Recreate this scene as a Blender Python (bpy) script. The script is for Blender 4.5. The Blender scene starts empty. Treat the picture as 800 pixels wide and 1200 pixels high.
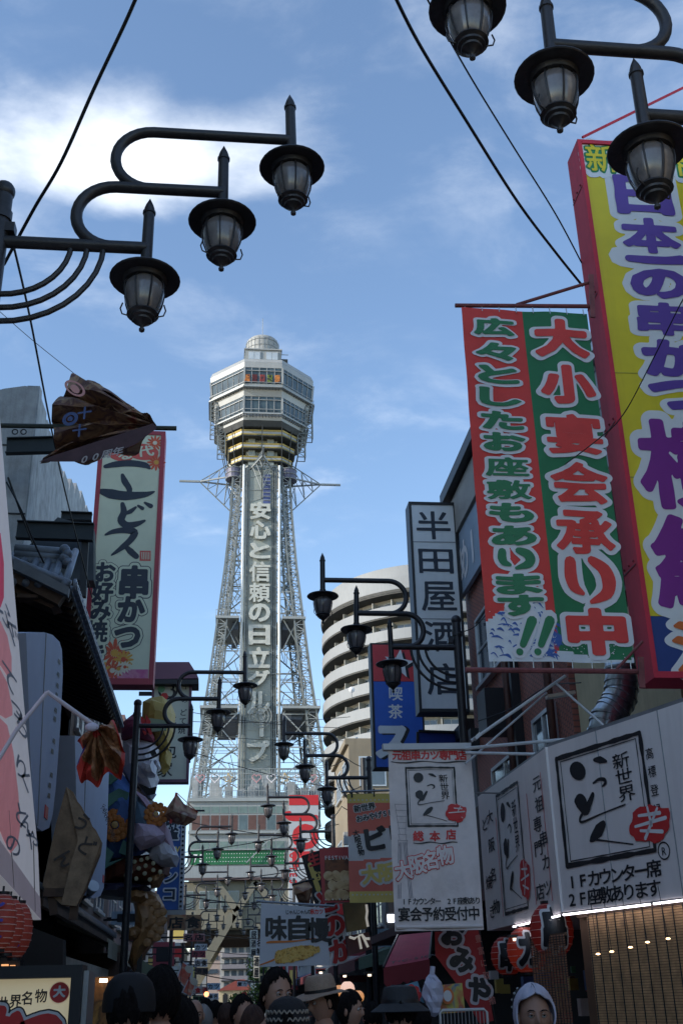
import bpy, math, random
import numpy as np
from mathutils import Vector, Matrix
random.seed(7)
sc = bpy.context.scene
COL = sc.collection
R = math.radians

# ------------------------------------------------------------------ camera
def make_camera():
    p, r, yaw = R(24.115), R(-1.384), R(6.525)
    f = Vector((math.sin(yaw)*math.cos(p), math.cos(yaw)*math.cos(p), math.sin(p)))
    rt = Vector((math.cos(yaw), -math.sin(yaw), 0))
    up = rt.cross(f)
    r2 = rt*math.cos(r)+up*math.sin(r)
    u2 = -rt*math.sin(r)+up*math.cos(r)
    cam = bpy.data.cameras.new('camera')
    o = bpy.data.objects.new('camera', cam)
    COL.objects.link(o)
    m = Matrix((r2, u2, -f)).transposed().to_4x4()
    m.translation = Vector((0, 0, 1.6))
    o.matrix_world = m
    cam.sensor_fit = 'VERTICAL'
    cam.sensor_height = 36
    cam.sensor_width = 24
    cam.lens = 1279.0/1200*36
    cam.clip_start = 0.05
    cam.clip_end = 6000
    sc.camera = o
make_camera()

# ------------------------------------------------------------------ light
SUN_EL = 23.0
SUN_AZ = 253.0            # compass angle from +Y (the street) towards +X
sc.view_settings.view_transform = 'Standard'
sc.view_settings.look = 'None'
sc.view_settings.exposure = 1.27
sc.view_settings.gamma = 1
def make_world():
    w = bpy.data.worlds.new('World')
    sc.world = w
    w.use_nodes = True
    nt = w.node_tree
    N, L = nt.nodes, nt.links
    for n in list(N): N.remove(n)
    out = N.new('ShaderNodeOutputWorld')
    bg = N.new('ShaderNodeBackground')
    bg.inputs['Strength'].default_value = 0.14
    sky = N.new('ShaderNodeTexSky')
    sky.sky_type = 'NISHITA'
    sky.sun_disc = False
    sky.sun_elevation = R(SUN_EL)
    sky.sun_rotation = R(SUN_AZ)
    sky.air_density = 1.0
    sky.dust_density = 0.3
    sky.ozone_density = 3.0
    tc = N.new('ShaderNodeTexCoord')
    sep = N.new('ShaderNodeSeparateXYZ')
    L.new(tc.outputs['Generated'], sep.inputs[0])
    def math_(op, a, b=None, clamp=False):
        n = N.new('ShaderNodeMath'); n.operation = op; n.use_clamp = clamp
        for i, v in enumerate((a, b)):
            if v is None: continue
            if isinstance(v, (int, float)): n.inputs[i].default_value = v
            else: L.new(v, n.inputs[i])
        return n.outputs[0]
    zc = math_('MAXIMUM', sep.outputs['Z'], 0.0)
    zz = math_('ADD', zc, 0.16)
    cx = math_('DIVIDE', sep.outputs['X'], zz)
    cy = math_('DIVIDE', sep.outputs['Y'], zz)
    cmb = N.new('ShaderNodeCombineXYZ')
    L.new(cx, cmb.inputs[0]); L.new(cy, cmb.inputs[1])
    def noise(scale, detail, rough, loc, sx=1, sy=1, dist=0.0):
        mp = N.new('ShaderNodeMapping')
        mp.inputs['Location'].default_value = loc
        mp.inputs['Rotation'].default_value = (0, 0, R(20))
        mp.inputs['Scale'].default_value = (sx, sy, 1)
        L.new(cmb.outputs[0], mp.inputs[0])
        n = N.new('ShaderNodeTexNoise')
        n.inputs['Scale'].default_value = scale
        n.inputs['Detail'].default_value = detail
        n.inputs['Roughness'].default_value = rough
        n.inputs['Distortion'].default_value = dist
        L.new(mp.outputs[0], n.inputs[0])
        return n.outputs[0]
    def ramp(v, a, b):
        m = N.new('ShaderNodeMapRange'); m.interpolation_type = 'SMOOTHSTEP'
        m.inputs['From Min'].default_value = a; m.inputs['From Max'].default_value = b
        L.new(v, m.inputs['Value']); return m.outputs[0]
    # a long bank of cloud lying in the west half of the sky, and thin wisps all over
    bank = N.new('ShaderNodeVectorMath'); bank.operation = 'DISTANCE'
    mpb = N.new('ShaderNodeMapping'); mpb.vector_type = 'POINT'
    mpb.inputs['Scale'].default_value = (0.5, 1.7, 1)
    L.new(cmb.outputs[0], mpb.inputs[0])
    L.new(mpb.outputs[0], bank.inputs[0])
    bank.inputs[1].default_value = (-0.12, 1.52, 0)
    near = math_('SUBTRACT', 1.0, ramp(bank.outputs['Value'], 0.05, 0.27))
    n1 = noise(2.3, 9, 0.56, (3.1, 0.2, 0), 1, 1.4, 0.15)
    n2 = noise(4.2, 8, 0.6, (1.7, 5.2, 0), 1.0, 1.4, 0.3)
    n3 = noise(0.8, 4, 0.5, (8.7, 2.2, 0))
    bankv = math_('ADD', math_('MULTIPLY', near, 0.33), n1)
    c1 = math_('MULTIPLY', ramp(bankv, 0.6, 0.96), 0.95)
    c2 = math_('MULTIPLY', math_('MULTIPLY', ramp(n2, 0.48, 0.85), ramp(n3, 0.47, 0.66)), 0.32)
    cl = math_('MAXIMUM', c1, c2, True)
    mix = N.new('ShaderNodeMix'); mix.data_type = 'RGBA'
    L.new(cl, mix.inputs[0])
    tint = N.new('ShaderNodeMix'); tint.data_type = 'RGBA'; tint.blend_type = 'MULTIPLY'
    tint.inputs[0].default_value = 1.0
    L.new(sky.outputs[0], tint.inputs[6])
    tint.inputs[7].default_value = SKY_TINT
    L.new(tint.outputs[2], mix.inputs[6])
    mix.inputs[7].default_value = (4.6, 4.8, 5.0, 1)
    L.new(mix.outputs[2], bg.inputs['Color'])
    L.new(bg.outputs[0], out.inputs[0])
SKY_TINT = (0.94, 0.89, 0.84, 1)
make_world()
def make_sun():
    l = bpy.data.lights.new('sun', 'SUN')
    l.energy = 2.0
    l.angle = R(0.6)
    l.color = (1.0, 0.93, 0.82)
    o = bpy.data.objects.new('sun', l)
    COL.objects.link(o)
    el, az = R(SUN_EL), R(SUN_AZ)
    d = Vector((math.sin(az)*math.cos(el), math.cos(az)*math.cos(el), math.sin(el)))
    o.rotation_euler = d.to_track_quat('Z', 'Y').to_euler()
    o.location = (0, 0, 60)
make_sun()

# ------------------------------------------------------------------ materials
MC = {}
RICH = [1.0]              # how saturated and pale the printed and painted surfaces are
def rich(c): return tuple(min(.82, 1-(1-v)**RICH[0]) for v in c)
def mat(name, rgb, rough=0.6, metal=0.0, var=0.12, vscale=3.0, bump=0.0, bscale=30.0, emit=None, estr=0.0, alpha=None, grime=0.0, spec=0.5, streak=0.0, trans=0.0, hue=None):
    if name in MC: return MC[name]
    if not emit: rgb = rich(rgb)
    m = bpy.data.materials.new(name); m.use_nodes = True
    nt = m.node_tree; N, L = nt.nodes, nt.links
    b = N['Principled BSDF']
    b.inputs['Roughness'].default_value = rough
    b.inputs['Metallic'].default_value = metal
    b.inputs['Specular IOR Level'].default_value = spec
    if trans: b.inputs['Transmission Weight'].default_value = trans
    tc = N.new('ShaderNodeTexCoord')
    col = (*rgb, 1)
    cur = None
    if var > 0:
        n = N.new('ShaderNodeTexNoise'); n.inputs['Scale'].default_value = vscale
        n.inputs['Detail'].default_value = 6; n.inputs['Roughness'].default_value = 0.65
        L.new(tc.outputs['Object'], n.inputs[0])
        mp = N.new('ShaderNodeMapRange'); mp.inputs['To Min'].default_value = 1-var; mp.inputs['To Max'].default_value = 1+var
        mp.inputs['From Min'].default_value = 0.3; mp.inputs['From Max'].default_value = 0.7
        L.new(n.outputs[0], mp.inputs['Value'])
        mx = N.new('ShaderNodeMix'); mx.data_type = 'RGBA'; mx.blend_type = 'MULTIPLY'; mx.inputs[0].default_value = 1
        mx.inputs[6].default_value = col
        L.new(mp.outputs[0], mx.inputs[7]); cur = mx.outputs[2]
    if grime > 0 or streak > 0:
        n = N.new('ShaderNodeTexNoise'); n.inputs['Detail'].default_value = 8; n.inputs['Roughness'].default_value = 0.7
        mpp = N.new('ShaderNodeMapping')
        mpp.inputs['Scale'].default_value = (5, 5, 0.35) if streak > 0 else (1.3, 1.3, 1.3)
        L.new(tc.outputs['Object'], mpp.inputs[0]); L.new(mpp.outputs[0], n.inputs[0])
        n.inputs['Scale'].default_value = 1.6
        mr = N.new('ShaderNodeMapRange'); mr.inputs['From Min'].default_value = 0.48; mr.inputs['From Max'].default_value = 0.75
        mr.inputs['To Max'].default_value = max(grime, streak)
        L.new(n.outputs[0], mr.inputs['Value'])
        mx = N.new('ShaderNodeMix'); mx.data_type = 'RGBA'
        L.new(mr.outputs[0], mx.inputs[0])
        if cur is not None: L.new(cur, mx.inputs[6])
        else: mx.inputs[6].default_value = col
        mx.inputs[7].default_value = (rgb[0]*0.35+0.012, rgb[1]*0.33+0.01, rgb[2]*0.3+0.008, 1)
        cur = mx.outputs[2]
    if cur is not None: L.new(cur, b.inputs['Base Color'])
    else: b.inputs['Base Color'].default_value = col
    if bump > 0:
        n = N.new('ShaderNodeTexNoise'); n.inputs['Scale'].default_value = bscale; n.inputs['Detail'].default_value = 5
        L.new(tc.outputs['Object'], n.inputs[0])
        bp = N.new('ShaderNodeBump'); bp.inputs['Strength'].default_value = bump; bp.inputs['Distance'].default_value = 0.02
        L.new(n.outputs[0], bp.inputs['Height']); L.new(bp.outputs[0], b.inputs['Normal'])
    if emit:
        b.inputs['Emission Color'].default_value = (*emit, 1); b.inputs['Emission Strength'].default_value = estr
    MC[name] = m
    return m

def brick_mat(name, c1, c2, mortar, sx, rowh, bw, rot=None, rough=0.8, msize=0.02):
    if name in MC: return MC[name]
    m = bpy.data.materials.new(name); m.use_nodes = True
    nt = m.node_tree; N, L = nt.nodes, nt.links
    b = N['Principled BSDF']; b.inputs['Roughness'].default_value = rough
    tc = N.new('ShaderNodeTexCoord'); mp = N.new('ShaderNodeMapping')
    if rot: mp.inputs['Rotation'].default_value = rot
    L.new(tc.outputs['Object'], mp.inputs[0])
    t = N.new('ShaderNodeTexBrick'); L.new(mp.outputs[0], t.inputs[0])
    t.inputs['Color1'].default_value = (*c1, 1); t.inputs['Color2'].default_value = (*c2, 1); t.inputs['Mortar'].default_value = (*mortar, 1)
    t.inputs['Scale'].default_value = sx; t.inputs['Row Height'].default_value = rowh; t.inputs['Brick Width'].default_value = bw
    t.inputs['Mortar Size'].default_value = msize
    n = N.new('ShaderNodeTexNoise'); n.inputs['Scale'].default_value = 1.3; n.inputs['Detail'].default_value = 7; L.new(tc.outputs['Object'], n.inputs[0])
    mr = N.new('ShaderNodeMapRange'); mr.inputs['To Min'].default_value = 0.65; mr.inputs['To Max'].default_value = 1.3; L.new(n.outputs[0], mr.inputs['Value'])
    mx = N.new('ShaderNodeMix'); mx.data_type = 'RGBA'; mx.blend_type = 'MULTIPLY'; mx.inputs[0].default_value = 1
    L.new(t.outputs[0], mx.inputs[6]); L.new(mr.outputs[0], mx.inputs[7]); L.new(mx.outputs[2], b.inputs['Base Color'])
    MC[name] = m
    return m

def print_mat(name, cols, scale=6.0, kind='voronoi', rough=0.6, detail=3):
    """mottled printed picture: a colour ramp over a pattern"""
    if name in MC: return MC[name]
    cols = [rich(c) for c in cols]
    m = bpy.data.materials.new(name); m.use_nodes = True
    nt = m.node_tree; N, L = nt.nodes, nt.links
    b = N['Principled BSDF']; b.inputs['Roughness'].default_value = rough
    tc = N.new('ShaderNodeTexCoord')
    if kind == 'voronoi':
        t = N.new('ShaderNodeTexVoronoi'); t.feature = 'F1'
    else:
        t = N.new('ShaderNodeTexNoise'); t.inputs['Detail'].default_value = detail; t.inputs['Distortion'].default_value = 0.6
    t.inputs['Scale'].default_value = scale
    L.new(tc.outputs['Object'], t.inputs[0])
    r = N.new('ShaderNodeValToRGB')
    while len(r.color_ramp.elements) < len(cols): r.color_ramp.elements.new(0.5)
    lo, hi = (0.0, 0.75) if kind == 'voronoi' else (0.3, 0.7)
    for i, c in enumerate(cols):
        e = r.color_ramp.elements[i]; e.position = lo+(hi-lo)*i/(len(cols)-1); e.color = (*c, 1)
    L.new(t.outputs[0], r.inputs[0]); L.new(r.outputs[0], b.inputs['Base Color'])
    MC[name] = m
    return m

# ------------------------------------------------------------------ mesh building
class MB:
    def __init__(s): s.v = []; s.f = []
    def add(s, vs, fs):
        k = len(s.v); s.v += [tuple(v) for v in vs]; s.f += [tuple(i+k for i in f) for f in fs]; return s
    def box(s, x0, x1, y0, y1, z0, z1):
        x0, x1 = min(x0, x1), max(x0, x1); y0, y1 = min(y0, y1), max(y0, y1); z0, z1 = min(z0, z1), max(z0, z1)
        return s.add([(x0,y0,z0),(x1,y0,z0),(x1,y1,z0),(x0,y1,z0),(x0,y0,z1),(x1,y0,z1),(x1,y1,z1),(x0,y1,z1)],
                     [(0,3,2,1),(4,5,6,7),(0,1,5,4),(1,2,6,5),(2,3,7,6),(3,0,4,7)])
    def beam(s, a, b, w, h=None, up=(0,0,1)):
        h = h or w
        a, b = Vector(a), Vector(b); d = (b-a).normalized(); up = Vector(up)
        if abs(d.dot(up)) > 0.98: up = Vector((0,1,0))
        x = d.cross(up).normalized(); y = x.cross(d).normalized()
        vs = [p + x*(sx*w/2) + y*(sy*h/2) for p in (a, b) for sx, sy in ((-1,-1),(1,-1),(1,1),(-1,1))]
        return s.add(vs, [(0,3,2,1),(4,5,6,7),(0,1,5,4),(1,2,6,5),(2,3,7,6),(3,0,4,7)])
    def tube(s, pts, r, n=8, cap=True):
        pts = [Vector(p) for p in pts]
        rs = r if isinstance(r, (list, tuple)) else [r]*len(pts)
        prev = None; rings = []
        for i, p in enumerate(pts):
            d = (pts[min(i+1, len(pts)-1)] - pts[max(i-1, 0)]).normalized()
            if prev is None:
                a = Vector((0,0,1)) if abs(d.z) < 0.9 else Vector((0,1,0))
                x = d.cross(a).normalized()
            else:
                x = (prev - d*prev.dot(d)).normalized()
            prev = x; y = d.cross(x)
            rings.append([p + (x*math.cos(t)+y*math.sin(t))*rs[i] for t in [2*math.pi*k/n for k in range(n)]])
        vs = [v for rg in rings for v in rg]; fs = []
        for i in range(len(rings)-1):
            for k in range(n):
                a = i*n+k; b = i*n+(k+1) % n
                fs.append((a, b, b+n, a+n))
        if cap: fs += [tuple(reversed(range(n))), tuple(range((len(rings)-1)*n, len(rings)*n))]
        return s.add(vs, fs)
    def lathe(s, prof, c=(0,0,0), n=16, axis='z', a0=0.0, a1=2*math.pi):
        full = abs(a1-a0-2*math.pi) < 1e-6; m = n if full else n+1
        vs = []
        for r, z in prof:
            for k in range(m):
                t = a0+(a1-a0)*k/n
                p = (r*math.cos(t), r*math.sin(t), z)
                if axis == 'y': p = (p[0], p[2], p[1])
                if axis == 'x': p = (p[2], p[0], p[1])
                vs.append((c[0]+p[0], c[1]+p[1], c[2]+p[2]))
        fs = []
        for i in range(len(prof)-1):
            for k in range(n):
                a = i*m+k; b = i*m+((k+1) % m)
                fs.append((a, b, b+m, a+m) if axis != 'y' else (a, a+m, b+m, b))
        return s.add(vs, fs)
    def prism(s, poly, y0, y1, ax='y'):
        """closed outline extruded; ax y: outline (x,z); ax x: outline (y,z); ax z: outline (x,y)"""
        n = len(poly)
        def P(a, b, c): return {'y': (a, c, b), 'x': (c, a, b), 'z': (a, b, c)}[ax]
        vs = [P(a, b, y0) for a, b in poly] + [P(a, b, y1) for a, b in poly]
        fs = [tuple(range(n)), tuple(reversed(range(n, 2*n)))]
        for i in range(n): fs.append((i, i+n, (i+1) % n+n, (i+1) % n))
        return s.add(vs, fs)
    def ball(s, c, r, n=12, m=8, sc_=(1,1,1)):
        vs = []; fs = []
        for i in range(m+1):
            th = math.pi*i/m
            for k in range(n):
                t = 2*math.pi*k/n
                vs.append((c[0]+r*sc_[0]*math.sin(th)*math.cos(t), c[1]+r*sc_[1]*math.sin(th)*math.sin(t), c[2]+r*sc_[2]*math.cos(th)))
        for i in range(m):
            for k in range(n):
                a = i*n+k; b = i*n+(k+1) % n
                fs.append((a, a+n, b+n, b))
        return s.add(vs, fs)
    def mesh(s, name, m, origin=(0,0,0), smooth=False, fix=True):
        me = bpy.data.meshes.new(name)
        ox, oy, oz = origin
        me.from_pydata([(x-ox, y-oy, z-oz) for x, y, z in s.v], [], s.f)
        if fix:
            import bmesh
            bm = bmesh.new(); bm.from_mesh(me); bmesh.ops.recalc_face_normals(bm, faces=bm.faces); bm.to_mesh(me); bm.free()
        if isinstance(m, (list, tuple)):
            for k in m: me.materials.append(k)
        elif m: me.materials.append(m)
        if smooth:
            me.shade_smooth()
            if smooth == 'auto':
                try: me.set_sharp_from_angle(angle=R(35))
                except Exception: pass
        me.update()
        return me
    def build(s, name, m, parent=None, smooth=False, kind=None, label=None, fix=True):
        o = None
        org = (0,0,0)
        if parent is not None:
            r = parent
            while r.parent: r = r.parent
            org = tuple(r.location)
        o = bpy.data.objects.new(name, s.mesh(name, m, org, smooth, fix))
        COL.objects.link(o); o.parent = parent
        if kind: o['kind'] = kind
        if label: o['label'] = label
        return o

def thing(name, label, cat, loc=(0,0,0), group=None):
    o = bpy.data.objects.new(name, None); COL.objects.link(o)
    o.location = loc; o.empty_display_size = 0.2
    o['label'] = label; o['category'] = cat
    if group: o['group'] = group
    return o
def tag(o, label, cat, group=None):
    o['label'] = label; o['category'] = cat
    if group: o['group'] = group
    return o
def structure(mb, name, m, **k):
    o = mb.build(name, m, None, **k); o['kind'] = 'structure'; return o
def copy_tree(o, loc=None, parent=None, label=None):
    c = o.copy(); COL.objects.link(c); c.parent = parent
    if loc is not None: c.location = loc
    if label: c['label'] = label
    for ch in list(o.children): copy_tree(ch, None, c)
    return c
def share(src, name, parent, loc=(0,0,0), rot=None, scale=None, m=None, label=None):
    """a piece that shares its mesh with others of its kind; loc in world metres"""
    r = parent
    while r.parent: r = r.parent
    o = bpy.data.objects.new(name, src); COL.objects.link(o); o.parent = parent
    o.location = Vector(loc)-Vector(r.location)
    if rot: o.rotation_euler = rot
    if scale: o.scale = scale
    if label: o['label'] = label
    return o

# ------------------------------------------------------------------ lettering
class Frame:
    """a flat face: o top-left corner, u to the reader's right, v down, n towards the reader"""
    def __init__(s, o, u, v):
        s.o = Vector(o); s.u = Vector(u).normalized(); s.v = Vector(v).normalized(); s.n = s.v.cross(s.u).normalized()
    def p(s, a, b, d=0.0): return s.o + s.u*a + s.v*b + s.n*d
_G = {}
def glyph_sdf(ch, N):
    if (ch, N) in _G: return _G[(ch, N)]
    c = bpy.data.curves.new('letter', 'FONT'); c.body = ch; c.size = 1; c.resolution_u = 3
    o = bpy.data.objects.new('letter', c); COL.objects.link(o)
    dg = bpy.context.evaluated_depsgraph_get(); dg.update()
    me = bpy.data.meshes.new_from_object(o.evaluated_get(dg))
    V = np.array([v.co[:2] for v in me.vertices], float)
    cnt = {}
    for p in me.polygons:
        vs = list(p.vertices)
        for i in range(len(vs)):
            e = (vs[i], vs[(i+1) % len(vs)]); k = (min(e), max(e)); cnt[k] = cnt.get(k, 0)+1
    E = np.array([k for k, n in cnt.items() if n == 1])
    tris = []
    for p in me.polygons:
        w_ = list(p.vertices)
        for i in range(1, len(w_)-1): tris.append([w_[0], w_[i], w_[i+1]])
    bpy.data.objects.remove(o); bpy.data.curves.remove(c); bpy.data.meshes.remove(me)
    if len(E) == 0: _G[(ch, N)] = None; return None
    lo, hi = V.min(0), V.max(0)
    if ord(ch) < 0x250 or hi[0]-lo[0] > 1.02:
        V = V - [(lo[0]+hi[0])/2-0.5, 0.12] + [0, 0.24]
    else:
        V = V + [0, 0.12]
    pad = 0.2
    g = np.linspace(-pad, 1+pad, N+1)
    S2 = np.full((N+1, N+1), 0.0484); IN = np.zeros((N+1, N+1), bool); st = g[1]-g[0]
    def win(lo_, hi_):
        i0 = max(0, int((lo_+pad)/st)); i1 = min(N+1, int((hi_+pad)/st)+2); return i0, i1
    for a, b in E:
        A, B = V[a], V[b]; D = B-A; L2 = max(D@D, 1e-12)
        i0, i1 = win(min(A[0], B[0])-.2, max(A[0], B[0])+.2); j0, j1 = win(min(A[1], B[1])-.2, max(A[1], B[1])+.2)
        wx = g[i0:i1, None]-A[0]; wy = g[None, j0:j1]-A[1]
        t = np.clip((wx*D[0]+wy*D[1])/L2, 0, 1)
        q = (wx-t*D[0])**2+(wy-t*D[1])**2
        np.minimum(S2[i0:i1, j0:j1], q, out=S2[i0:i1, j0:j1])
    for T in tris:
        P3 = V[T]; i0, i1 = win(P3[:, 0].min(), P3[:, 0].max()); j0, j1 = win(P3[:, 1].min(), P3[:, 1].max())
        if i1 <= i0 or j1 <= j0: continue
        x = g[i0:i1, None]; y = g[None, j0:j1]; sg = []
        for k in range(3):
            A, B = P3[k], P3[(k+1) % 3]; sg.append((B[0]-A[0])*(y-A[1])-(B[1]-A[1])*(x-A[0]))
        IN[i0:i1, j0:j1] |= ((sg[0] >= 0) & (sg[1] >= 0) & (sg[2] >= 0)) | ((sg[0] <= 0) & (sg[1] <= 0) & (sg[2] <= 0))
    S = np.sqrt(S2); S[IN] *= -1
    S = S.reshape(N+1, N+1)
    bb = (V.min(0), V.max(0))
    _G[(ch, N)] = (g, S, bb)
    return _G[(ch, N)]
_GM = {}
def glyph_poly(ch, w, N=56, fit=False, warp=0.0):
    key = (ch, w, N, fit, warp)
    if key in _GM: return _GM[key]
    N = 40 if N < 42 else 60 if N < 66 else 84
    r = glyph_sdf(ch, N)
    if r is None: _GM[key] = ([], [], []); return _GM[key]
    g, S, bb = r
    F = S-w
    if warp:
        X, Y = np.meshgrid(g, g, indexing='ij')
        F = F + warp*(np.sin(X*9.0+Y*5.0+ord(ch[0]) % 7)*0.5+np.sin(Y*13-X*4+ord(ch[0]) % 5)*0.4)
    ins = F < 0
    vid = {}; vs = []; fs = []
    def corner(i, j):
        k = ('c', i, j)
        if k not in vid: vid[k] = len(vs); vs.append((g[i], g[j]))
        return vid[k]
    def edge(i, j, a, b):
        k = ('e', i, j, a, b) if (i, j) < (a, b) else ('e', a, b, i, j)
        if k not in vid:
            f0, f1 = F[i, j], F[a, b]; t = f0/(f0-f1)
            vid[k] = len(vs); vs.append((g[i]+(g[a]-g[i])*t, g[j]+(g[b]-g[j])*t))
        return vid[k]
    cs = ins[:-1, :-1].astype(int)+ins[1:, :-1]+ins[1:, 1:]+ins[:-1, 1:]
    for j in range(N):
        i = 0
        while i < N:
            c = cs[i, j]
            if c == 0: i += 1; continue
            if c == 4:
                k = i
                while k < N and k < i+5 and cs[k, j] == 4: k += 1
                fs.append((corner(i, j), corner(k, j), corner(k, j+1), corner(i, j+1))); i = k; continue
            q = [(i, j), (i+1, j), (i+1, j+1), (i, j+1)]
            poly = []
            for a in range(4):
                p0, p1 = q[a], q[(a+1) % 4]
                if ins[p0]: poly.append(corner(*p0))
                if ins[p0] != ins[p1]: poly.append(edge(*p0, *p1))
            if len(poly) > 2: fs.append(tuple(poly))
            i += 1
    # outline edges, for raised letters
    ev = [k for k in vid if k[0] == 'e']
    V = np.array(vs)
    if fit:
        lo, hi = bb[0]-w, bb[1]+w
        V = (V-lo)/(hi-lo)
    _GM[key] = ([tuple(v) for v in V], fs, ev)
    return _GM[key]
def put_glyph(mb, fr, ch, cx, cy, w, h, wt=0.02, d=0.004, N=56, fit=False, warp=0.0, rot=0.0, thick=0.0):
    vs, fs, _ = glyph_poly(ch, wt, N, fit, warp)
    if not vs: return
    out = []; cr, sr = math.cos(rot), math.sin(rot)
    for x, y in vs:
        a, b = (x-0.5)*w, (0.5-y)*h
        a, b = a*cr-b*sr, a*sr+b*cr
        out.append(fr.p(cx+a, cy+b, d))
    if thick:
        n = len(out); back = [p-fr.n*thick for p in out]
        cnt = {}
        for f in fs:
            for i in range(len(f)):
                a, b = f[i], f[(i+1) % len(f)]
                cnt.setdefault((min(a, b), max(a, b)), []).append((a, b))
        fs2 = list(fs)+[(a, b, b+n, a+n) for k, l in cnt.items() if len(l) == 1 for a, b in l]
        mb.add(out+back, fs2)
    else: mb.add(out, fs)
def column(mb, fr, text, cx, y0, dy, w, h, **k):
    for i, ch in enumerate(text):
        if ch not in ' \u3000': put_glyph(mb, fr, ch, cx, y0+i*dy, w, h, **k)
def row(mb, fr, text, x0, cy, dx, w, h, **k):
    for i, ch in enumerate(text):
        if ch not in ' \u3000': put_glyph(mb, fr, ch, x0+i*dx, cy, w, h, **k)
def rect(mb, fr, a0, b0, a1, b1, d=0.002):
    mb.add([fr.p(a0, b0, d), fr.p(a1, b0, d), fr.p(a1, b1, d), fr.p(a0, b1, d)], [(0, 3, 2, 1)]); return mb
def poly2(mb, fr, pts, d=0.004):
    mb.add([fr.p(a, b, d) for a, b in pts], [tuple(range(len(pts)))]); return mb
def disc(mb, fr, cx, cy, rx, ry=None, d=0.004, n=20, rot=0.0, ring=None):
    ry = ry or rx
    P = []
    for k in range(n):
        t = 2*math.pi*k/n; a, b = rx*math.cos(t), ry*math.sin(t)
        P.append((cx+a*math.cos(rot)-b*math.sin(rot), cy+a*math.sin(rot)+b*math.cos(rot)))
    if ring:
        Q = [(cx+(a-cx)*ring, cy+(b-cy)*ring) for a, b in P]
        mb.add([fr.p(a, b, d) for a, b in P+Q], [(k, (k+1) % n, (k+1) % n+n, k+n) for k in range(n)])
    else: poly2(mb, fr, P, d)
    return mb
def stroke(mb, fr, pts, ws, d=0.004):
    """brush stroke: ribbon through pts with half widths ws"""
    if len(pts) > 2:                       # smooth the hand-drawn path
        Q, W = [], []
        for i in range(len(pts)-1):
            a, b = pts[i], pts[i+1]; z, c = pts[max(i-1, 0)], pts[min(i+2, len(pts)-1)]
            for k in range(4):
                t = k/4
                Q.append(tuple(.5*(2*a[j]+(b[j]-z[j])*t+(2*z[j]-5*a[j]+4*b[j]-c[j])*t*t+(3*a[j]-z[j]-3*b[j]+c[j])*t**3) for j in (0, 1)))
                W.append(ws[i]+(ws[i+1]-ws[i])*t)
        pts = Q+[pts[-1]]; ws = W+[ws[-1]]
    n = len(pts); L_, R_ = [], []
    for i, (a, b) in enumerate(pts):
        p, q = pts[max(i-1, 0)], pts[min(i+1, n-1)]
        dx, dy = q[0]-p[0], q[1]-p[1]; l = math.hypot(dx, dy) or 1
        nx, ny = -dy/l*ws[i], dx/l*ws[i]
        L_.append((a+nx, b+ny)); R_.append((a-nx, b-ny))
    fs = [(i, i+1, i+1+n, i+n) for i in range(n-1)]; extra = []
    for e, q, sg in ((0, 1, -1), (n-1, n-2, 1)):      # rounded ends
        dx, dy = (pts[e][0]-pts[q][0]), (pts[e][1]-pts[q][1]); l = math.hypot(dx, dy) or 1; dx /= l; dy /= l
        k0 = 2*n+len(extra)
        for a in (-45, 0, 45): extra.append((pts[e][0]+ws[e]*(dx*math.cos(R(a))-dy*math.sin(R(a))), pts[e][1]+ws[e]*(dy*math.cos(R(a))+dx*math.sin(R(a)))))
        A_, B_ = (e, e+n) if sg > 0 else (e+n, e)
        fs.append((B_, k0, k0+1, k0+2, A_))
    mb.add([fr.p(a, b, d) for a, b in L_+R_+extra], fs); return mb
def arc(cx, cy, rx, ry, a0, a1, n=8):
    return [(cx+rx*math.cos(R(a0+(a1-a0)*k/n)), cy+ry*math.sin(R(a0+(a1-a0)*k/n))) for k in range(n+1)]

# common materials
M_iron = mat('lamp_iron', (0.035, 0.033, 0.036), 0.42, 0.25, 0.25, 12, 0.12, 60)
M_black = mat('black_ink', (0.012, 0.013, 0.016), 0.5, 0, 0)
M_navyink = mat('blue_black_ink', (0.02, 0.028, 0.045), 0.5, 0, 0.1, 8)
M_whitep = mat('white_print', (0.78, 0.76, 0.75), 0.5, 0, 0.05, 6)
M_redp = mat('red_print', (0.62, 0.03, 0.03), 0.5, 0, 0.08, 6)
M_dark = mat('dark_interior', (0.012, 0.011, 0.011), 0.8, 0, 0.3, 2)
M_steel = mat('grey_steel', (0.3, 0.31, 0.32), 0.45, 0.6, 0.15, 6)
M_glass = mat('window_glass', (0.06, 0.08, 0.1), 0.08, 0.0, 0.35, 0.6, spec=0.9)
M_cable = mat('cable_rubber', (0.012, 0.013, 0.016), 0.6, 0, 0)

# ================================================================== SETTING
structure(MB().add([(-700,-300,-0.01),(700,-300,-0.01),(700,3000,-0.01),(-700,3000,-0.01)], [(0,1,2,3)]), 'ground', mat('ground_grey', (0.12,0.12,0.115), 0.9, 0, 0.2, 0.2))
structure(MB().add([(-1.35,-30,0),(3.4,-30,0),(3.4,136,0),(-1.35,136,0)], [(0,1,2,3)]), 'road', brick_mat('road_paving', (0.13,0.12,0.115), (0.16,0.15,0.14), (0.07,0.07,0.07), 1.0, 0.12, 0.24, rough=0.85))
for x0, x1 in ((-2.45, -1.35), (3.4, 4.7)):
    structure(MB().box(x0, x1, -30, 136, -0.005, 0.12), 'pavement', brick_mat('pavement_paving', (0.2,0.18,0.17), (0.24,0.22,0.2), (0.1,0.1,0.1), 1.0, 0.3, 0.3, rough=0.85))

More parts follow.
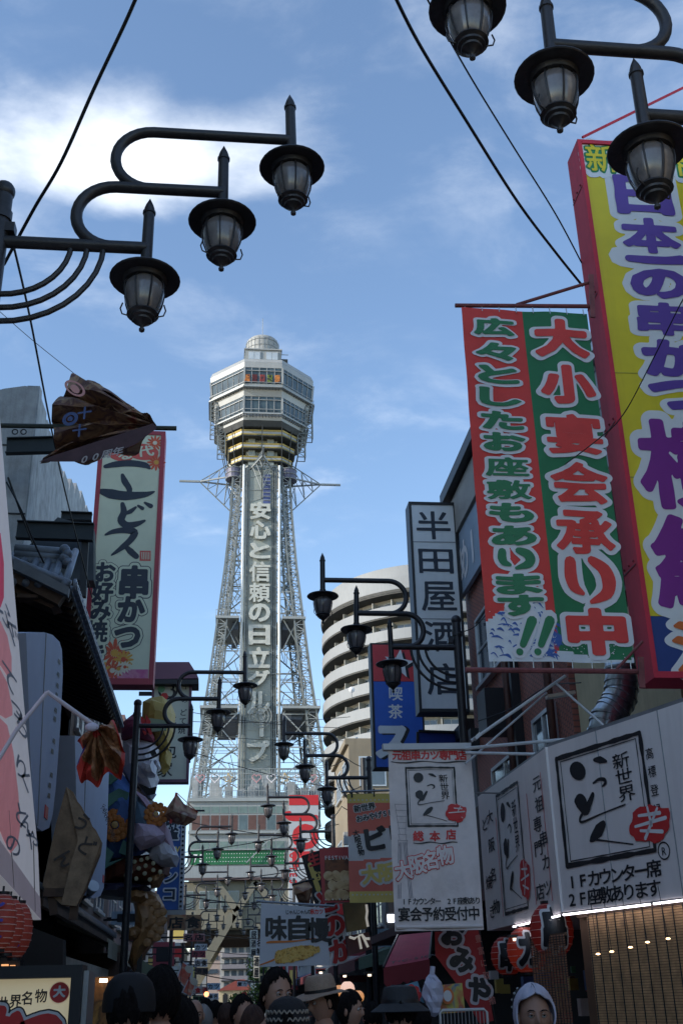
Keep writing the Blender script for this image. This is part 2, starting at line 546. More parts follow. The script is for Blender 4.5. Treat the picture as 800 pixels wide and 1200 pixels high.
# ================================================================== STREET LAMPS
M_lglass = mat('lamp_glass', (0.16, 0.145, 0.145), 0.2, 0.0, 0.3, 9, spec=0.8)
M_lwhite = mat('lamp_bulb', (0.6, 0.58, 0.56), 0.3, 0, 0)
def lantern_meshes():
    brim = MB().lathe([(0.0,0.075),(0.045,0.075),(0.06,0.05),(0.1,0.035),(0.16,0.03),(0.255,-0.005),(0.262,-0.018),(0.255,-0.026),(0.165,-0.02),(0.15,-0.05),(0.0,-0.05)], n=28).mesh('brim', M_iron, smooth='auto')
    gl = MB().lathe([(0.12,-0.05),(0.146,-0.09),(0.148,-0.14),(0.135,-0.22),(0.108,-0.3),(0.088,-0.33)], n=24).mesh('glass_bowl', M_lglass, smooth=True)
    cage = MB()
    for k in range(8):
        t = 2*math.pi*(k+.5)/8
        cage.tube([(math.cos(t)*r, math.sin(t)*r, z) for r, z in ((0.128,-0.045),(0.153,-0.09),(0.155,-0.14),(0.142,-0.22),(0.115,-0.3),(0.085,-0.345))], 0.0065, 5)
    cage = cage.mesh('cage', M_iron)
    fin = MB().lathe([(0.0,-0.32),(0.112,-0.325),(0.118,-0.34),(0.095,-0.355),(0.092,-0.37),(0.072,-0.38),(0.068,-0.395),(0.045,-0.405),(0.03,-0.425),(0.018,-0.435),(0.013,-0.45),(0.022,-0.462),(0.02,-0.478),(0.0,-0.495)], n=20).mesh('finial', M_iron, smooth='auto')
    hook = MB().tube([(-.15,0,-0.24),(-.165,0,-0.29),(-.15,0,-0.335),(-.1,0,-0.35),(0,0,-.352),(.1,0,-0.35),(.15,0,-0.335),(.165,0,-0.29),(.15,0,-0.24)], 0.006, 5).mesh('side_hook', M_iron)
    stem = MB().lathe([(0.0,0.06),(0.05,0.06),(0.052,0.1),(0.044,0.11),(0.042,0.6),(0.05,0.605),(0.05,0.625),(0.036,0.635),(0.04,0.655),(0.03,0.69),(0.0,0.76)], n=14).mesh('spire_stem', M_iron, smooth='auto')
    return brim, gl, cage, fin, hook, stem
LM = lantern_meshes()
def street_lamp(Y, s, label):
    X = -1.75 if s > 0 else 3.73 if Y < 6 else 3.79
    t = thing('street_lamp', label, 'street lamp', (X, Y, 0), 'tiered lamps along both sides of the street')
    pole = MB().tube([(X,Y,0.12),(X,Y,0.9)], [0.1, 0.09], 14).tube([(X,Y,0.9),(X,Y,7.25)], 0.072, 14)
    pole.tube([(X,Y,7.02),(X,Y,7.1)], 0.085, 14)
    pole.ball((X,Y,7.3), 0.085, 14, 8, (1,1,1.0))
    pole.tube([(X,Y,0.12),(X,Y,0.3)], 0.16, 14)
    pole.build('pole', M_iron, t, smooth='auto')
    if Y < 20:
        MB().box(X-0.06+s*.1, X+0.02+s*.1, Y-0.05, Y+0.05, 6.9, 6.98).build('cable_clamp', M_iron, t)
    px = lambda d: X+s*d
    z1, z2, z3 = 7.97, 7.40, 6.83
    r = (z1-z2)/2; nseg = 14
    MB().tube([(X,Y,z3),(px(1.1),Y,z3)], 0.048, 12).build('arm', M_iron, t, smooth='auto')
    U2 = [(px(0.62)+s*(0.24), Y, z3)] + [(px(0.84-r*math.sin(R(a))), Y, z3+r-r*math.cos(R(a))) for a in range(0, 181, 12)] + [(px(1.66), Y, z2)]
    U1 = [(px(1.1)+s*(0.04), Y, z2)] + [(px(1.1-r*math.sin(R(a))), Y, z2+r-r*math.cos(R(a))) for a in range(0, 181, 12)] + [(px(2.2), Y, z1)]
    MB().tube(U2, 0.046, 12).build('arm', M_iron, t, smooth='auto')
    MB().tube(U1, 0.043, 12).build('arm', M_iron, t, smooth='auto')
    for rr in (0.72, 0.6, 0.48):
        w = 0.06
        pts = [(px(w+rr*math.sin(R(a))*1.0), Y, z3-rr*0.98*math.cos(R(a))*1.0) for a in range(0, 91, 10)]
        pts = [(X, Y, pts[0][2])]+pts
        MB().tube(pts, 0.022, 8).build('curved_brace', M_iron, t, smooth='auto')
    for d, z in ((2.2, z1), (1.66, z2), (1.1, z3)):
        b = share(LM[0], 'lantern', t, (px(d), Y, z-0.27), (R(random.uniform(-1.5, 1.5)), R(random.uniform(-1.5, 1.5)), R(random.uniform(0, 45))))
        for m, nm in ((LM[1],'glass_bowl'), (LM[2],'cage'), (LM[3],'finial'), (LM[4],'side_hook'), (LM[5],'spire_stem')):
            o = bpy.data.objects.new(nm, m); COL.objects.link(o); o.parent = b
    return t
LL = {6.83:'nearest lamp on the left, three big lanterns stepping up in the upper left sky',
 22.5:'second lamp on the left, black pole beside the giant folk statue',
 44.6:'third lamp on the left, its lanterns hanging before the white tower base',
 61:'small fourth lamp on the left, its lanterns left of the beige tower brace',
 80:'tiny lamp on the left far down the street, fifth along that side',
 99:'farthest tiny lamp on the left, under the tower base opening'}
RL = {5.2:'nearest lamp on the right, huge lanterns over the yellow sign',
 16.9:'second lamp on the right, arms crossing the white five-character vertical sign',
 28.24:'third lamp on the right, lanterns in front of the lower tower lattice',
 37.9:'fourth lamp on the right, lanterns crossing the red panel of the tower base',
 47.1:'fifth lamp on the right, lanterns over the green banner of the tower base',
 58.5:'sixth lamp on the right, small lanterns just left of the white skewer poster',
 70:'seventh small lamp on the right, behind the white skewer poster',
 84:'eighth tiny lamp on the right, under the tower base',
 97.4:'ninth tiny lamp on the right, hanging in front of the far apartment block'}
for Y, l in LL.items(): street_lamp(Y, 1, l)
for Y, l in RL.items(): street_lamp(Y, -1, l)

# ================================================================== THE TOWER
TX, TY = 4.9, 150.0
TW = thing('observation_tower', 'tall grey lattice observation tower with white eight-sided deck and vertical lettering', 'tower', (TX, TY, 0))
M_tst = mat('tower_steel', (0.19,0.21,0.205), 0.5, 0.15, 0.18, 0.5)
M_tlt = mat('tower_light_steel', (0.31,0.33,0.325), 0.45, 0.1, 0.12, 0.5)
M_twh = mat('tower_white_panel', (0.36,0.37,0.36), 0.35, 0.05, 0.1, 0.4, streak=0.25)
M_tgr = mat('tower_green_grey', (0.29,0.32,0.295), 0.55, 0, 0.15, 0.3, streak=0.3)
M_tgold = mat('gold_band', (0.36,0.27,0.07), 0.4, 0.2, 0.1, 1)
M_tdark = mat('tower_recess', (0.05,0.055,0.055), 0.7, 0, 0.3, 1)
M_twin = mat('tower_window', (0.05,0.075,0.085), 0.12, 0, 0.5, 0.7, spec=0.6)
M_tbeige = mat('tower_beige', (0.22,0.2,0.145), 0.65, 0, 0.12, 0.6, streak=0.3)
def hw(z):
    pts = [(27, 8.7), (30.7, 8.2), (42, 6.75), (59, 5.0), (66, 4.5), (76, 4.05), (90, 4.0)]
    if z <= 27: return 8.7+(27-z)*0.13
    for (a, u), (b, v) in zip(pts, pts[1:]):
        if z <= b: return u+(v-u)*(z-a)/(b-a)
    return 4.0
ZL = [24, 28, 32, 36.5, 41, 45.5, 50.3, 54.5, 58.5, 62.5, 66.5, 70.5, 74.5]
for sx in (-1, 1):
    for sy in (-1, 1):
        def cpt(z, dx, dy):
            h = hw(z); w = 1.5-(z-24)*0.008
            return (TX+sx*(h-w*dx), TY+sy*(h-w*dy), z)
        chord = MB()
        for dx, dy in ((0,0),(1,0),(0,1),(1,1)):
            for a, b in zip(ZL, ZL[1:]): chord.beam(cpt(a,dx,dy), cpt(b,dx,dy), 0.26 if (dx, dy) == (0,0) else 0.19)
        leg = chord.build('leg', M_tst, TW)
        lace = MB()
        n = 56
        for (u, v) in (((0,0),(1,0)), ((0,0),(0,1)), ((1,0),(1,1)), ((0,1),(1,1))):
            for i in range(n):
                a = 24+(50.5)*i/n; b = 24+50.5*(i+1)/n
                if i % 2: lace.beam(cpt(a,*u), cpt(b,*v), 0.09)
                else: lace.beam(cpt(a,*v), cpt(b,*u), 0.09)
                lace.beam(cpt(a,*u), cpt(a,*v), 0.08)
        lace.build('leg_lacing', M_tlt, leg, kind='stuff')
# bracing between the legs, each bar a part
for k, (a, b) in enumerate(zip(ZL, ZL[1:])):
    for face in range(4):
        def fp(z, t):
            h = hw(z)-0.75; x = -h+2*h*t
            return [(TX+x, TY-h, z), (TX+h, TY+x, z), (TX-x, TY+h, z), (TX-h, TY-x, z)][face]
        m = M_tst if k % 2 else M_tlt
        if face == 0:     # the front is left open for the lettering board
            h0, h1 = hw(a)-.75, hw(b)-.75; e = 3.0
            for q in (-1, 1):
                MB().beam((TX+q*h0, TY-h0, a), (TX+q*e, TY-h0, b), 0.13).build('brace', m, TW)
                MB().beam((TX+q*e, TY-h0, a), (TX+q*h1, TY-h1, b), 0.13).build('brace', M_tlt, TW)
                MB().beam((TX+q*e, TY-h1, b), (TX+q*h1, TY-h1, b), 0.16).build('cross_beam', M_tlt, TW)
            continue
        MB().beam(fp(a,0), fp(b,0.5), 0.16).build('brace', m, TW)
        MB().beam(fp(a,1), fp(b,0.5), 0.16).build('brace', m, TW)
        MB().beam(fp(b,0), fp(b,1), 0.2).build('cross_beam', M_tlt, TW)
        if k < 9:
            MB().beam(fp(a,0.5), fp(b,0.0), 0.12).build('brace', M_tlt, TW)
            MB().beam(fp(a,0.5), fp(b,1.0), 0.12).build('brace', M_tlt, TW)
# inner thin web seen through the legs
web = MB()
for i in range(150):
    z = random.uniform(26, 72); h = hw(z)-1.2; dz = random.uniform(1, 3.2)
    x = random.uniform(2.4, max(2.6, h))*random.choice((-1, 1)); y = random.uniform(-h, h)
    web.beam((TX+x, TY+y, z), (TX+x+random.uniform(-1.2, 1.2), TY+y+random.uniform(-1, 1), z+dz), 0.07)
    if i % 3 == 0: web.beam((TX-h, TY+y, z), (TX+h, TY+y, z), 0.07)
web.build('inner_web', M_tst, TW, kind='stuff')
# platforms with pale edge
for z, e in ((50.0, 0.25), (37.0, 0.5)):
    h = hw(z)+e
    p = MB().box(TX-h, TX+h, 146.3, TY+h, z, z+0.3).box(TX-h, TX-2.95, TY-h, 146.29, z, z+.3).box(TX+2.95, TX+h, TY-h, 146.29, z, z+.3).build('platform', M_tst, TW)
    for s in (-1, 1):
        MB().box(TX+s*(3.0), TX+s*(h-2.3), TY-h+1.6, TY+h-1.6, z-1.1, z-0.01).build('platform_room', mat('platform_blue', (0.05,0.065,0.09), 0.5, 0, 0.3, 1), TW)
        MB().box(TX+s*2.95, TX+s*(h+.04), TY-h-0.05, TY-h+0.06, z+0.02, z+0.36).build('edge_beam', M_tlt, p)
        rl = MB()
        for k in range(12):
            x = TX+s*(2.95+(h-2.95)*k/11); rl.beam((x, TY-h, z+.3), (x, TY-h, z+1.2), 0.04)
        rl.beam((TX+s*2.95,TY-h,z+1.2), (TX+s*h,TY-h,z+1.2), 0.06)
        rl.build('railing', M_tlt, p)
# lift shaft and lettering board
FY = 145.4
MB().box(TX-2.35, TX+2.35, 146.2, 152.5, 10, 90).build('lift_shaft', M_tgr, TW)
board = MB().box(TX-1.75, TX+1.5, FY, 146.1, 26, 73.6).build('letter_board', M_tgr, TW)
blue = mat('blue_lattice', (0.06,0.08,0.2), 0.5, 0, 0.4, 2)
MB().box(TX+0.25, TX+1.3, FY-0.12, FY-0.003, 67.2, 72.9).build('blue_stair_panel', blue, TW)
for k in range(9): MB().box(TX+0.25, TX+1.3, FY-0.2, FY-0.13, 67.4+k*0.62, 67.5+k*0.62).build('stair_rail', M_tlt, TW)
for x in (-2.62, 2.62):
    MB().tube([(TX+x, FY-0.25, 25), (TX+x, FY-0.25, 74.3)], 0.2, 10).build('white_pipe', mat('white_pipe_paint', (0.66,0.68,0.66), 0.4, 0, 0.05, 1), TW, smooth=True)
for x in (-2.15, -1.85, 1.62, 1.92, 2.2):
    MB().box(TX+x-0.07, TX+x+0.07, FY-0.12, FY+0.5, 25, 74).build('guide_rail', M_tst if abs(x) < 2 else M_tlt, TW)
for k in range(40):
    z = 26+k*1.2
    MB().box(TX-2.2, TX-1.78, FY-0.06, FY+0.02, z, z+0.09).build('rung', M_tst, TW)
    MB().box(TX+1.58, TX+2.24, FY-0.06, FY+0.02, z+.5, z+0.59).build('rung', M_tst, TW)
for k in range(24):
    z = 27+k*1.97
    MB().beam((TX-1.7,FY-0.05,z), (TX+1.45,FY-0.05,z+(1.2 if k % 2 else 0)), 0.05).build('stay_bar', M_tlt, TW)
LET = mat('tower_letter', (0.5,0.51,0.46), 0.5, 0, 0.15, 2, grime=0.35)
for ch, y0, y1 in (('安', 68.182, 65.462),('心', 65.192, 62.380),('と', 61.716, 59.347),('信', 58.824, 55.847),('頼', 55.590, 52.789),('の', 52.536, 49.904),('日', 49.407, 46.574),('立', 46.208, 43.303),('グ', 42.943, 40.562),('ル', 39.972, 36.816),('ー', 36.585, 33.829),('プ', 33.374, 30.556)):
    za = y0; zb = y1
    h = za-zb; cz = (za+zb)/2
    fr = Frame((TX-0.15, FY-0.3, cz), (1,0,0), (0,0,-1))
    g = MB()
    if ch == 'ー':
        g.box(TX+0.0, TX+0.55, FY-0.65, FY-0.3, zb, za)
    else:
        put_glyph(g, fr, ch, 0, 0, 3.0, h*1.02, 0.038 if ch not in '頼信' else 0.02, 0, N=44, fit=True, thick=0.3)
        g.v = [(x, y-0.3, z) for x, y, z in g.v]
    g.build('letter', LET, TW)
ck = MB()
for rr in (1.5, 1.1, 0.6):
    ck.tube([(TX+0.1+rr*math.cos(2*math.pi*k/28), FY-0.75, 36.6+rr*1.05*math.sin(2*math.pi*k/28)) for k in range(29)], 0.055, 5)
for k in range(8): ck.beam((TX+0.1, FY-0.75, 36.6), (TX+0.1+1.5*math.cos(R(45*k)), FY-0.75, 36.6+1.57*math.sin(R(45*k))), 0.05)
ck.build('neon_clock_ring', M_tlt, TW)

# round meshes with purple neon on both sides
neon = mat('purple_mesh', (0.1,0.1,0.15), 0.5, 0, 0.4, 3)
for s in (-1, 1):
    d = MB().tube([(TX+s*4.0, TY-3.2, 72.6), (TX+s*4.0, TY-3.2, 74.2)], 1.25, 16).build('neon_drum', neon, TW)
    for z in (72.6, 73.4, 74.2):
        MB().tube([(TX+s*4.0+1.3*math.cos(R(a)), TY-3.2+1.3*math.sin(R(a)), z) for a in range(0, 361, 20)], 0.06, 5).build('drum_hoop', M_tlt, d)
# four outriggers
def outrigger(dx, dy):
    tip = Vector((TX+dx*12.2, TY+dy*12.2, 73.7)); base = [Vector((TX+dx*3.6+dy*q*1.8, TY+dy*3.6+dx*q*1.8, 74.0)) for q in (-1, 1)]
    top = Vector((TX+dx*3.2, TY+dy*3.2, 77.9)); low = Vector((TX+dx*4.2, TY+dy*4.2, 68.6)); hub = Vector((TX+dx*9.2, TY+dy*9.2, 73.7))
    r = MB().beam(hub, tip, 0.28).build('outrigger_tip', M_tlt, TW)
    for b in base: MB().beam(b, hub, 0.2).build('outrigger_boom', M_tlt, r)
    MB().beam(top, hub, 0.12).build('outrigger_stay', M_tst, r)
    MB().beam(low, hub, 0.14).build('outrigger_stay', M_tst, r)
    for f in (0.25, 0.5, 0.75):
        a = base[0].lerp(hub, f); b = base[1].lerp(hub, f); c = top.lerp(hub, f); d = low.lerp(hub, f)
        for p, q in ((a, b), (a, c), (b, c), (a, d), (b, d)): MB().beam(p, q, 0.09).build('outrigger_strut', M_tlt, r)
    for f, g in ((0, 0.25), (0.25, 0.5), (0.5, 0.75)):
        MB().beam(base[0].lerp(hub, f), low.lerp(hub, g), 0.08).build('outrigger_strut', M_tst, r)
        MB().beam(base[1].lerp(hub, g), top.lerp(hub, f), 0.08).build('outrigger_strut', M_tst, r)
for d in ((-1,0), (1,0), (0,-1), (0,1)): outrigger(*d)
ring = MB()
for a in range(0, 360, 45):
    p = [(TX+5.0*math.cos(R(a+22.5+q)), TY+5.0*math.sin(R(a+22.5+q)), 74.2) for q in (0, 45)]
    MB().beam(p[0], p[1], 0.25).build('ring_beam', M_tst, TW)

# eight-sided deck
def octo(W, c, z):  # half width W, chamfer c
    if W > 6.6: c -= W*.06; W *= .94
    a = W-c
    return [(TX-a,TY-W,z),(TX+a,TY-W,z),(TX+W,TY-a,z),(TX+W,TY+a,z),(TX+a,TY+W,z),(TX-a,TY+W,z),(TX-W,TY+a,z),(TX-W,TY-a,z)]
def oband(name, W0, c0, z0, W1, c1, z1, m, parent=TW, cap=True):
    A, B = octo(W0, c0, z0), octo(W1, c1, z1)
    mb = MB().add(A+B, [(i, (i+1) % 8, (i+1) % 8+8, i+8) for i in range(8)]+([tuple(range(8)), tuple(range(8, 16))] if cap else []))
    return mb.build(name, m, parent)
F2 = 2.85   # half of a straight side
def och(W): return W-F2
oband('deck_roof', 8.5, och(8.5), 90.2, 8.15, och(8.15), 90.9, M_twh)
up = oband('upper_fascia', 8.45, och(8.45), 89.25, 8.5, och(8.5), 90.18, M_twh)
oband('upper_window_band', 8.1, och(8.1), 86.6, 8.38, och(8.38), 89.25, M_twin)
oband('upper_sill', 8.2, och(8.2), 85.9, 8.2, och(8.2), 86.58, M_tlt)
oband('middle_fascia', 7.5, och(7.5), 84.75, 7.9, och(7.9), 85.9, M_twh)
oband('lower_window_band', 7.1, och(7.1), 82.2, 7.4, och(7.4), 84.75, M_twin)
oband('lower_fascia', 6.7, och(6.7), 81.0, 7.0, och(7.0), 82.2, M_twh)
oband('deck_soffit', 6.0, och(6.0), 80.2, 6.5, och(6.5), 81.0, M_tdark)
def oct_pt(W, side, t, z, out=0.0):
    P = octo(W, och(W), z); a, b = Vector(P[side]), Vector(P[(side+1) % 8])
    q = a.lerp(b, t); n = Vector(((b-a).y, -(b-a).x, 0)).normalized()
    return q+n*out
for zt, zb, Wt, Wb, Wr, zr in ((89.25, 86.55, 8.4, 8.12, 8.5, 85.95), (84.75, 82.15, 7.42, 7.12, 7.5, 81.85)):
    for side in (7, 0, 1, 2, 6, 3, 4, 5):
        n = 5 if side % 2 == 0 else 6
        front = side in (7, 0, 1, 2, 6)
        for k in range(n+1):
            t = min(max(k/n, 0.01), 0.99)
            MB().beam(oct_pt(Wb, side, t, zb, 0.06), oct_pt(Wt, side, t, zt, 0.03), 0.1, 0.08).build('mullion', M_twh, TW)
        MB().beam(oct_pt(Wt, side, 0, zt-0.55, 0.05), oct_pt(Wt, side, 1, zt-0.55, 0.05), 0.09).build('transom', M_twh, TW)
        MB().beam(oct_pt(Wr, side, 0, zr, 0), oct_pt(Wr, side, 1, zr, 0), 0.3, 0.24).build('ledge', M_tlt, TW)
        MB().beam(oct_pt(Wr, side, 0, zr+.75, 0), oct_pt(Wr, side, 1, zr+.75, 0), 0.07).build('handrail', M_twh, TW)
        if front:
            for k in range(1, 12):
                MB().beam(oct_pt(Wr, side, k/12, zr-0.02, 0.1), oct_pt(Wr-1.1, side, k/12, zr-0.3, 0), 0.1).build('bracket', M_tst, TW)
    for side in range(8):
        MB().beam(oct_pt(Wb, side, 0, zb, 0.08), oct_pt(Wt, side, 0, zt, 0.08), 0.3).build('corner_post', M_twh, TW)
# lit shop goods behind the upper front windows
for k, c in enumerate(((0.6,0.2,0.03),(0.12,0.02,0.01),(0.3,0.05,0.03),(0.16,0.22,0.02),(0.6,0.22,0.04))):
    fx = TX-2.4+k*1.13
    MB().box(fx-.38, fx+.38, TY-7.93, TY-7.9, 86.8, 88.05).build('window_display', print_mat('display_%d' % k if 0 else ('display_'+'abcde'[k]), [(0.02,0.01,0.01), c, (0.03,0.02,0.02)], 2.2, 'noise', 0.2), TW)
# tiers of gold and white below the deck
for z0, z1, W in ((79.15, 80.0, 5.35), (77.2, 77.95, 4.95), (75.3, 76.0, 4.5)):
    h = z1-z0
    oband('tier_gold_band', W, och(W)*0.9, z1-h*.3, W+.06, och(W)*0.9, z1, M_tgold)
    oband('tier_white_band', W-.03, och(W)*0.9, z0+h*.27, W-.03, och(W)*0.9, z1-h*.3-.01, M_twh)
    oband('tier_gold_band', W, och(W)*0.9, z0, W, och(W)*0.9, z0+h*.26, M_tgold)
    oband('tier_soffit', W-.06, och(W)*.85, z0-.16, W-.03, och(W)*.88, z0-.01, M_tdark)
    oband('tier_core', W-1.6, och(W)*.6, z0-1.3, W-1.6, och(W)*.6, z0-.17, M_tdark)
for x in (-1.5, 1.3): MB().box(TX+x-.5, TX+x+.5, TY-4.3, TY-3.6, 74.6, 80).build('tier_column', M_tgr, TW)
# dark funnel ribs carrying the deck
for side in (7, 0, 1, 2, 6):
    for t in (0.0, 0.5):
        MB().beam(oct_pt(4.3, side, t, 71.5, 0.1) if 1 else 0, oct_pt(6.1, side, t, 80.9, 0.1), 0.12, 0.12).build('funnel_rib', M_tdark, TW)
fc = MB()
for i in range(70):
    a = random.uniform(0, 6.283); z = random.uniform(70, 76); r = 4.4+random.uniform(-1, .4)
    p = Vector((TX+r*math.cos(a), TY+r*math.sin(a), z)); fc.beam(p, p+Vector((random.uniform(-1.4,1.4), random.uniform(-1,1), random.uniform(0.5,2.2))), 0.1)
fc.build('service_steelwork', M_tlt, TW, kind='stuff')
# caged outside ladders
for s in (-1, 1):
    for (x, z0, z1) in ((7.75, 79.9, 85.6), (6.6, 76.6, 82.2)):
        cg = MB()
        for dx in (0, 1.1):
            for yy in (-3.4, -1.9): cg.beam((TX+s*(x-dx), TY+yy, z0), (TX+s*(x-dx), TY+yy, z1), 0.14)
        n = 7
        for k in range(n+1):
            z = z0+(z1-z0)*k/n
            for yy in (-3.4, -1.9): cg.beam((TX+s*x, TY+yy, z), (TX+s*(x-1.1), TY+yy, z), 0.1)
            cg.beam((TX+s*x, TY-3.4, z), (TX+s*x, TY-1.9, z), 0.1)
            if k < n: cg.beam((TX+s*x, TY-3.4, z), (TX+s*(x-1.1), TY-3.4, z+(z1-z0)/n), 0.08)
        cg.build('ladder_cage', M_tst, TW, kind='stuff')
# roof house, drum, mast
oband('roof_edge', 8.15, och(8.15), 90.92, 7.9, och(7.9), 91.05, M_tlt)
MB().box(TX-2.75, TX+2.75, TY-6.6, TY+4, 90.0, 93.2).build('roof_house', M_tlt, TW)
for x in (-1.35, 1.35):
    f = MB().box(TX+x-1.0, TX+x+1.0, TY-6.72, TY-6.61, 91.2, 92.9).build('roof_window', M_twh, TW)
    MB().box(TX+x-0.86, TX+x-.04, TY-6.76, TY-6.73, 91.35, 92.75).build('pane', mat('pale_glass', (0.42,0.48,0.53), 0.15, 0, 0.1, 1), f)
    MB().box(TX+x+0.04, TX+x+.86, TY-6.76, TY-6.73, 91.35, 92.75).build('pane', mat('pale_glass', (0.42,0.48,0.53), 0.15, 0, 0.1, 1), f)
MB().box(TX-2.9, TX+2.9, TY-6.8, TY+4.1, 93.2, 93.4).build('roof_house_cornice', M_twh, TW)
MB().box(TX+2.8, TX+3.8, TY-6.2, TY-4.5, 91.1, 92.0).build('roof_unit', M_tdark, TW)
MB().beam((TX+2.8,TY-6,92.9), (TX+3.9,TY-6,92.9), 0.08).build('roof_rail', M_tlt, TW)
MB().lathe([(2.5,93.4),(2.5,96.2),(2.42,96.6),(2.2,96.85),(0,97.0)], (TX, TY-3.2, 0), 36).build('drum', mat('drum_mesh', (0.34,0.35,0.34), 0.7, 0.1, 0.25, 2), TW, smooth='auto')
for k in range(3):
    z = 93.9+k*1.05
    MB().tube([(TX+2.58*math.cos(R(a)), TY-3.2+2.58*math.sin(R(a)), z) for a in range(0, 361, 12)], 0.035, 4).build('drum_hoop', M_tlt, TW)
for k in range(24):
    a = R(15*k); MB().beam((TX+2.58*math.cos(a), TY-3.2+2.58*math.sin(a), 93.5), (TX+2.58*math.cos(a), TY-3.2+2.58*math.sin(a), 96.5), 0.05).build('drum_rib', M_tlt, TW)
MB().tube([(TX,TY-3.2,97.8),(TX,TY-3.2,101.3)], 0.05, 5).build('mast', M_tlt, TW)

# base building straddling the street
BX0, BX1, BY = -3.8, 8.25, 138.0
M_bw = mat('base_white', (0.3,0.315,0.31), 0.6, 0, 0.06, 0.6, streak=0.35)
bb = MB().box(BX0, BX1, BY, 162, 15.7, 24.3).build('base_building', M_bw, TW)
MB().box(BX0-.25, 12.2, BY-.3, 162, 24.3, 24.75).build('roof_slab', M_tlt, TW)
MB().box(8.26, 12.0, BY-0.3, 162, 10.0, 24.29).build('stair_block', M_bw, TW)
for k in range(3): MB().box(8.3+k*1.25, 8.36+k*1.25, BY-0.34, BY-.31, 10, 24).build('panel_joint', M_steel, TW)
M_bwin = mat('base_glass', (0.06,0.085,0.09), 0.12, 0, 0.4, 0.8, spec=0.8)
M_bbrn = mat('brown_curtain', (0.11,0.055,0.045), 0.6, 0, 0.3, 2)
n = 10
for (zb, zt, mm) in ((22.9, 23.7, mat('pale_green_glass', (0.14,0.19,0.17), 0.15, 0, 0.25, 1)), (20.9, 22.65, M_bbrn), (18.7, 19.55, mat('pale_green_glass', (0.14,0.19,0.17), 0.15))):
    for k in range(n):
        x0 = BX0+0.35+k*1.14; x1 = x0+1.0
        w = MB().box(x0-.05, x1+.05, BY-0.06, BY-.003, zb-.05, zt+.05).build('window', M_tlt, bb)
        MB().box(x0, x1, BY-0.075, BY-0.062, zb, zt).build('pane', M_bwin if (mm is M_bbrn and k in (5, 8)) else mm, w) if False else MB().box(x0, x1, BY-0.075, BY-0.062, zb, zt).build('pane', M_bwin if (mm is M_bbrn and k in (5, 8)) else mm, bb)
MB().box(BX0-.05, BX1+.05, BY-.4, BY-.08, 20.45, 20.75).build('ledge', M_tlt, TW)
MB().box(BX0-.05, BX1+.05, BY-.4, BY-.08, 18.5, 18.62).build('ledge', M_tlt, TW)
M_grn = mat('green_banner_cloth', (0.012,0.13,0.045), 0.6, 0, 0.15, 2)
for k in range(n):
    x0 = BX0+0.35+k*1.14
    MB().box(x0, x0+1.1, BY-.2, BY-.12, 16.85, 18.45).build('green_banner_panel', M_grn, TW)
gd = MB(); fr = Frame((BX0, BY-.2, 18.45), (1,0,0), (0,0,-1))
for r_ in range(3):
    for k in range(34):
        if k > 4: disc(gd, fr, 0.6+k*0.33, 0.35+r_*0.45, 0.055, n=6, d=0.01)
row(gd, fr, '75', 0.9, 0.8, 0.7, 0.9, 1.2, wt=0.05, d=0.012)
gd.build('banner_print', M_whitep, TW)
MB().beam((3.2,BY-.6,17), (7.8,BY-.6,21.5), 0.12).build('diagonal_stay', M_tlt, TW)
MB().box(BX0-.6, BX1+.1, BY-.8, BY, 15.3, 16.6).build('lower_fascia', M_bw, TW)
MB().box(BX0-.62, BX1+.1, BY-.82, BY-.7, 15.0, 15.29).build('brown_edge', mat('brown_edge_paint', (0.09,0.055,0.05), 0.6), TW)
# rooftop neon fence
nf = MB()
for k in range(49):
    x = BX0+k*0.325; nf.beam((x, BY-.1, 24.7), (x, BY-.1, 28.3), 0.05)
for z in (24.9, 25.6, 26.3, 27.0, 27.7, 28.3): nf.beam((BX0, BY-.12, z), (BX0+15.7, BY-.12, z), 0.06)
for k in range(12): nf.beam((BX0+k*1.3, BY-.1, 28.3), (BX0+k*1.3, BY+1.5, 24.8), 0.07)
nf.build('roof_fence', M_tlt, TW, kind='stuff')
clut = MB()
for k in range(26):
    x = random.uniform(BX0, 12); w = random.uniform(.3, 1.2); clut.box(x, x+w, BY+random.uniform(.8, 3), BY+4, 24.76, 24.76+random.uniform(1, 3.4))
clut.build('roof_machinery', mat('roof_machinery_paint', (0.33,0.35,0.36), 0.6, 0, 0.3, 1), TW, kind='stuff')
def heart(cx, cz, s):
    return [(cx+s*0.055*16*math.sin(t)**3, BY-.3, cz+s*0.055*(13*math.cos(t)-5*math.cos(2*t)-2*math.cos(3*t)-math.cos(4*t))) for t in [2*math.pi*k/24 for k in range(25)]]
def star(cx, cz, s):
    return [(cx+(s if k % 2 == 0 else s*.45)*math.sin(math.pi*k/5), BY-.3, cz+(s if k % 2 == 0 else s*.45)*math.cos(math.pi*k/5)) for k in range(11)]
M_hw = mat('neon_tube_white', (0.75,0.72,0.74), 0.4, 0, 0); M_hp = mat('neon_tube_pink', (0.6,0.3,0.32), 0.4, 0, 0); M_ho = mat('neon_tube_orange', (0.6,0.4,0.12), 0.4, 0, 0)
for px_, kind, m in ((-2.6,'h',M_hp),(-.8,'h',M_hw),(.85,'s',M_ho),(4.35,'h',M_hp),(6.2,'h',M_hw),(7.85,'s',M_ho),(11.3,'h',M_hp),(9.6,'h',M_hw)):
    MB().tube(heart(px_, 27.1, .62) if kind == 'h' else star(px_, 27.1, .62), 0.055, 5).build('neon_heart' if kind == 'h' else 'neon_star', m, TW)
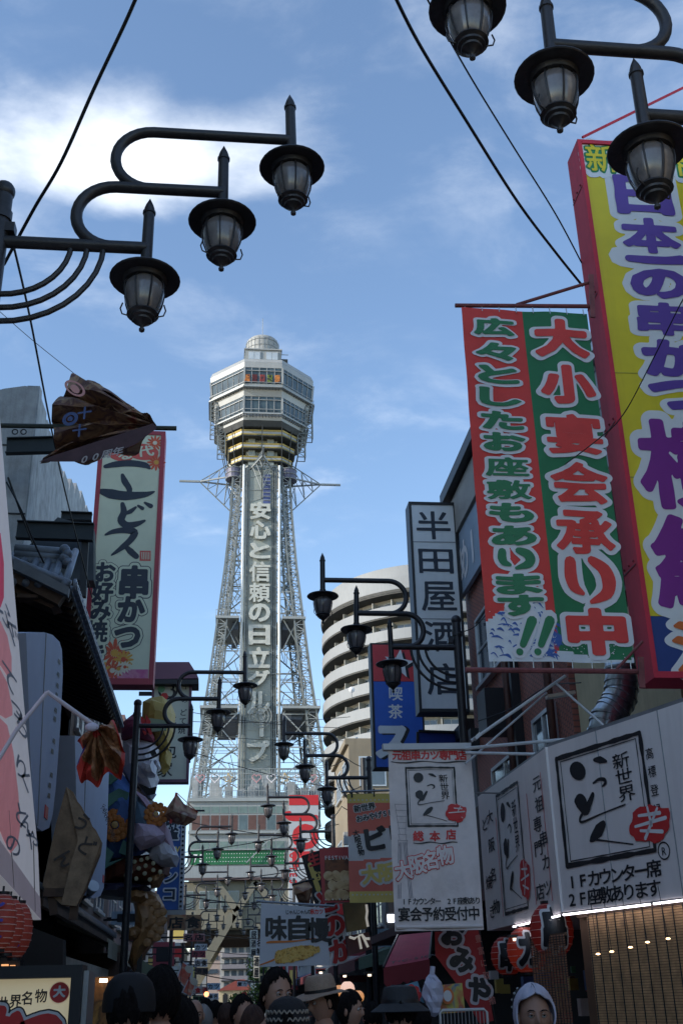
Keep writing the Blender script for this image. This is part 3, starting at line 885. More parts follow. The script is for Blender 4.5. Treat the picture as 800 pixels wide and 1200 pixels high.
# red lettered panel
rp = MB().box(8.35, 11.95, BY-.75, BY-.35, 9.8, 24.9).build('lettered_panel', mat('panel_white', (0.42,0.44,0.46), 0.5, 0, 0.05, 1), TW)
M_pr = mat('panel_red', (0.5,0.015,0.02), 0.5, 0, 0.06, 1)
MB().box(8.33, 11.97, BY-.79, BY-.765, 23.7, 24.92).build('red_header', M_pr, rp)
fr = Frame((8.35, BY-.77, 23.7), (1,0,0), (0,0,-1))
g = MB()
put_glyph(g, fr, 'J', 2.1, 1.3, 3.6, 4.0, 0.055, 0.01, rot=math.pi/2)
put_glyph(g, fr, 'O', 2.1, 3.75, 3.6, 4.0, 0.055, 0.012, rot=math.pi/2)
put_glyph(g, fr, 'L', 2.1, 6.4, 3.6, 4.0, 0.055, 0.014, rot=math.pi/2)
g.build('panel_lettering', M_pr, rp)
g = MB()
for i, ch in enumerate('SUITES'): put_glyph(g, fr, ch, 0.5, 5.2+i*.75, .9, 1.2, 0.03, 0.01, N=36, rot=math.pi/2)
g.build('panel_lettering', M_pr, rp)
# beige understorey with braces
u = MB().box(-6, 8.2, BY+.4, 162, 10.2, 15.0).build('understorey', M_tbeige, TW)
MB().box(-6.4, 12, BY+.1, 162, 9.6, 10.19).build('understorey_edge_beam', M_tbeige, TW)
MB().box(-6.2, 12, BY+2.2, 161, 9.1, 9.58).build('underside', M_tdark, TW)
for k in range(9): MB().box(-6.2, 12, BY+3+k*2.6, BY+3.25+k*2.6, 8.6, 9.08).build('floor_beam', mat('underside_brown', (0.06,0.04,0.03), 0.7), TW)
for x in (-5.2, -2.3, .2, 3.6, 6.0):
    f = MB().box(x, x+2.2, BY+.3, BY+.398, 11.9, 13.9).build('window', M_tlt, u)
    MB().box(x+.1, x+1.03, BY+.27, BY+.297, 12.0, 13.8).build('pane', M_bwin, u); MB().box(x+1.17, x+2.1, BY+.27, BY+.297, 12.0, 13.8).build('pane', M_bwin, u)
for s in (-1, 1):
    cx = 4.55 + s*2.35
    for a, b, w in (((cx-2.6,14.9),(cx,11.6),.75), ((cx+2.2,14.9),(cx,11.6),.75), ((cx,11.8),(cx,9.7),1.1), ((cx+0.45*s,11.2),(cx+s*6.5,1.5),1.0)):
        MB().beam((a[0], BY-.1, a[1]), (b[0], BY-.1, b[1]), w, 0.55, (0,1,0)).build('splayed_leg' if w == 1.0 else 'brace', M_tbeige, TW)
    MB().beam((cx+0.45*s, 160, 11.2), (cx+s*6.5, 160, 1.5), 1.0, 0.55, (0,1,0)).build('splayed_leg', M_tbeige, TW)
    for yy in (BY-.1, 160): MB().box(cx+s*6.6-1, cx+s*6.6+1, yy-1, yy+1, 0, 1.6).build('footing', M_tbeige, TW)
for (x, zt, zb) in ((8.35, 15, 9.7), (9.5, 15, 9.7)): MB().tube([(x, BY-.5, 0), (x, BY-.5, 15)], .14, 8).build('drain_pipe', M_tlt, TW)

# ================================================================== ROUND APARTMENT BUILDING
AX, AY, AR = 28.6, 142.0, 15.4
AP = thing('round_apartment_building', 'cream apartment block with curved balconies stacked on a rounded corner, right of the tower', 'building', (AX, AY, 0))
M_acr = mat('cream_balcony', (0.27,0.285,0.295), 0.7, 0, 0.05, 0.4, streak=0.25)
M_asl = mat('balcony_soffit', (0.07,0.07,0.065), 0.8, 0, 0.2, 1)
M_awl = mat('apartment_wall', (0.36,0.36,0.33), 0.8, 0, 0.1, 0.5)
MB().lathe([(AR-2.0, 0), (AR-2.0, 52)], (AX, AY, 0), 64).build('wall', M_awl, AP, smooth=True)
MB().lathe([(AR+.1, 48.9), (AR+.1, 50.6), (AR-.7, 50.7), (AR-.7, 52.3), (0, 52.9)], (AX, AY, 0), 72).build('roof', M_acr, AP, smooth='auto')
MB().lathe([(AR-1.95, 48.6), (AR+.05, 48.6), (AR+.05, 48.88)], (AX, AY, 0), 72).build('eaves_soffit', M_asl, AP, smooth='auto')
A0, A1 = R(140), R(290)
for k in range(16):
    z = 2.2+k*3.1
    b = MB().lathe([(AR-.12,z+1.25),(AR,z+1.25),(AR+.02,z-.12),(AR-.12,z-.12),(AR-.12,z+1.25)], (AX,AY,0), 48, a0=A0, a1=A1).build('balcony', M_acr, AP, smooth='auto')
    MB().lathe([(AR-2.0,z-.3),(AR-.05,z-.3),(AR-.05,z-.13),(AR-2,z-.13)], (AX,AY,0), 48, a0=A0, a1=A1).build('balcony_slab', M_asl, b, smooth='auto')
    for q, a in enumerate(range(150, 290, 11)):
        c_, s_ = math.cos(R(a)), math.sin(R(a))
        MB().beam((AX+(AR-2)*c_, AY+(AR-2)*s_, z+1.35), (AX+(AR-.9)*c_, AY+(AR-.9)*s_, z+1.35), 0.12, 2.2).build('divider', M_awl, b)
        a2 = R(a+5); c_, s_ = math.cos(a2), math.sin(a2)
        p = Vector((AX+(AR-1.92)*c_, AY+(AR-1.92)*s_, z+1.25)); t_ = Vector((-s_, c_, 0))
        MB().beam(p-t_*.95, p+t_*.95, 0.1, 2.1).build('window', M_tlt, b)
        MB().beam(p-t_*.85+Vector((c_,s_,0))*.04, p-t_*.05+Vector((c_,s_,0))*.04, 0.06, 1.9).build('pane', M_glass, b)
        MB().beam(p+t_*.05+Vector((c_,s_,0))*.04, p+t_*.85+Vector((c_,s_,0))*.04, 0.06, 1.9).build('pane', M_glass, b)
# plain flat wing on the street side, stepping back, as the lower white wall and pipes
MB().box(AX-15.3, AX-6, AY-9, AY+2, 0, 9).build('lower_wing', M_awl, AP)
sd = thing('satellite_dish', 'white satellite dish on a balcony rail of the round apartment block', 'dish', (15.243, 127.000, 35.558))
MB().lathe([(0,0),(.2,.03),(.38,.1)], tuple(sd.location), 16, axis='y').build('reflector', M_whitep, sd, smooth=True)
MB().beam(Vector(sd.location), Vector(sd.location)+Vector((0,.1,-.9)), .06).build('mount', M_steel, sd)

# ================================================================== STREET BUILDINGS
M_brick = brick_mat('brown_tile', (0.4,0.13,0.09), (0.45,0.16,0.11), (0.2,0.1,0.08), 1.0, 0.085, 0.085, rot=(0, R(90), 0), rough=0.7, msize=0.012)
M_cream = mat('cream_render', (0.42,0.36,0.25), 0.8, 0, 0.12, 1.5, streak=0.4)
M_conc = mat('concrete', (0.34,0.345,0.35), 0.85, 0, 0.25, 2.5, 0.3, 25, streak=0.5)
M_frame = mat('bronze_frame', (0.12,0.06,0.05), 0.5, 0.1, 0.1, 5)
M_alum = mat('aluminium', (0.55,0.57,0.58), 0.4, 0.5, 0.08, 5)
M_paintw = mat('white_pipe', (0.55,0.56,0.57), 0.4, 0, 0.1, 5)
def wall_window(par, X, ya, yb, za, zb, s, frame=None, panes=2, depth=0.05):
    """window in a wall facing the street; s = -1 on the right side (wall faces -X)"""
    frame = frame or M_frame; w = 0.06
    f = MB()
    f.box(X, X+s*depth, ya, yb, za, za+w).box(X, X+s*depth, ya, yb, zb-w, zb)
    for k in range(panes+1):
        y = ya+(yb-ya-w)*k/panes; f.box(X, X+s*(depth+.004), y, y+w, za+w, zb-w)
    f.box(X, X+s*(depth-.01), ya+w, yb-w, (za+zb)/2-.02, (za+zb)/2+.02)
    fo = f.build('window', frame, par)
    for k in range(panes):
        y0 = ya+w+(yb-ya-w)*k/panes; y1 = y0+(yb-ya-w)/panes-w
        MB().box(X+s*.006, X+s*.02, y0, y1, za+w, zb-w).build('pane', M_glass, fo if par.parent is None else par)
    MB().box(X, X+s*(depth+.06), ya-.05, yb+.05, za-.07, za-.005).build('sill', frame, fo if par.parent is None else par)
# right: brown tiled building
B = thing('brown_tiled_building', 'dark red brown tiled building with dark roof eaves behind the red and green banner', 'building', (5.2, 17.5, 0))
MB().box(4.8, 12, 14.5, 20.4, 0, 11.0).build('wall', M_brick, B)
MB().box(4.45, 12.2, 14.3, 20.6, 11.05, 11.3).build('roof', M_black, B)
MB().box(4.6, 4.78, 14.5, 20.4, 10.2, 11.0).build('eaves_panel', mat('light_soffit', (0.3,0.28,0.24), 0.7), B)
bp = MB().box(4.66, 4.74, 16.9, 20.35, 8.9, 10.18).build('advert_board', mat('pale_blue_board', (0.3,0.38,0.46), 0.5), B)
g = MB(); fr = Frame((4.655, 20.3, 10.1), (0,-1,0), (0,0,-1))
for i, ch in enumerate('め1'): put_glyph(g, fr, ch, .6+i*.8, .6, .9, .9, 0.03, 0.004)
g.build('board_lettering', M_whitep, bp)
for (ya, yb, za, zb) in ((17.7,19.6,6.9,8.2), (15.0,16.9,6.9,8.2), (17.3,19.2,4.0,5.3), (15.2,16.4,4.4,5.5), (15.2,16.6,9.0,10.0)):
    wall_window(B, 4.8, ya, yb, za, zb, -1, M_alum)
MB().box(4.66, 4.8, 17.0, 17.12, 2.5, 11).build('corner_strip', M_black, B)
for y in (15.1, 17.4): MB().tube([(4.68,y,2.5),(4.68,y,10.9)], .06, 8).build('drain_pipe', M_frame, B, smooth=True)
MB().box(4.3, 4.79, 17.4, 18.0, 5.6, 6.3).build('wall_box', M_black, B)
# right: cream building behind the yellow sign
M_cream = mat('brown_cream_render', (0.26,0.2,0.13), 0.8, 0, 0.12, 1.5, streak=0.4)
C = thing('cream_building', 'cream and grey tiled shop building behind the yellow sign, with brown framed windows', 'building', (5.2, 10, 0))
MB().box(5.1, 12, 2.0, 14.49, 0, 8.1).build('wall', M_cream, C)
MB().box(5.09, 12, 2.0, 14.48, 8.1, 9.7).build('upper_wall', brick_mat('grey_panel_tile', (0.34,0.35,0.35), (0.38,0.39,0.39), (0.12,0.12,0.12), 1.0, 0.3, 0.6, rot=(0, R(90), 0), rough=0.6), C)
MB().box(4.95, 12, 1.9, 14.49, 9.72, 9.85).build('coping', M_alum, C)
for (ya, yb, za, zb) in ((11.2,13.4,6.3,8.0), (8.6,10.8,6.3,8.0), (11.2,13.4,3.9,5.4), (6.2,8.2,6.3,8.0), (8.6,10.6,3.9,5.2)):
    wall_window(C, 5.1, ya, yb, za, zb, -1, M_frame, 3)
MB().box(4.85, 5.09, 10.2, 10.9, 3.4, 8).build('pier', M_black, C)
MB().box(4.86, 5.09, 11.0, 14.4, 3.3, 5.9).build('plinth_panel', mat('warm_cream_wall', (0.6,0.5,0.3), 0.8, 0, 0.12, 2, streak=.3), C)
# silver ventilation duct
D = thing('ventilation_duct', 'ribbed silver ventilation duct bending down below the yellow sign', 'duct', (4.45, 10.9, 3.2))
P_ = [(4.209, 10.900, 4.885), (4.182, 10.900, 4.605), (4.155, 10.900, 4.466), (4.072, 10.900, 4.329), (3.987, 10.900, 4.239), (3.933, 10.900, 4.096), (3.885, 10.900, 3.710)]
M_duct = mat('galvanised_steel', (0.42,0.45,0.47), 0.3, 0.85, 0.3, 8)
MB().tube(P_, .17, 20).build('duct_tube', M_duct, D, smooth=True)
for i in range(len(P_)-1):
    a, b = Vector(P_[i]), Vector(P_[i+1])
    for f in (0.0, 0.5):
        q = a.lerp(b, f); d_ = (b-a).normalized()*.012
        MB().tube([q-d_, q+d_], .182, 20).build('duct_seam', M_duct, D, smooth='auto')
# a run of further shop buildings on both sides
def shop(name, label, x0, x1, y0, y1, z1, m, s, floors, wm=None, group=None):
    b = thing(name, label, 'building', ((x0+x1)/2, (y0+y1)/2, 0), group)
    MB().box(x0, x1, y0, y1, 0, z1).build('wall', m, b)
    xf = x0 if s < 0 else x1
    MB().box(x0-.15, x1+.15, y0+.02, y1-.02, z1, z1+.25).build('parapet', m if floors > 2 else M_black, b)
    for f in range(1, floors):
        z = 3.3+(f-1)*2.9
        if z+1.6 > z1: break
        n = max(1, int((y1-y0)//2.6))
        for k in range(n):
            ya = y0+.5+(y1-y0-1)*k/n; wall_window(b, xf, ya, ya+1.7, z+.4, z+1.6, s, wm or M_alum, 2)
    # front towards the viewer, visible over lower neighbours
    for f in range(1, floors):
        z = 3.3+(f-1)*2.9
        if z+1.6 > z1: break
        for k in range(2):
            xa = (x0 if s < 0 else x1-3.2)+.4+k*1.5
            fo = MB().box(xa, xa+1.1, y0-.05, y0-.002, z+.4, z+1.6).build('window', M_alum, b)
            MB().box(xa+.06, xa+1.04, y0-.06, y0-.052, z+.46, z+1.54).build('pane', M_glass, fo)
    # shop opening and awning
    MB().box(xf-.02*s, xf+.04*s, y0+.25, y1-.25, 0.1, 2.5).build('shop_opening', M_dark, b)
    aw = MB(); xo = xf+s*.95
    aw.add([(xf+.01*s,y0+.2,3.0),(xf+.01*s,y1-.2,3.0),(xo,y1-.2,2.65),(xo,y0+.2,2.65),(xf+.01*s,y0+.2,3.06),(xf+.01*s,y1-.2,3.06),(xo,y1-.2,2.71),(xo,y0+.2,2.71)],[(0,1,2,3),(4,7,6,5),(2,6,7,3),(0,4,5,1),(0,3,7,4),(1,5,6,2)])
    aw.add([(xo,y0+.2,2.65),(xo,y1-.2,2.65),(xo,y1-.2,2.4),(xo,y0+.2,2.4)],[(0,1,2,3)])
    aw.build('awning', random.choice(AWN), b)
    return b
AWN = [mat('awning_maroon', (0.12,0.02,0.025), 0.7), mat('awning_navy', (0.03,0.05,0.12), 0.7), mat('awning_cream', (0.4,0.36,0.26), 0.7), mat('awning_green', (0.03,0.09,0.05), 0.7)]
M_bei = mat('beige_wall', (0.24,0.2,0.14), 0.8, 0, 0.1, 0.8, streak=0.4)
M_pinkw = mat('pinkish_wall', (0.3,0.2,0.18), 0.8, 0, 0.1, 0.8, streak=0.3)
M_gry = mat('grey_wall', (0.26,0.26,0.26), 0.8, 0, 0.1, 0.8, streak=0.3)
M_brn = mat('brown_wall', (0.14,0.09,0.07), 0.8, 0, 0.1, 0.8, streak=0.3)
M_lgt = mat('pale_wall', (0.45,0.45,0.43), 0.8, 0, 0.1, 0.8, streak=0.3)
for a in (
 ('dark narrow shop building behind the blue cafe sign on the right', 4.9, 12, 21, 26.5, 6.4, M_gry, -1, 2),
 ('low brown shop building beyond the blue cafe sign', 5.0, 12, 27, 34, 6.0, M_brn, -1, 2),
 ('grey shop building right of the street beyond the takoyaki poster', 5.0, 12, 34.6, 43.5, 6.6, M_gry, -1, 3),
 ('beige four storey building just left of the pink souvenir banner, pipes on its side', 5.15, 13, 44.5, 50.5, 11.2, M_bei, -1, 4),
 ('low pale shop building just beyond the beige four storey building', 5.2, 13, 51, 62, 7.4, M_lgt, -1, 3),
 ('pale building right of the street in front of the tower stair block', 5.2, 13, 63, 80, 7.2, M_lgt, -1, 3),
 ('pinkish low building near the tower on the right side', 5.3, 13, 81, 104, 6.4, M_pinkw, -1, 3),
 ('grey shop building next to the right leg of the tower', 5.4, 14, 105, 132, 6.8, M_gry, -1, 3),
 ('dark shop building behind the giant folk statue on the left', -12, -2.9, 21.2, 31, 8.6, M_brn, 1, 3),
 ('pinkish building left of the street behind the blue vertical sign', -12, -2.95, 31.5, 43, 9.0, M_pinkw, 1, 3),
 ('pale shop building on the left beyond the third lamp', -12, -3.0, 43.6, 55, 8.2, M_lgt, 1, 3),
 ('brown shop building on the left beyond the pale one', -12, -3.1, 58.5, 76, 6.6, M_brn, 1, 3),
 ('grey shop building on the left near the tower base', -12, -3.1, 77, 100, 6.6, M_gry, 1, 3),
 ('beige shop building beside the left leg of the tower', -12, -3.2, 101, 128, 6.4, M_bei, 1, 3)):
    shop('shop_building', a[0], *a[1:])
# unseen tall blocks added for shade; those behind stay low for sky light
for a in (('unseen building on the left beside the viewer, made tall to shade the street', -14, -2.6, 1.5, 8.3, 16.0, M_lgt, 1, 5), ('low grey building on the left, out of frame behind the viewer', -14, -2.6, -28, 1.2, 4.6, M_gry, 1, 2), ('unseen tall block added behind the tiled restaurant to shade the street', -16, -7.2, 8.0, 19.9, 18, M_lgt, 1, 4), ('plain unseen block added behind the far left shops for shade', -30, -12.2, 58, 95, 17, M_gry, 1, 5), ('second plain unseen block added behind the far left shops for shade', -30, -12.2, 96, 126, 17, M_lgt, 1, 5),
          ('tall brown building on the right, out of frame beside the viewer', 4.9, 14, -28, 1.6, 4.6, M_brn, -1, 2)):
    shop('shop_building', a[0], *a[1:])
# left: concrete building with jagged stepped wall
K = thing('concrete_building', 'grey concrete building with a jagged sloping top wall in the upper left', 'building', (-6, 24, 0))
zt = (-3.900, 19.862, 13.314)[2]
MB().box(-11, -3.92, 20.0, 31.0, 0, 8.99).build('wall', M_conc, K)
MB().prism([(-11,9.0),(-3.93,9.0),(-3.93,13.25),(-4.2,13.3),(-4.6,13.22),(-5.1,13.05),(-5.6,13.1),(-11,13.4)], 20.0, 20.5).build('front_wall', M_conc, K)
edge = [(19.862, 13.314), (20.422, 13.194), (21.199, 13.175), (21.626, 13.134), (22.504, 13.300), (23.185, 13.166), (24.020, 13.335), (25.155, 13.681), (26.053, 13.993), (27.067, 14.251), (28.266, 14.369), (29.394, 14.395), (29.691, 14.309)]
step = []
for (a, b), (a2, b2) in zip(edge, edge[1:]): step += [(a, b), (a+(a2-a)*.75, b+.04), (a+(a2-a)*.8, b-.12)]
edge = step+[edge[-1]]
MB().prism([(20.01,9.0)]+[(max(a,20.01),b) for a, b in edge]+[(edge[-1][0]+.5,9.0)], -4.15, -3.9, 'x').build('jagged_side_wall', mat('stained_side_wall', (0.3,0.32,0.34), 0.85, 0, 0.3, 3, 0.3, 20, streak=0.7), K)
for z in (11.9, 10.4): MB().box(-10.5, -3.92, 19.98, 19.995, z, z+.03).build('joint', M_black, K)
for (x0_, z_, w_) in ((-4.6, 11.0, 2.2), ):
    pass
def ibeam(par, a, b, h, name='steel_beam'):
    a, b = Vector(a), Vector(b)
    MB().beam(a, b, .02, h).beam(a+Vector((0,0,h/2)), b+Vector((0,0,h/2)), .14, .02).beam(a-Vector((0,0,h/2)), b-Vector((0,0,h/2)), .14, .02).build(name, mat('dark_green_steel', (0.015,0.022,0.026), 0.6, 0.1, 0.2, 4), par)
SF = thing('steel_sign_frame', 'dark steel beams holding the tall kushikatsu sign out from the left building', 'frame', (-3, 18.6, 8))
for (p, q, h) in (((-4.118, 18.600, 11.169), (-3.001, 18.600, 11.242), .3), ((-3.769, 18.600, 9.481), (-2.406, 18.600, 9.461), .32), ((-3.169, 19.600, 10.208), (-2.589, 19.600, 10.204), .15)):
    ibeam(SF, p, q, h)
MB().beam((-2.555, 18.700, 9.483), (-2.525, 18.700, 8.247), .12).build('post', M_black, SF)
pl = [(-3.873, 9.239), (-3.588, 9.484), (-3.166, 10.013), (-2.490, 9.819), (-2.417, 8.760), (-3.793, 8.737)]
MB().prism(pl, 19.2, 19.6).build('roof_back_panel', mat('dark_slate', (0.05,0.06,0.07), 0.4, 0.1, 0.3, 2), SF)

# left: restaurant house with tiled eaves
H = thing('tiled_roof_restaurant', 'dark timber restaurant with curved grey roof tiles along two eaves on the left', 'building', (-3.5, 17, 0))
M_tile = mat('roof_tile', (0.17,0.19,0.22), 0.38, 0.1, 0.25, 6, 0.15, 30)
M_wood = mat('dark_timber', (0.035,0.02,0.013), 0.7, 0, 0.35, 5, 0.2, 20)
M_wood2 = mat('verge_timber', (0.09,0.05,0.03), 0.7, 0, 0.35, 5, 0.2, 20)
EX, EZ, Y0_, Y1_ = -2.0, 6.5, 13.55, 21.1
MB().box(-9, -2.9, 13.0, 21.1, 0, 6.6).build('wall', mat('dark_plaster', (0.06,0.05,0.045), 0.8, 0, 0.3, 2), H)
sl = MB().prism([(EX, EZ-.03), (EX, EZ+.06), (-6.2, 8.25), (-6.2, 8.1)], Y0_, Y1_).build('roof_deck', M_wood, H)
# tiles: one mesh shared by every roll, one by every round end
roll = MB().tube([(0,0,0),(-.62,0,.26)], .06, 8).mesh('tile', M_tile, smooth=True)
endm = MB().tube([(.03,0,0),(0,0,0)], .085, 14).tube([(.045,0,0),(.03,0,0)], .05, 12).mesh('tile_end', M_tile, smooth='auto')
lipm = MB().prism([(-.11,-.035),(.11,-.035),(.11,.02),(0,-.01),(-.11,.02)], -.02, .05, 'x').mesh('tile_lip', M_tile)
n = int((Y1_-Y0_)/.235)
for i in range(n+1):
    y = Y0_+i*.235
    share(endm, 'tile_end', H, (EX+.05, y, EZ+.08), (0, 0, 0))
    share(lipm, 'tile_lip', H, (EX+.05, y+.1175, EZ+.05))
    for j in range(3):
        share(roll, 'tile', H, (EX-.0-j*.62, y, EZ+.09+j*.26))
# hip slope towards the viewer with rolls, verge boards, ridge stack
hp = MB().add([(EX,13.5,EZ+.03),(-3.4,13.5,EZ+.1),(-3.4,14.6,EZ+.95),(EX-.45,14.6,EZ+.95)], [(0,1,2,3)]).build('hip_slope', M_tile, H)
for i in range(9):
    x = EX-.06-i*.16
    MB().tube([(x,13.42,EZ+.02+i*.008),(x-.03,14.0,EZ+.47),(x-.06,14.6,EZ+.98)], .05, 8).build('tile', M_tile, H, smooth=True)
v = [(-2.687, 6.853), (-1.971, 6.458), (-1.984, 6.354), (-2.693, 6.701)]
MB().prism(v, 13.3, 13.42).build('barge_board', mat('grey_barge_board', (0.16,0.17,0.18), 0.6, 0, 0.2, 4), H)
v = [(-2.705, 6.763), (-2.043, 6.412), (-2.118, 6.285), (-2.687, 6.576)]
MB().prism(v, 13.45, 13.6).build('verge_board', M_wood2, H)
MB().prism([(-2.715, 6.608), (-2.120, 6.326), (-2.224, 6.289), (-2.703, 6.491)], 13.6, 13.9).build('verge_board', M_wood2, H)
MB().prism([(-2.649, 6.433), (-2.373, 6.437), (-2.390, 6.390), (-2.645, 6.387)], 13.5, 13.7).build('tie_beam', M_wood2, H)
MB().prism([(-2.757, 6.767), (-2.559, 6.650), (-2.561, 6.555), (-2.736, 6.552)], 13.9, 14.0).build('gable_plaster', mat('gable_white', (0.4,0.42,0.44), 0.7), H)
for p, q in (((-2.893, 14.300, 7.378),(-2.175, 14.300, 7.329)), ((-2.884, 14.300, 7.290),(-2.168, 14.300, 7.240)), ((-2.876, 14.300, 7.202),(-2.162, 14.300, 7.165))):
    MB().tube([p, q], .07, 10).build('ridge_tile', mat('ridge_tile_grey', (0.15,0.165,0.18), 0.5, 0, 0.25, 8), H, smooth=True)
for c_ in ((-2.202, 14.150, 7.318), (-2.163, 14.150, 7.256), (-2.192, 14.150, 7.193), (-2.153, 14.150, 7.131)):
    MB().ball(c_, .075, 10, 6).build('ridge_ornament', M_tile, H, smooth=True)
for i in range(26):
    y = Y0_+.1+i*.285
    MB().beam((EX+.0, y, EZ-.07), (-3.0, y, EZ+.33), .07, .09).build('rafter', M_wood, H)
MB().box(-2.95, -2.9, 13.5, 21, 3.0, 6.6).build('dark_timber_wall', M_wood, H)
# lower eave
EZ2 = 2.78
MB().prism([(EX, EZ2-.03), (EX, EZ2+.05), (-2.95, 3.35), (-2.95, 3.2)], 13.4, 23).build('lower_eave_deck', M_wood, H)
roll2 = MB().tube([(0,0,0),(-.9,0,.53)], .04, 6).mesh('tile', M_tile, smooth=True)
end2 = MB().tube([(.03,0,0),(0,0,0)], .05, 10).mesh('tile_end', M_tile, smooth='auto')
for i in range(60):
    y = 13.45+i*.16
    share(roll2, 'tile', H, (EX, y, EZ2+.08)); share(end2, 'tile_end', H, (EX+.03, y, EZ2+.06))
MB().box(EX-.05, EX+.02, 13.4, 23, EZ2-.12, EZ2-.04).build('eave_board', M_wood2, H)
MB().box(-2.6, -2.15, 11.5, 13.4, 2.0, 2.75).build('plaster_corner', mat('dull_plaster', (0.45,0.39,0.3), 0.8, 0, 0.2, 3), H)
MB().box(-2.6, -2.1, 13.4, 23.5, 1.95, 2.25).build('shopfront_lintel', mat('dull_plaster', (0.28,0.25,0.2), 0.8), H)
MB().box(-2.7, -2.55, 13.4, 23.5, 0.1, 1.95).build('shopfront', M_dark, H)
for k, y in enumerate((14.1, 15.3, 16.5, 17.9)):
    sp = thing('spotlight', ('nearest small spotlight standing on the lower left eave', 'second small spotlight on the lower left eave', 'third small spotlight on the lower left eave', 'farthest small spotlight on the lower left eave')[k], 'spotlight', (EX-.1, y, EZ2+.12), 'spotlights on the lower tiled eave')
    MB().tube([(EX-.1,y,EZ2+.1),(EX-.08,y,EZ2+.3),(EX+.05,y-.05,EZ2+.42)], .02, 6).build('stand', M_black, sp)
    MB().tube([(EX+.02,y+.05,EZ2+.4),(EX+.1,y-.1,EZ2+.5)], [.06,.1], 12).build('lamp_head', M_steel, sp, smooth='auto')
    MB().tube([(EX+.1,y-.1,EZ2+.5),(EX+.104,y-.107,EZ2+.504)], [.095,.095], 12).build('lens', M_alum, sp)

# ================================================================== FAR THINGS UNDER THE TOWER
FB = thing('far_apartment_block', 'distant apartment block with dark balcony lines seen through the tower base', 'building', (6.5, 330, 0))
p = [(0.327, 21.367), (8.954, 21.230), (0.811, 0.778), (9.203, 0.590)]
fx0, fx1, fz = p[0][0], p[1][0], p[0][1]
MB().box(fx0, fx1+3, 330, 350, 0, fz).build('wall', mat('far_cream', (0.36,0.35,0.33), 0.8), FB)
for k in range(10):
    z = 1.5+k*2.95
    bl = MB().box(fx0+1, fx1-.6, 328.6, 330, z, z+1.1).build('balcony', mat('far_mauve', (0.2,0.18,0.19), 0.8), FB)
    MB().box(fx0+.8, fx1-.4, 328.4, 330, z-.25, z-.01).build('slab', M_black, bl)
    for q in range(4):
        MB().box(fx0+1.6+q*2.0, fx0+3.0+q*2.0, 329.9, 329.99, z+1.15, z+2.5).build('window', M_glass, FB)
FC = thing('pinkish_far_building', 'distant pinkish building low at the left of the tower opening', 'building', (0, 260, 0))
p = [(-3.180, 12.660), (0.639, 0.953)]
MB().box(p[0][0]-3, p[1][0], 260, 275, 0, p[0][1]).build('wall', mat('far_pink', (0.4,0.3,0.25), 0.8), FC)
for k in range(5):
    MB().box(p[0][0], p[1][0]-.5, 259.8, 259.99, 2+k*2.8, 2.9+k*2.8).build('window', M_glass, FC)
FY_ = thing('red_roofed_house', 'small cream house with red roof and arched windows at the street end', 'house', (5, 200, 0))
p = [(0.433, 3.569), (5.405, 3.464), (2.957, 5.221)]
MB().box(p[0][0], p[1][0], 200, 210, 0, p[0][1]).build('wall', mat('far_yellow', (0.5,0.42,0.27), 0.8), FY_)
MB().prism([(p[0][0]-.4,p[0][1]+.01),(p[1][0]+.4,p[0][1]+.01),(p[1][0]-.8,p[2][1]),(p[0][0]+3.0,p[2][1])], 199.6, 210).build('roof', mat('far_red_roof', (0.22,0.05,0.04), 0.7), FY_)
for k in range(3):
    x = p[0][0]+.6+k*1.75
    MB().prism([(x,1.6),(x+.8,1.6),(x+.8,2.9),(x+.4,3.2),(x,2.9)], 199.9, 199.995).build('window', M_black, FY_)
    MB().box(x-.08, x+.88, 199.8, 199.99, 1.45, 1.58).build('sill', M_lgt, FY_)
for k, (x0, y0, z1, m, l) in enumerate((( 9, 225, 17, M_pinkw, 'distant reddish building behind the white skewer poster'), (-9, 230, 11, M_gry, 'distant grey building left of the street end'), (11, 190, 9, M_lgt, 'distant pale building right of the street end'))):
    b = thing('far_building', l, 'building', (x0, y0, 0)); MB().box(x0-.5, x0+9 if x0 > 0 else x0+7, y0, y0+12, 0, z1).build('wall', m, b)
    for f in range(int(z1//3)):
        for q in range(4): MB().box(x0+q*1.7, x0+q*1.7+1, y0-.05, y0-.005, 1+f*3, 2.4+f*3).build('window', M_glass, b)

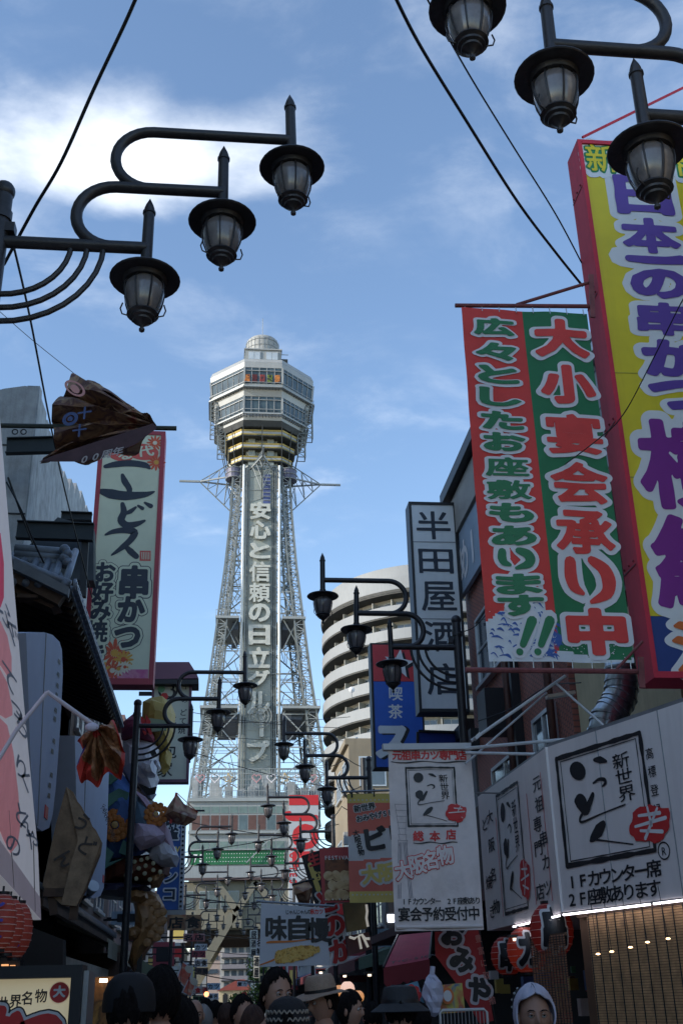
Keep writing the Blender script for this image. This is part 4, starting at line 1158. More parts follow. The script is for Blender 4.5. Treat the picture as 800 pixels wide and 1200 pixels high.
def leafy(name, label, c, r, h, n, seed, cols):
    rnd = random.Random(seed); t = thing(name, label, 'tree', (c[0], c[1], 0))
    MB().tube([(c[0],c[1],0),(c[0]+.1,c[1],c[2]-r*.3),(c[0],c[1],c[2]+r*.3)], [.22,.15,.06], 8).build('trunk', M_wood2, t)
    lb = MB()
    for k in range(7): 
        a = rnd.uniform(0,6.28); lb.tube([(c[0],c[1],c[2]-r*.5),(c[0]+math.cos(a)*r*.6,c[1]+math.sin(a)*r*.6,c[2]+rnd.uniform(-.2,.6)*r)], [.08,.02], 5)
    lb.build('limbs', M_wood2, t, kind='stuff')
    cl = [(Vector((rnd.gauss(0,.5), rnd.gauss(0,.5), rnd.gauss(0,.5))), rnd.uniform(.25,.5)) for _ in range(16)]
    mbs = [MB() for _ in cols]
    for i in range(n):
        cc, rr = rnd.choice(cl); v = Vector((rnd.gauss(0,1), rnd.gauss(0,1), rnd.gauss(0,1))).normalized()*rr*rnd.random()**.4+cc
        p = Vector((c[0]+v.x*r, c[1]+v.y*r, c[2]+v.z*h)); s = .16
        u = Vector((rnd.gauss(0,1), rnd.gauss(0,1), rnd.gauss(0,1))).normalized(); w = u.orthogonal().normalized()
        mbs[i % len(cols)].add([p-u*s, p-w*s*.6, p+u*s, p+w*s*.6], [(0,1,2,3)])
    cr = mbs[0].build('crown', cols[0], t, kind='stuff', fix=False)
    for mb, m in zip(mbs[1:], cols[1:]): mb.build('leaf_clumps', m, cr, kind='stuff', fix=False)
    return t
LV = [mat('leaf_green', (0.09,0.16,0.025), 0.7, 0, 0.2, 1), mat('leaf_dark_green', (0.035,0.075,0.015), 0.7, 0, 0.2, 1), mat('leaf_yellow_green', (0.16,0.22,0.03), 0.7, 0, 0.2, 1)]
q = (4.115, 118.000, 2.603)
leafy('street_tree', 'bright green leafy street tree under the tower, left of the black haired man', (q[0], q[1], q[2]), 2.3, 2.6, 2600, 3, LV)
q = (5.649, 124.000, 3.441)
leafy('street_tree', 'green street tree mostly hidden behind the white skewer poster', (q[0], q[1], q[2]), 2.0, 2.6, 1800, 5, LV)

RICH[0] = 2.0

# ================================================================== SIGNS, BANNERS AND LANTERNS
def xz_frame(P, Y):
    """frame of an upright face towards the viewer from its four corners (x, z): top-left, top-right, bottom-right, bottom-left"""
    x0 = (P[0][0]+P[3][0])/2; x1 = (P[1][0]+P[2][0])/2; z1 = (P[0][1]+P[1][1])/2; z0 = (P[2][1]+P[3][1])/2
    return Frame((x0, Y, z1), (1,0,0), (0,0,-1)), x1-x0, z1-z0, x0, z1
def cloth(fr, w, h, mats, split=None, amp=0.012, nx=26, ny=60, sag=0.0, seed=1, thick=0.0):
    """hanging cloth: rippled grid; split(s, t) -> material slot"""
    rnd = random.Random(seed); ph = [rnd.uniform(0, 6) for _ in range(6)]
    vs = []; fs = []; mi = []
    def D(a, b):
        return amp*(math.sin(b*2.1/h*3+ph[0]+a*2)*.5+math.sin(a/w*9+b/h*4+ph[1])*.6+.35*math.sin(a/w*17-b/h*9+ph[2]))+amp*.5*math.sin(b/h*31+ph[3])*math.exp(-a/w*9)
    for j in range(ny+1):
        for i in range(nx+1):
            a, b = w*i/nx, h*j/ny
            vs.append(fr.p(a, b+sag*math.sin(math.pi*a/w)*b/h, D(a, b)))
    for j in range(ny):
        for i in range(nx):
            k = j*(nx+1)+i; fs.append((k, k+nx+1, k+nx+2, k+1)); mi.append(split((i+.5)/nx, (j+.5)/ny) if split else 0)
    mb = MB().add(vs, fs)
    return mb, mi, D
def build_cloth(name, c, mats, parent):
    mb, mi, D = c
    o = mb.build(name, mats, parent, smooth=True, fix=False)
    for p, k in zip(o.data.polygons, mi): p.material_index = k
    return o
def drape(mb, fr, D, base):
    """lay flat print over a rippled cloth"""
    out = []
    for v in mb.v:
        q = Vector(v)-fr.o; a = q.dot(fr.u); b = q.dot(fr.v); d = q.dot(fr.n)
        out.append(tuple(fr.p(a, b, d+D(a, b)+base)))
    mb.v = out; return mb

def ri(mb, fr, cx, cy, w, h, g, d):
    k = w/.42
    stroke(mb, fr, [(cx-.40*w,cy-.46*h-g*.8),(cx-.42*w,cy-.1*h),(cx-.36*w,cy+.16*h),(cx-.2*w,cy+.3*h+g*.5)], [.052*k+g,.058*k+g,.05*k+g,.022*k+g*.8], d)
    stroke(mb, fr, [(cx+.1*w,cy-.5*h-g*.8),(cx+.34*w,cy-.3*h),(cx+.42*w,cy),(cx+.33*w,cy+.3*h),(cx-.02*w,cy+.5*h+g*.6)], [.045*k+g,.062*k+g,.066*k+g,.055*k+g,.02*k+g*.8], d+.0009)
# ---- large yellow sign
Y = 9.0
S = thing('yellow_vertical_sign', 'huge yellow vertical sign in a red frame with purple letters, upper right edge', 'sign', (4.4, 9.2, 4.1))
sx0, sx1, sz0, sz1 = 3.74, 5.06, 4.12, 10.22
M_sred = mat('sign_red_paint', (0.42,0.018,0.035), 0.7, 0, 0.12, 2, streak=0.25)
M_yel = mat('sign_yellow', (0.6,0.41,0.012), 0.45, 0, 0.08, 1.5, streak=.12)
M_pur = mat('sign_purple', (0.075,0.035,0.2), 0.4, 0, 0.08, 3)
M_pur2 = mat('sign_magenta_purple', (0.13,0.015,0.15), 0.4, 0, 0.08, 3)
M_blu = mat('sign_blue', (0.012,0.03,0.13), 0.45, 0, 0.1, 2)
M_halo = mat('sign_white', (0.58,0.62,0.58), 0.45, 0, 0.05, 2)
MB().box(sx0, sx1, Y+.012, Y+.34, sz0, sz1).build('box', M_sred, S)
MB().box(sx0, sx0+.045, Y-.03, Y+.01, sz0+.06, sz1).build('frame_side', M_sred, S)
MB().box(sx1-.045, sx1, Y-.03, Y+.01, sz0+.06, sz1).build('frame_side', M_sred, S)
MB().box(sx0+.048, sx1-.048, Y-.03, Y+.01, sz1-.05, sz1).build('frame_top', M_sred, S)
MB().box(sx0, sx1, Y-.03, Y+.01, sz0, sz0+.058).build('frame_bottom', M_sred, S)
zb = [4.696][0]
MB().box(sx0+.045, sx1-.045, Y, Y+.01, zb+.002, sz1-.05).build('yellow_panel', M_yel, S)
MB().box(sx0+.045, sx1-.045, Y, Y+.01, sz0+.06, zb).build('blue_panel', M_blu, S)
for z in [7.237, 6.079]: MB().box(sx0+.045, sx1-.045, Y-.004, Y-.001, z, z+.012).build('panel_joint', mat('joint_dull_yellow', (0.3,0.24,0.02), 0.6), S)  # panel joints drawn as duller yellow lines
fr = Frame((0, Y, 0), (1,0,0), (0,0,-1))
M_rr_ = mat('seam_dark_red', (0.12,0.01,0.015), .6)
CX = 4.40
for z in (5.2, 6.7, 8.2, 9.6):
    MB().box(sx0-.006, sx0+.002, Y+.02, Y+.335, z, z+.012).build('sheet_seam', M_rr_, S)
    for y_ in (Y+.06, Y+.18, Y+.3): MB().ball((sx0-.004, y_, z+.05), .012, 6, 4).build('rivet', M_rr_, S)
h1, g1 = MB(), MB()
zs = [9.767, 9.237, 9.191, 8.727, 8.716, 8.572, 8.528, 8.149, 8.107, 7.698, 7.657, 7.213, 7.183, 6.831]
for i, ch in enumerate('日本一の串かつ'):
    a, b = zs[2*i], zs[2*i+1]; cz = (a+b)/2; hh = (a-b)
    wd = .64
    cx = CX+.005*i
    if ch == '一':
        stroke(g1, fr, [(cx-.29,-cz-.005),(cx-.1,-cz+.005),(cx+.12,-cz+.005),(cx+.29,-cz-.012)], [.04,.05,.05,.06], .012)
        stroke(h1, fr, [(cx-.37,-cz-.03),(cx-.1,-cz),(cx+.12,-cz),(cx+.37,-cz-.03)], [.13,.14,.14,.14], .003+i*.0004)
        continue
    put_glyph(h1, fr, ch, cx, -cz, wd*1.26, hh*1.32, .15, .003+i*.0004, N=60, fit=True)
    put_glyph(g1, fr, ch, cx, -cz, wd, hh*1.0, .046 if ch not in 'のかつ' else .062, .012, N=80, fit=True, warp=.01)
h1.build('letter_halo', M_halo, S); g1.build('lettering', M_pur, S)
h2, g2 = MB(), MB()
zs = [6.724, 5.748, 5.704, 4.747]
for i, ch in enumerate('横綱'):
    a, b = zs[2*i], zs[2*i+1]; cz = (a+b)/2; hh = a-b
    put_glyph(h2, fr, ch, 4.42, -cz, 1.2, hh*1.2, .12, .007+i*.0006, N=70, fit=True)
    put_glyph(g2, fr, ch, 4.42, -cz, 1.06, hh, .036, .012, N=110, fit=True, warp=.01)
h2.build('letter_halo', M_halo, S); g2.build('lettering', M_pur2, S)
h3, g3 = MB(), MB()
cz = sum([4.595, 4.200])/2
put_glyph(h3, fr, '酒', 4.42, -cz, 1.05, .62, .12, .004, N=60, fit=True)
put_glyph(g3, fr, '酒', 4.42, -cz, .92, .5, .035, .012, N=90, fit=True)
h3.build('letter_halo', M_halo, S); g3.build('lettering', mat('sign_orange', (0.5,0.09,0.02), 0.45, 0, 0.1, 3), S)
h4, g4, k4 = MB(), MB(), MB()
cz = [9.983][0]
for i, ch in enumerate('新世界'):
    put_glyph(h4, fr, ch, 3.99+i*.41, -cz, .42, .46, .15, .0058+i*.0003, N=50)
    put_glyph(k4, fr, ch, 3.99+i*.41, -cz, .37, .41, .06, .0085, N=60)
    put_glyph(g4, fr, ch, 3.99+i*.41, -cz, .37, .41, .012, .0135, N=60)
h4.build('letter_halo', M_halo, S); k4.build('letter_outline', mat('sign_green', (0.01,0.14,0.05), 0.45, 0, 0), S); g4.build('lettering', M_yel, S)
MB().tube([(3.908, 9.220, 10.488), (5.693, 9.400, 11.770)], .016, 6).build('stay_rod', M_sred, S)

# ---- red and green banner and its poles
Bn = thing('red_green_banner', 'long red and green banquet banner with a wave print at its foot', 'banner', (2.9, 9, 4.2))
P = [(2.262, 7.914), (3.628, 7.951), (3.557, 4.282), (2.310, 4.241)]
fr, w, h, X0, ZT = xz_frame(P, 9.0)
M_bred = mat('banner_red', (0.52,0.035,0.03), 0.7, 0, 0.1, 2, 0.1, 60)
M_bgrn = mat('banner_green', (0.015,0.11,0.045), 0.7, 0, 0.12, 2, 0.1, 60)
M_wave = mat('banner_pale', (0.5,0.53,0.6), 0.7, 0, 0.1, 6)
def sp(a, b):
    edge = .90-.07*math.sin(a*5.5+.4) if a < .45 else .985+.01*math.sin(a*9)
    if a < .42: edge = .80+.12*abs(a-.42)*2
    if b > edge: return 2
    return 0 if a < .485 else 1
c = cloth(fr, w, h, None, sp, .016, 60, 150, seed=4)
co = build_cloth('cloth', c, [M_bred, M_bgrn, M_wave], Bn)
D = c[2]
hal, ink = MB(), MB()
tz = lambda z: ZT-z
zl = [7.716, 7.434, 7.167, 6.916, 6.660, 6.427, 6.163, 5.922, 5.685, 5.453, 5.218, 4.978, 4.776]
for i, ch in enumerate('広々としたお座敷もあります'):
    t = tz(zl[i]); cx = .315+(.01*i/12)
    if ch == 'り': ri(hal, fr, cx, t, .30, .17, .038, .008); ri(ink, fr, cx, t, .30, .17, 0, .016); continue
    put_glyph(hal, fr, ch, cx, t, .49, .262, .12, .008+(i % 3)*.0008, N=44, fit=True)
    put_glyph(ink, fr, ch, cx, t, .42, .20, .052 if ch not in '座敷' else .03, .016, N=64, fit=True)
t = tz([4.461][0])
for k in (-.07, .09):
    for mb, ex, d in ((hal, .03, .009), (ink, 0, .016)):
        stroke(mb, fr, [(.42+k+.06,t-.17-ex),(.42+k-.04,t+.05+ex)], [.045+ex,.03+ex], d+k*.002)
        disc(mb, fr, .42+k-.075, t+.115, .032+ex, d=d+k*.003)
drape(hal, fr, D, 0).build('letter_halo', mat('banner_halo', (0.55,0.54,0.6), 0.65, 0, 0.03, 4), Bn)
drape(ink, fr, D, 0).build('lettering', mat('banner_letter_green', (0.02,0.12,0.05), 0.65, 0, 0.08, 4), Bn)
hal, ink = MB(), MB()
zl = [7.618, 7.081, 6.527, 6.007, 5.498, 5.019, 4.543]
for i, ch in enumerate('大小宴会承り中'):
    t = tz(zl[i]); cx = 1.0+.012*math.sin(i)
    if ch == 'り': ri(hal, fr, cx, t, .42, .40, .058, .008); ri(ink, fr, cx, t, .42, .40, 0, .016); continue
    put_glyph(hal, fr, ch, cx, t, .66, .525, .11, .008+(i % 3)*.0008, N=60, fit=True)
    put_glyph(ink, fr, ch, cx, t, .56, .44, .062 if ch not in '宴会承' else .034, .016, N=84, fit=True)
drape(hal, fr, D, 0).build('letter_halo', MC['banner_halo'], Bn)
drape(ink, fr, D, 0).build('lettering', mat('banner_letter_red', (0.58,0.035,0.03), 0.65, 0, 0.08, 4), Bn)
# loose blue spray strokes at the foot
wv = MB(); rnd = random.Random(5)
for k in range(60):
    a = rnd.uniform(.02, .62); b = h-.05-rnd.random()**1.5*.5*(1 if a < .5 else .6)
    L = rnd.uniform(.03, .12); an = rnd.uniform(.2, 1.1)
    stroke(wv, fr, [(a, b), (a+L*math.cos(an)*.5, b-L*math.sin(an)*.2), (a+L*math.cos(an), b+L*math.sin(an)*.6)], [.003, rnd.uniform(.005, .014), .002], .003+k*.00003)
for k in range(14): stroke(wv, fr, arc(.42+k*.008, h-.34+k*.005, .15, .2, 95, 10, 10), [.004+.004*math.sin(j) for j in range(11)], .003+k*.00005)
drape(wv, fr, D, 0).build('wave_print', mat('wave_blue', (0.03,0.07,0.25), 0.65, 0, 0.2, 9), Bn)
fo_ = MB()
for k in range(150):
    a = rnd.uniform(.0, 1.25); b = h-.04-rnd.random()*.45*(1 if a < .5 else .45); disc(fo_, fr, a, b, rnd.uniform(.003, .008), n=5, d=.0045)
drape(fo_, fr, D, 0).build('foam_print', M_whitep, Bn)
M_rrod = mat('rusty_red_rod', (0.13,0.035,0.035), 0.6, 0.1, 0.3, 9)
for k in range(8):
    a = .04+k*(w-.08)/7
    MB().tube([fr.p(a, -.05, 0), fr.p(a, .03, .012)], .006, 5).build('hook', M_alum, Bn)
    MB().tube([fr.p(a, h-.02, .012), fr.p(a, h+.08, 0)], .005, 5).build('tie', M_alum, Bn)
tp = thing('banner_pole', 'rusty red horizontal rod carrying the top of the red and green banner', 'pole', (3.0, 9, 8), 'rods of the red and green banner')
MB().tube([(2.230, 9.000, 7.964), (3.645, 9.000, 8.025)], .022, 8).build('rod', M_rrod, tp)
MB().tube([(2.867, 9.000, 8.006), (3.662, 9.000, 8.321)], .018, 8).build('brace', M_rrod, tp)
MB().beam((3.680, 8.970, 8.397), (3.635, 8.970, 7.869), .05, .02).build('bracket', M_rrod, tp)
tp = thing('banner_pole', 'rusty red horizontal rod under the foot of the red and green banner', 'pole', (3.0, 9, 4.1), 'rods of the red and green banner')
MB().tube([(2.072, 9.000, 4.185), (3.652, 9.000, 4.182)], .024, 8).build('rod', M_rrod, tp)
MB().tube([(3.423, 9.000, 4.203), (3.691, 9.000, 4.456)], .014, 6).build('brace', M_rrod, tp)
MB().beam((3.639, 8.960, 4.302), (3.616, 8.960, 4.025), .05, .02).build('bracket', M_rrod, tp)

# ---- white five-character sign
S = thing('white_vertical_sign', 'white vertical box sign with five black characters reading from the top, dark frame', 'sign', (4.1, 20.2, 6.5))
P = [(3.699, 10.914), (4.651, 10.823), (4.615, 6.548), (3.632, 6.496)]
fr, w, h, X0, ZT = xz_frame(P, 20.0)
M_lite = mat('lightbox_white', (0.46,0.48,0.48), 0.35, 0, 0.06, 1.5, streak=0.1)
MB().box(X0, X0+w, 20.01, 20.4, ZT-h, ZT).build('box', M_navyink, S)
MB().box(X0+.05, X0+w-.05, 20-.01, 20.008, ZT-h+.06, ZT-.06).build('face_panel', M_lite, S)
for a, b, c_, d_ in ((0,.05,0,h), (w-.05,w,0,h)): MB().box(X0+a, X0+b, 19.97, 20.005, ZT-d_, ZT-c_).build('frame_side', M_black, S)
for z0 in (0, h-.06): MB().box(X0+.052, X0+w-.052, 19.97, 20.005, ZT-z0-.06, ZT-z0).build('frame_rail', M_black, S)
for z in [9.979, 8.353]: MB().box(X0+.05, X0+w-.05, 19.983, 19.989, z, z+.02).build('panel_joint', M_steel, S)
ink = MB(); zl = [10.356, 9.574, 8.832, 8.007, 7.157]
for i, ch in enumerate('半田屋酒店'):
    put_glyph(ink, fr, ch, w*.5+.01*i, ZT-zl[i], .70, .52 if ch == '田' else .62, .012, .016, N=80, fit=True, warp=.006)
ink.build('lettering', M_navyink, S)
for (x0, y0, x1, y1, zc) in ((0,0,0,0,0),):
    pass
for z in ([10.293, 6.014]): MB().box(X0+w, 4.79, 20.05, 20.3, z-.22, z+.22).build('bracket', M_black, S)
for z in ([7.808, 7.517]): pass

# ---- blue cafe sign with red star panel
S = thing('blue_cafe_sign', 'blue and red vertical cafe sign with a white star, left of the white five-character sign', 'sign', (3.6, 24.2, 5))
P = [(3.403, 9.065), (4.500, 9.077), (4.353, 6.253), (3.364, 6.255)]
fr, w, h, X0, ZT = xz_frame(P, 24.0)
MB().box(X0-.05, X0+w+.08, 24.01, 24.4, ZT-h, ZT+.05).build('box', M_black, S)
zr = [8.201][0]
MB().box(X0, X0+w+.03, 23.98, 24.008, zr+.01, ZT).build('red_panel', mat('star_red', (0.38,0.025,0.03), 0.45, 0, 0.1, 2), S)
MB().box(X0, X0+w+.03, 23.98, 24.008, ZT-h+.02, zr).build('blue_panel', mat('cafe_blue', (0.012,0.06,0.3), 0.45, 0, 0.1, 2), S)
p = [(3.981, 8.624)][0]; sc_, sz_ = p[0]-X0, ZT-p[1]
def starp(cx, cy, r): return [(cx+(r if k % 2 == 0 else r*.42)*math.sin(math.pi*k/5+.15), cy-(r if k % 2 == 0 else r*.42)*math.cos(math.pi*k/5+.15)) for k in range(10)]
poly2(MB(), fr, starp(sc_+.07, sz_+.05, .36), .024).build('star_shadow', M_black, S)
poly2(MB(), fr, starp(sc_, sz_, .36), .03).build('star', mat('star_grey', (0.5,0.52,0.52), 0.5), S)
ink = MB()
for ch, (x, z), q in zip('喫茶', [(3.872, 7.924), (3.854, 7.512)], (0,1)): put_glyph(ink, fr, ch, x-X0, ZT-z, .34, .34, .02, .024, N=60)
ink.build('lettering', M_lite, S)
sh, ink = MB(), MB()
x, z = [(3.787, 6.839)][0]
put_glyph(sh, fr, 'ス', x-X0+.05, ZT-z, .86, .86, .07, .024, N=50); put_glyph(ink, fr, 'ス', x-X0-.02, ZT-z-.02, .86, .86, .06, .03, N=50)
sh.build('letter_shadow', M_black, S); ink.build('lettering', M_lite, S)
S = thing('small_blue_sign', 'plain dark blue sign board under the white five-character sign', 'sign', (3.9, 22, 5.6))
P = [(3.993, 6.595), (5.078, 6.562), (5.029, 5.864), (3.955, 5.866)]
MB().prism(P, 22, 22.15).build('panel', mat('deep_blue', (0.008,0.025,0.16), 0.4, 0, 0.1, 2), S)
MB().beam((P[0][0],21.99,P[0][1]+.02), (P[1][0],21.99,P[1][1]+.02), .05).build('frame_rail', M_black, S)
MB().beam((P[0][0]-.02,21.99,P[0][1]), (P[3][0]-.02,21.99,P[3][1]), .05).build('frame_side', M_black, S)

# ---- white box sign of the skewer restaurant (two faces)
S = thing('white_box_sign', 'white two-faced box sign with framed brush lettering and red seal, lit along its lower edge', 'sign', (3.0, 8.5, 2.17))
C0, C1, CL = (2.57, 8.5), (3.11, 7.05), (2.52, 10.8)
ux, uy = C1[0]-C0[0], C1[1]-C0[1]; ul = math.hypot(ux, uy); ux /= ul; uy /= ul
ZB, ZTP = 2.17, 3.41
E1 = (C0[0]+ux*2.6, C0[1]+uy*2.6)
M_lb = mat('lightbox_grey_white', (0.62,0.5,0.47), 0.4, 0, 0.06, 1.2, streak=0.16)
foot = [C0, E1, (E1[0]+1.2, E1[1]+.6), (4.84, 9.5), (4.84, 10.9), CL]
MB().prism(foot, ZB, ZTP, 'z').build('box', M_lb, S)
MB().prism([(x+(.02 if i in (0,5) else 0), y) for i, (x, y) in enumerate(foot)], ZTP+.002, ZTP+.03, 'z').build('top_rim', M_steel, S)
frR = Frame((C0[0], C0[1], 0), (ux, uy, 0), (0,0,-1))
lx, ly = C0[0]-CL[0], C0[1]-CL[1]; ll = math.hypot(lx, ly)
frL = Frame((CL[0], CL[1], 0), (lx/ll, ly/ll, 0), (0,0,-1))
def rough_frame(mb, fr, x0, t0, x1, t1, w, d, seed=1):
    rnd = random.Random(seed)
    for (a, b) in (((x0,t0),(x1,t0)), ((x1,t0),(x1,t1)), ((x1,t1),(x0,t1)), ((x0,t1),(x0,t0))):
        n = 14; pts = [(a[0]+(b[0]-a[0])*k/n, a[1]+(b[1]-a[1])*k/n) for k in range(n+1)]
        stroke(mb, fr, pts, [w*rnd.uniform(.7, 1.25) for _ in pts], d+rnd.random()*.0005)
def logo(ink, red, wht, fr, x0, t0, x1, t1, d=.006):
    """framed brush logo in the given rectangle"""
    W, H_ = x1-x0, t1-t0
    X = lambda a: x0+W*a
    T = lambda b: t0+H_*b
    s = W
    rough_frame(ink, fr, x0, t0, x1, t1, .018*s, d)
    rough_frame(ink, fr, x0+.05*s, t0+.04*H_, x1-.05*s, t1-.035*H_, .004*s, d+.0006)
    disc(ink, fr, X(.25), T(.17), .1*W, .085*H_, d, 18, .4)
    stroke(ink, fr, [(X(.46),T(.115)),(X(.53),T(.13)),(X(.6),T(.16))], [.012*s,.028*s,.01*s], d)
    stroke(ink, fr, [(X(.42),T(.32)),(X(.49),T(.3)),(X(.55),T(.315)),(X(.56),T(.345)),(X(.52),T(.37))], [.008*s,.012*s,.016*s,.014*s,.006*s], d)
    disc(ink, fr, X(.25), T(.46), .075*W, .075*H_, d+.0003, 16, .6)
    stroke(ink, fr, [(X(.2),T(.44)),(X(.29),T(.53)),(X(.34),T(.5)),(X(.4),T(.42))], [.03*s,.05*s,.03*s,.02*s], d+.0006)
    stroke(ink, fr, [(X(.3),T(.53)),(X(.22),T(.6)),(X(.24),T(.64)),(X(.45),T(.61)),(X(.75),T(.575))], [.014*s,.012*s,.01*s,.006*s,.006*s], d+.0009)
    stroke(ink, fr, [(X(.48),T(.7)),(X(.42),T(.745)),(X(.34),T(.8)),(X(.31),T(.82))], [.03*s,.05*s,.03*s,.01*s], d)
    stroke(ink, fr, [(X(.34),T(.81)),(X(.5),T(.85)),(X(.78),T(.92))], [.01*s,.006*s,.005*s], d+.0003)
    for i, ch in enumerate('新世界'): put_glyph(ink, fr, ch, X(.76+.01*i), T(.19+.145*i), .2*W, .15*H_, .006, d, N=48, warp=.012)
    q = []
    for k in range(28):
        a = 2*math.pi*k/28; r_ = .235/(abs(math.cos(a))**3.5+abs(math.sin(a))**3.5)**(1/3.5)*(1+.05*math.sin(7*a+1)+.04*math.sin(13*a))
        q.append((r_*math.cos(a+.35), r_*math.sin(a+.35)))
    poly2(red, fr, [(X(.98)+a*W*.85, T(.78)+b*H_*.62) for a, b in q], d+.002)
    for a, b in (((-.1,-.12),(.12,-.1)), ((-.15,.0),(.17,-.03)), ((0,-.2),(.02,.02)), ((-.1,.06),(.12,.12)), ((.1,-.16),(-.06,.16))):
        stroke(wht, fr, [(X(.98)+a[0]*W, T(.78)+a[1]*H_*.7), (X(.98)+b[0]*W, T(.78)+b[1]*H_*.7)], [.01*s,.014*s], d+.0035)
ink, red, wht = MB(), MB(), MB()
q = [(0.101, 3.388), (1.130, 3.201), (1.066, 2.456), (0.137, 2.525)]
logo(ink, red, wht, frR, (q[0][0]+q[3][0])/2, -(q[0][1]+q[1][1])/2, (q[1][0]+q[2][0])/2, -(q[2][1]+q[3][1])/2)
for ch, (s_, z) in zip('高標登録', [(1.170, 3.133), (1.171, 3.009), (1.171, 2.880), (1.169, 2.748)]): put_glyph(ink, frR, ch, s_, -z, .085, .085, .006, .006, N=40)
s_, z = [(1.181, 2.476)][0]
disc(ink, frR, s_, -z, .06, ring=.84, d=.006); put_glyph(ink, frR, 'R', s_, -z, .075, .075, .006, .006, N=36)
a, b = [(0.158, 2.406), (1.136, 2.343)]
row(ink, frR, '1Fカウンター席', a[0], -(a[1]+b[1])/2, (b[0]-a[0])/7.6, .165, .12, wt=.02, d=.006, N=48)
a, b = [(0.136, 2.281), (1.111, 2.220)]
row(ink, frR, '2F座敷あります', a[0], -(a[1]+b[1])/2, (b[0]-a[0])/7.6, .165, .12, wt=.016, d=.006, N=48)
ink.build('lettering', M_black, S); red.build('red_seal', M_redp, S); wht.build('seal_strokes', M_whitep, S)
ink, red, wht = MB(), MB(), MB()
q = [(0.712, 3.281), (1.475, 3.312), (1.376, 2.284), (0.688, 2.258)]
logo(ink, red, wht, frL, (q[0][0]+q[3][0])/2, -(q[0][1]+q[1][1])/2, (q[1][0]+q[2][0])/2, -(q[2][1]+q[3][1])/2)
for txt, pp in (('元祖専門店', [(1.972, 3.186), (1.989, 3.019), (1.892, 2.872), (1.855, 2.690), (1.794, 2.361)]), ('串カツ', [(2.014, 2.742), (2.024, 2.565), (2.006, 2.374)]), ('大阪名物', [(0.418, 3.156), (0.403, 2.901), (0.384, 2.636), (0.420, 2.357)]), ('ど焼き', [(0.208, 3.116), (0.208, 2.586), (0.254, 2.325)])):
    for ch, (s_, z) in zip(txt, pp): put_glyph(ink, frL, ch, s_, -z, .24, .13, .012, .006, N=44)
ink.build('lettering', M_black, S); red.build('red_seal', M_redp, S); wht.build('seal_strokes', M_whitep, S)
ln = MB()
for (a, b) in ([(2.090, 3.253), (2.126, 2.270)], [(1.662, 3.156), (1.499, 2.274)], [(0.629, 3.116), (0.568, 2.252)]):
    ln.add([frL.p(a[0]-.006,-a[1],.005), frL.p(a[0]+.006,-a[1],.005), frL.p(a[0]+.006,-b[1],.005), frL.p(a[0]-.006,-b[1],.005)], [(0,1,2,3)])
ln.build('red_rule_line', M_redp, S)
M_led = mat('led_strip', (0.9,0.9,0.95), 0.4, 0, 0, emit=(0.9,0.88,1.0), estr=2.2)
for k in range(2):
    MB().beam(frR.p(.02+k*1.0, -(ZB-.02), .01), frR.p(.98+k*1.0, -(ZB-.02), .01), .013).build('led_strip', M_led, S)
for a, b in ((.95,1.3),(1.33,1.75),(1.78,2.25)): MB().beam(frL.p(a, -(ZB-.02), .01), frL.p(b, -(ZB-.02), .01), .012).build('led_strip', M_led, S)
MB().beam(frR.p(.0, -ZB+.008, .012), frR.p(2.6, -ZB+.008, .012), .01).build('lower_trim', M_steel, S)
MB().beam(frR.p(0, -ZTP, .004), frR.p(0, -ZB, .004), .02).build('corner_trim', M_lb, S)
for k in (.62, 1.3, 1.98): MB().beam(frR.p(k, -ZTP, .002), frR.p(k, -ZB, .002), .006).build('face_joint', M_steel, S)

# ---- white awning frame pipes above the box sign
F_ = thing('white_pipe_frame', 'white painted pipe frame reaching out over the street above the white box sign', 'frame', (2.6, 9, 3.6))
Yp = 9.3
for a, b, r_ in (((2.150, 9.300, 3.638), (3.052, 9.300, 4.223), .014), ((2.115, 9.400, 3.592), (3.477, 8.600, 3.556), .015), ((2.106, 9.400, 3.459), (3.048, 9.900, 4.225), .01), ((2.068, 9.200, 3.513), (2.717, 9.000, 3.457), .013), ((2.951, 9.300, 4.160), (3.242, 8.900, 3.645), .011)):
    MB().tube([a, b], r_, 8).build('pipe', M_paintw, F_, smooth='auto')
MB().beam((3.044, 9.900, 4.183), (3.315, 9.900, 4.226), .09, .03).build('bracket_plate', mat('cream_plate', (0.5,0.47,0.38), 0.6), F_)
MB().beam((2.170, 9.250, 3.642), (2.218, 9.250, 3.686), .06, .03).build('joint_plate', M_paintw, F_)

# ---- grey-white hanging banner of the same restaurant
Bn = thing('white_hanging_banner', 'dirty white hanging cloth banner with framed brush logo and red seal', 'banner', (2.0, 9.5, 2))
P = [(1.428, 3.599), (2.191, 3.606), (2.185, 2.121), (1.461, 2.100)]
fr, w, h, X0, ZT = xz_frame(P, 9.5)
M_dw = mat('dirty_white_cloth', (0.52,0.45,0.42), 0.8, 0, 0.1, 3, 0.6, 7, grime=0.4)
c = cloth(fr, w, h, None, None, .014, 30, 60, seed=9)
build_cloth('cloth', c, [M_dw], Bn); D = c[2]
def X9(x): return x-X0
q = [(1.587, 3.442), (2.019, 3.449), (2.032, 2.954), (1.608, 2.943)]
ink, red, wht = MB(), MB(), MB()
logo(ink, red, wht, fr, X9((q[0][0]+q[3][0])/2), ZT-(q[0][1]+q[1][1])/2, X9((q[1][0]+q[2][0])/2), ZT-(q[2][1]+q[3][1])/2)
a, b = [(1.494, 3.554), (2.142, 3.561)]
row(red, fr, '元祖串カツ専門店', X9(a[0])+.03, ZT-a[1], (b[0]-a[0])/7.8, .092, .085, wt=.03, d=.007, N=44)
for ch, (x, z) in zip('総本店', [(1.675, 2.865), (1.818, 2.864), (1.960, 2.877)]): put_glyph(red, fr, ch, X9(x), ZT-z, .095, .09, .03, .007, N=44)
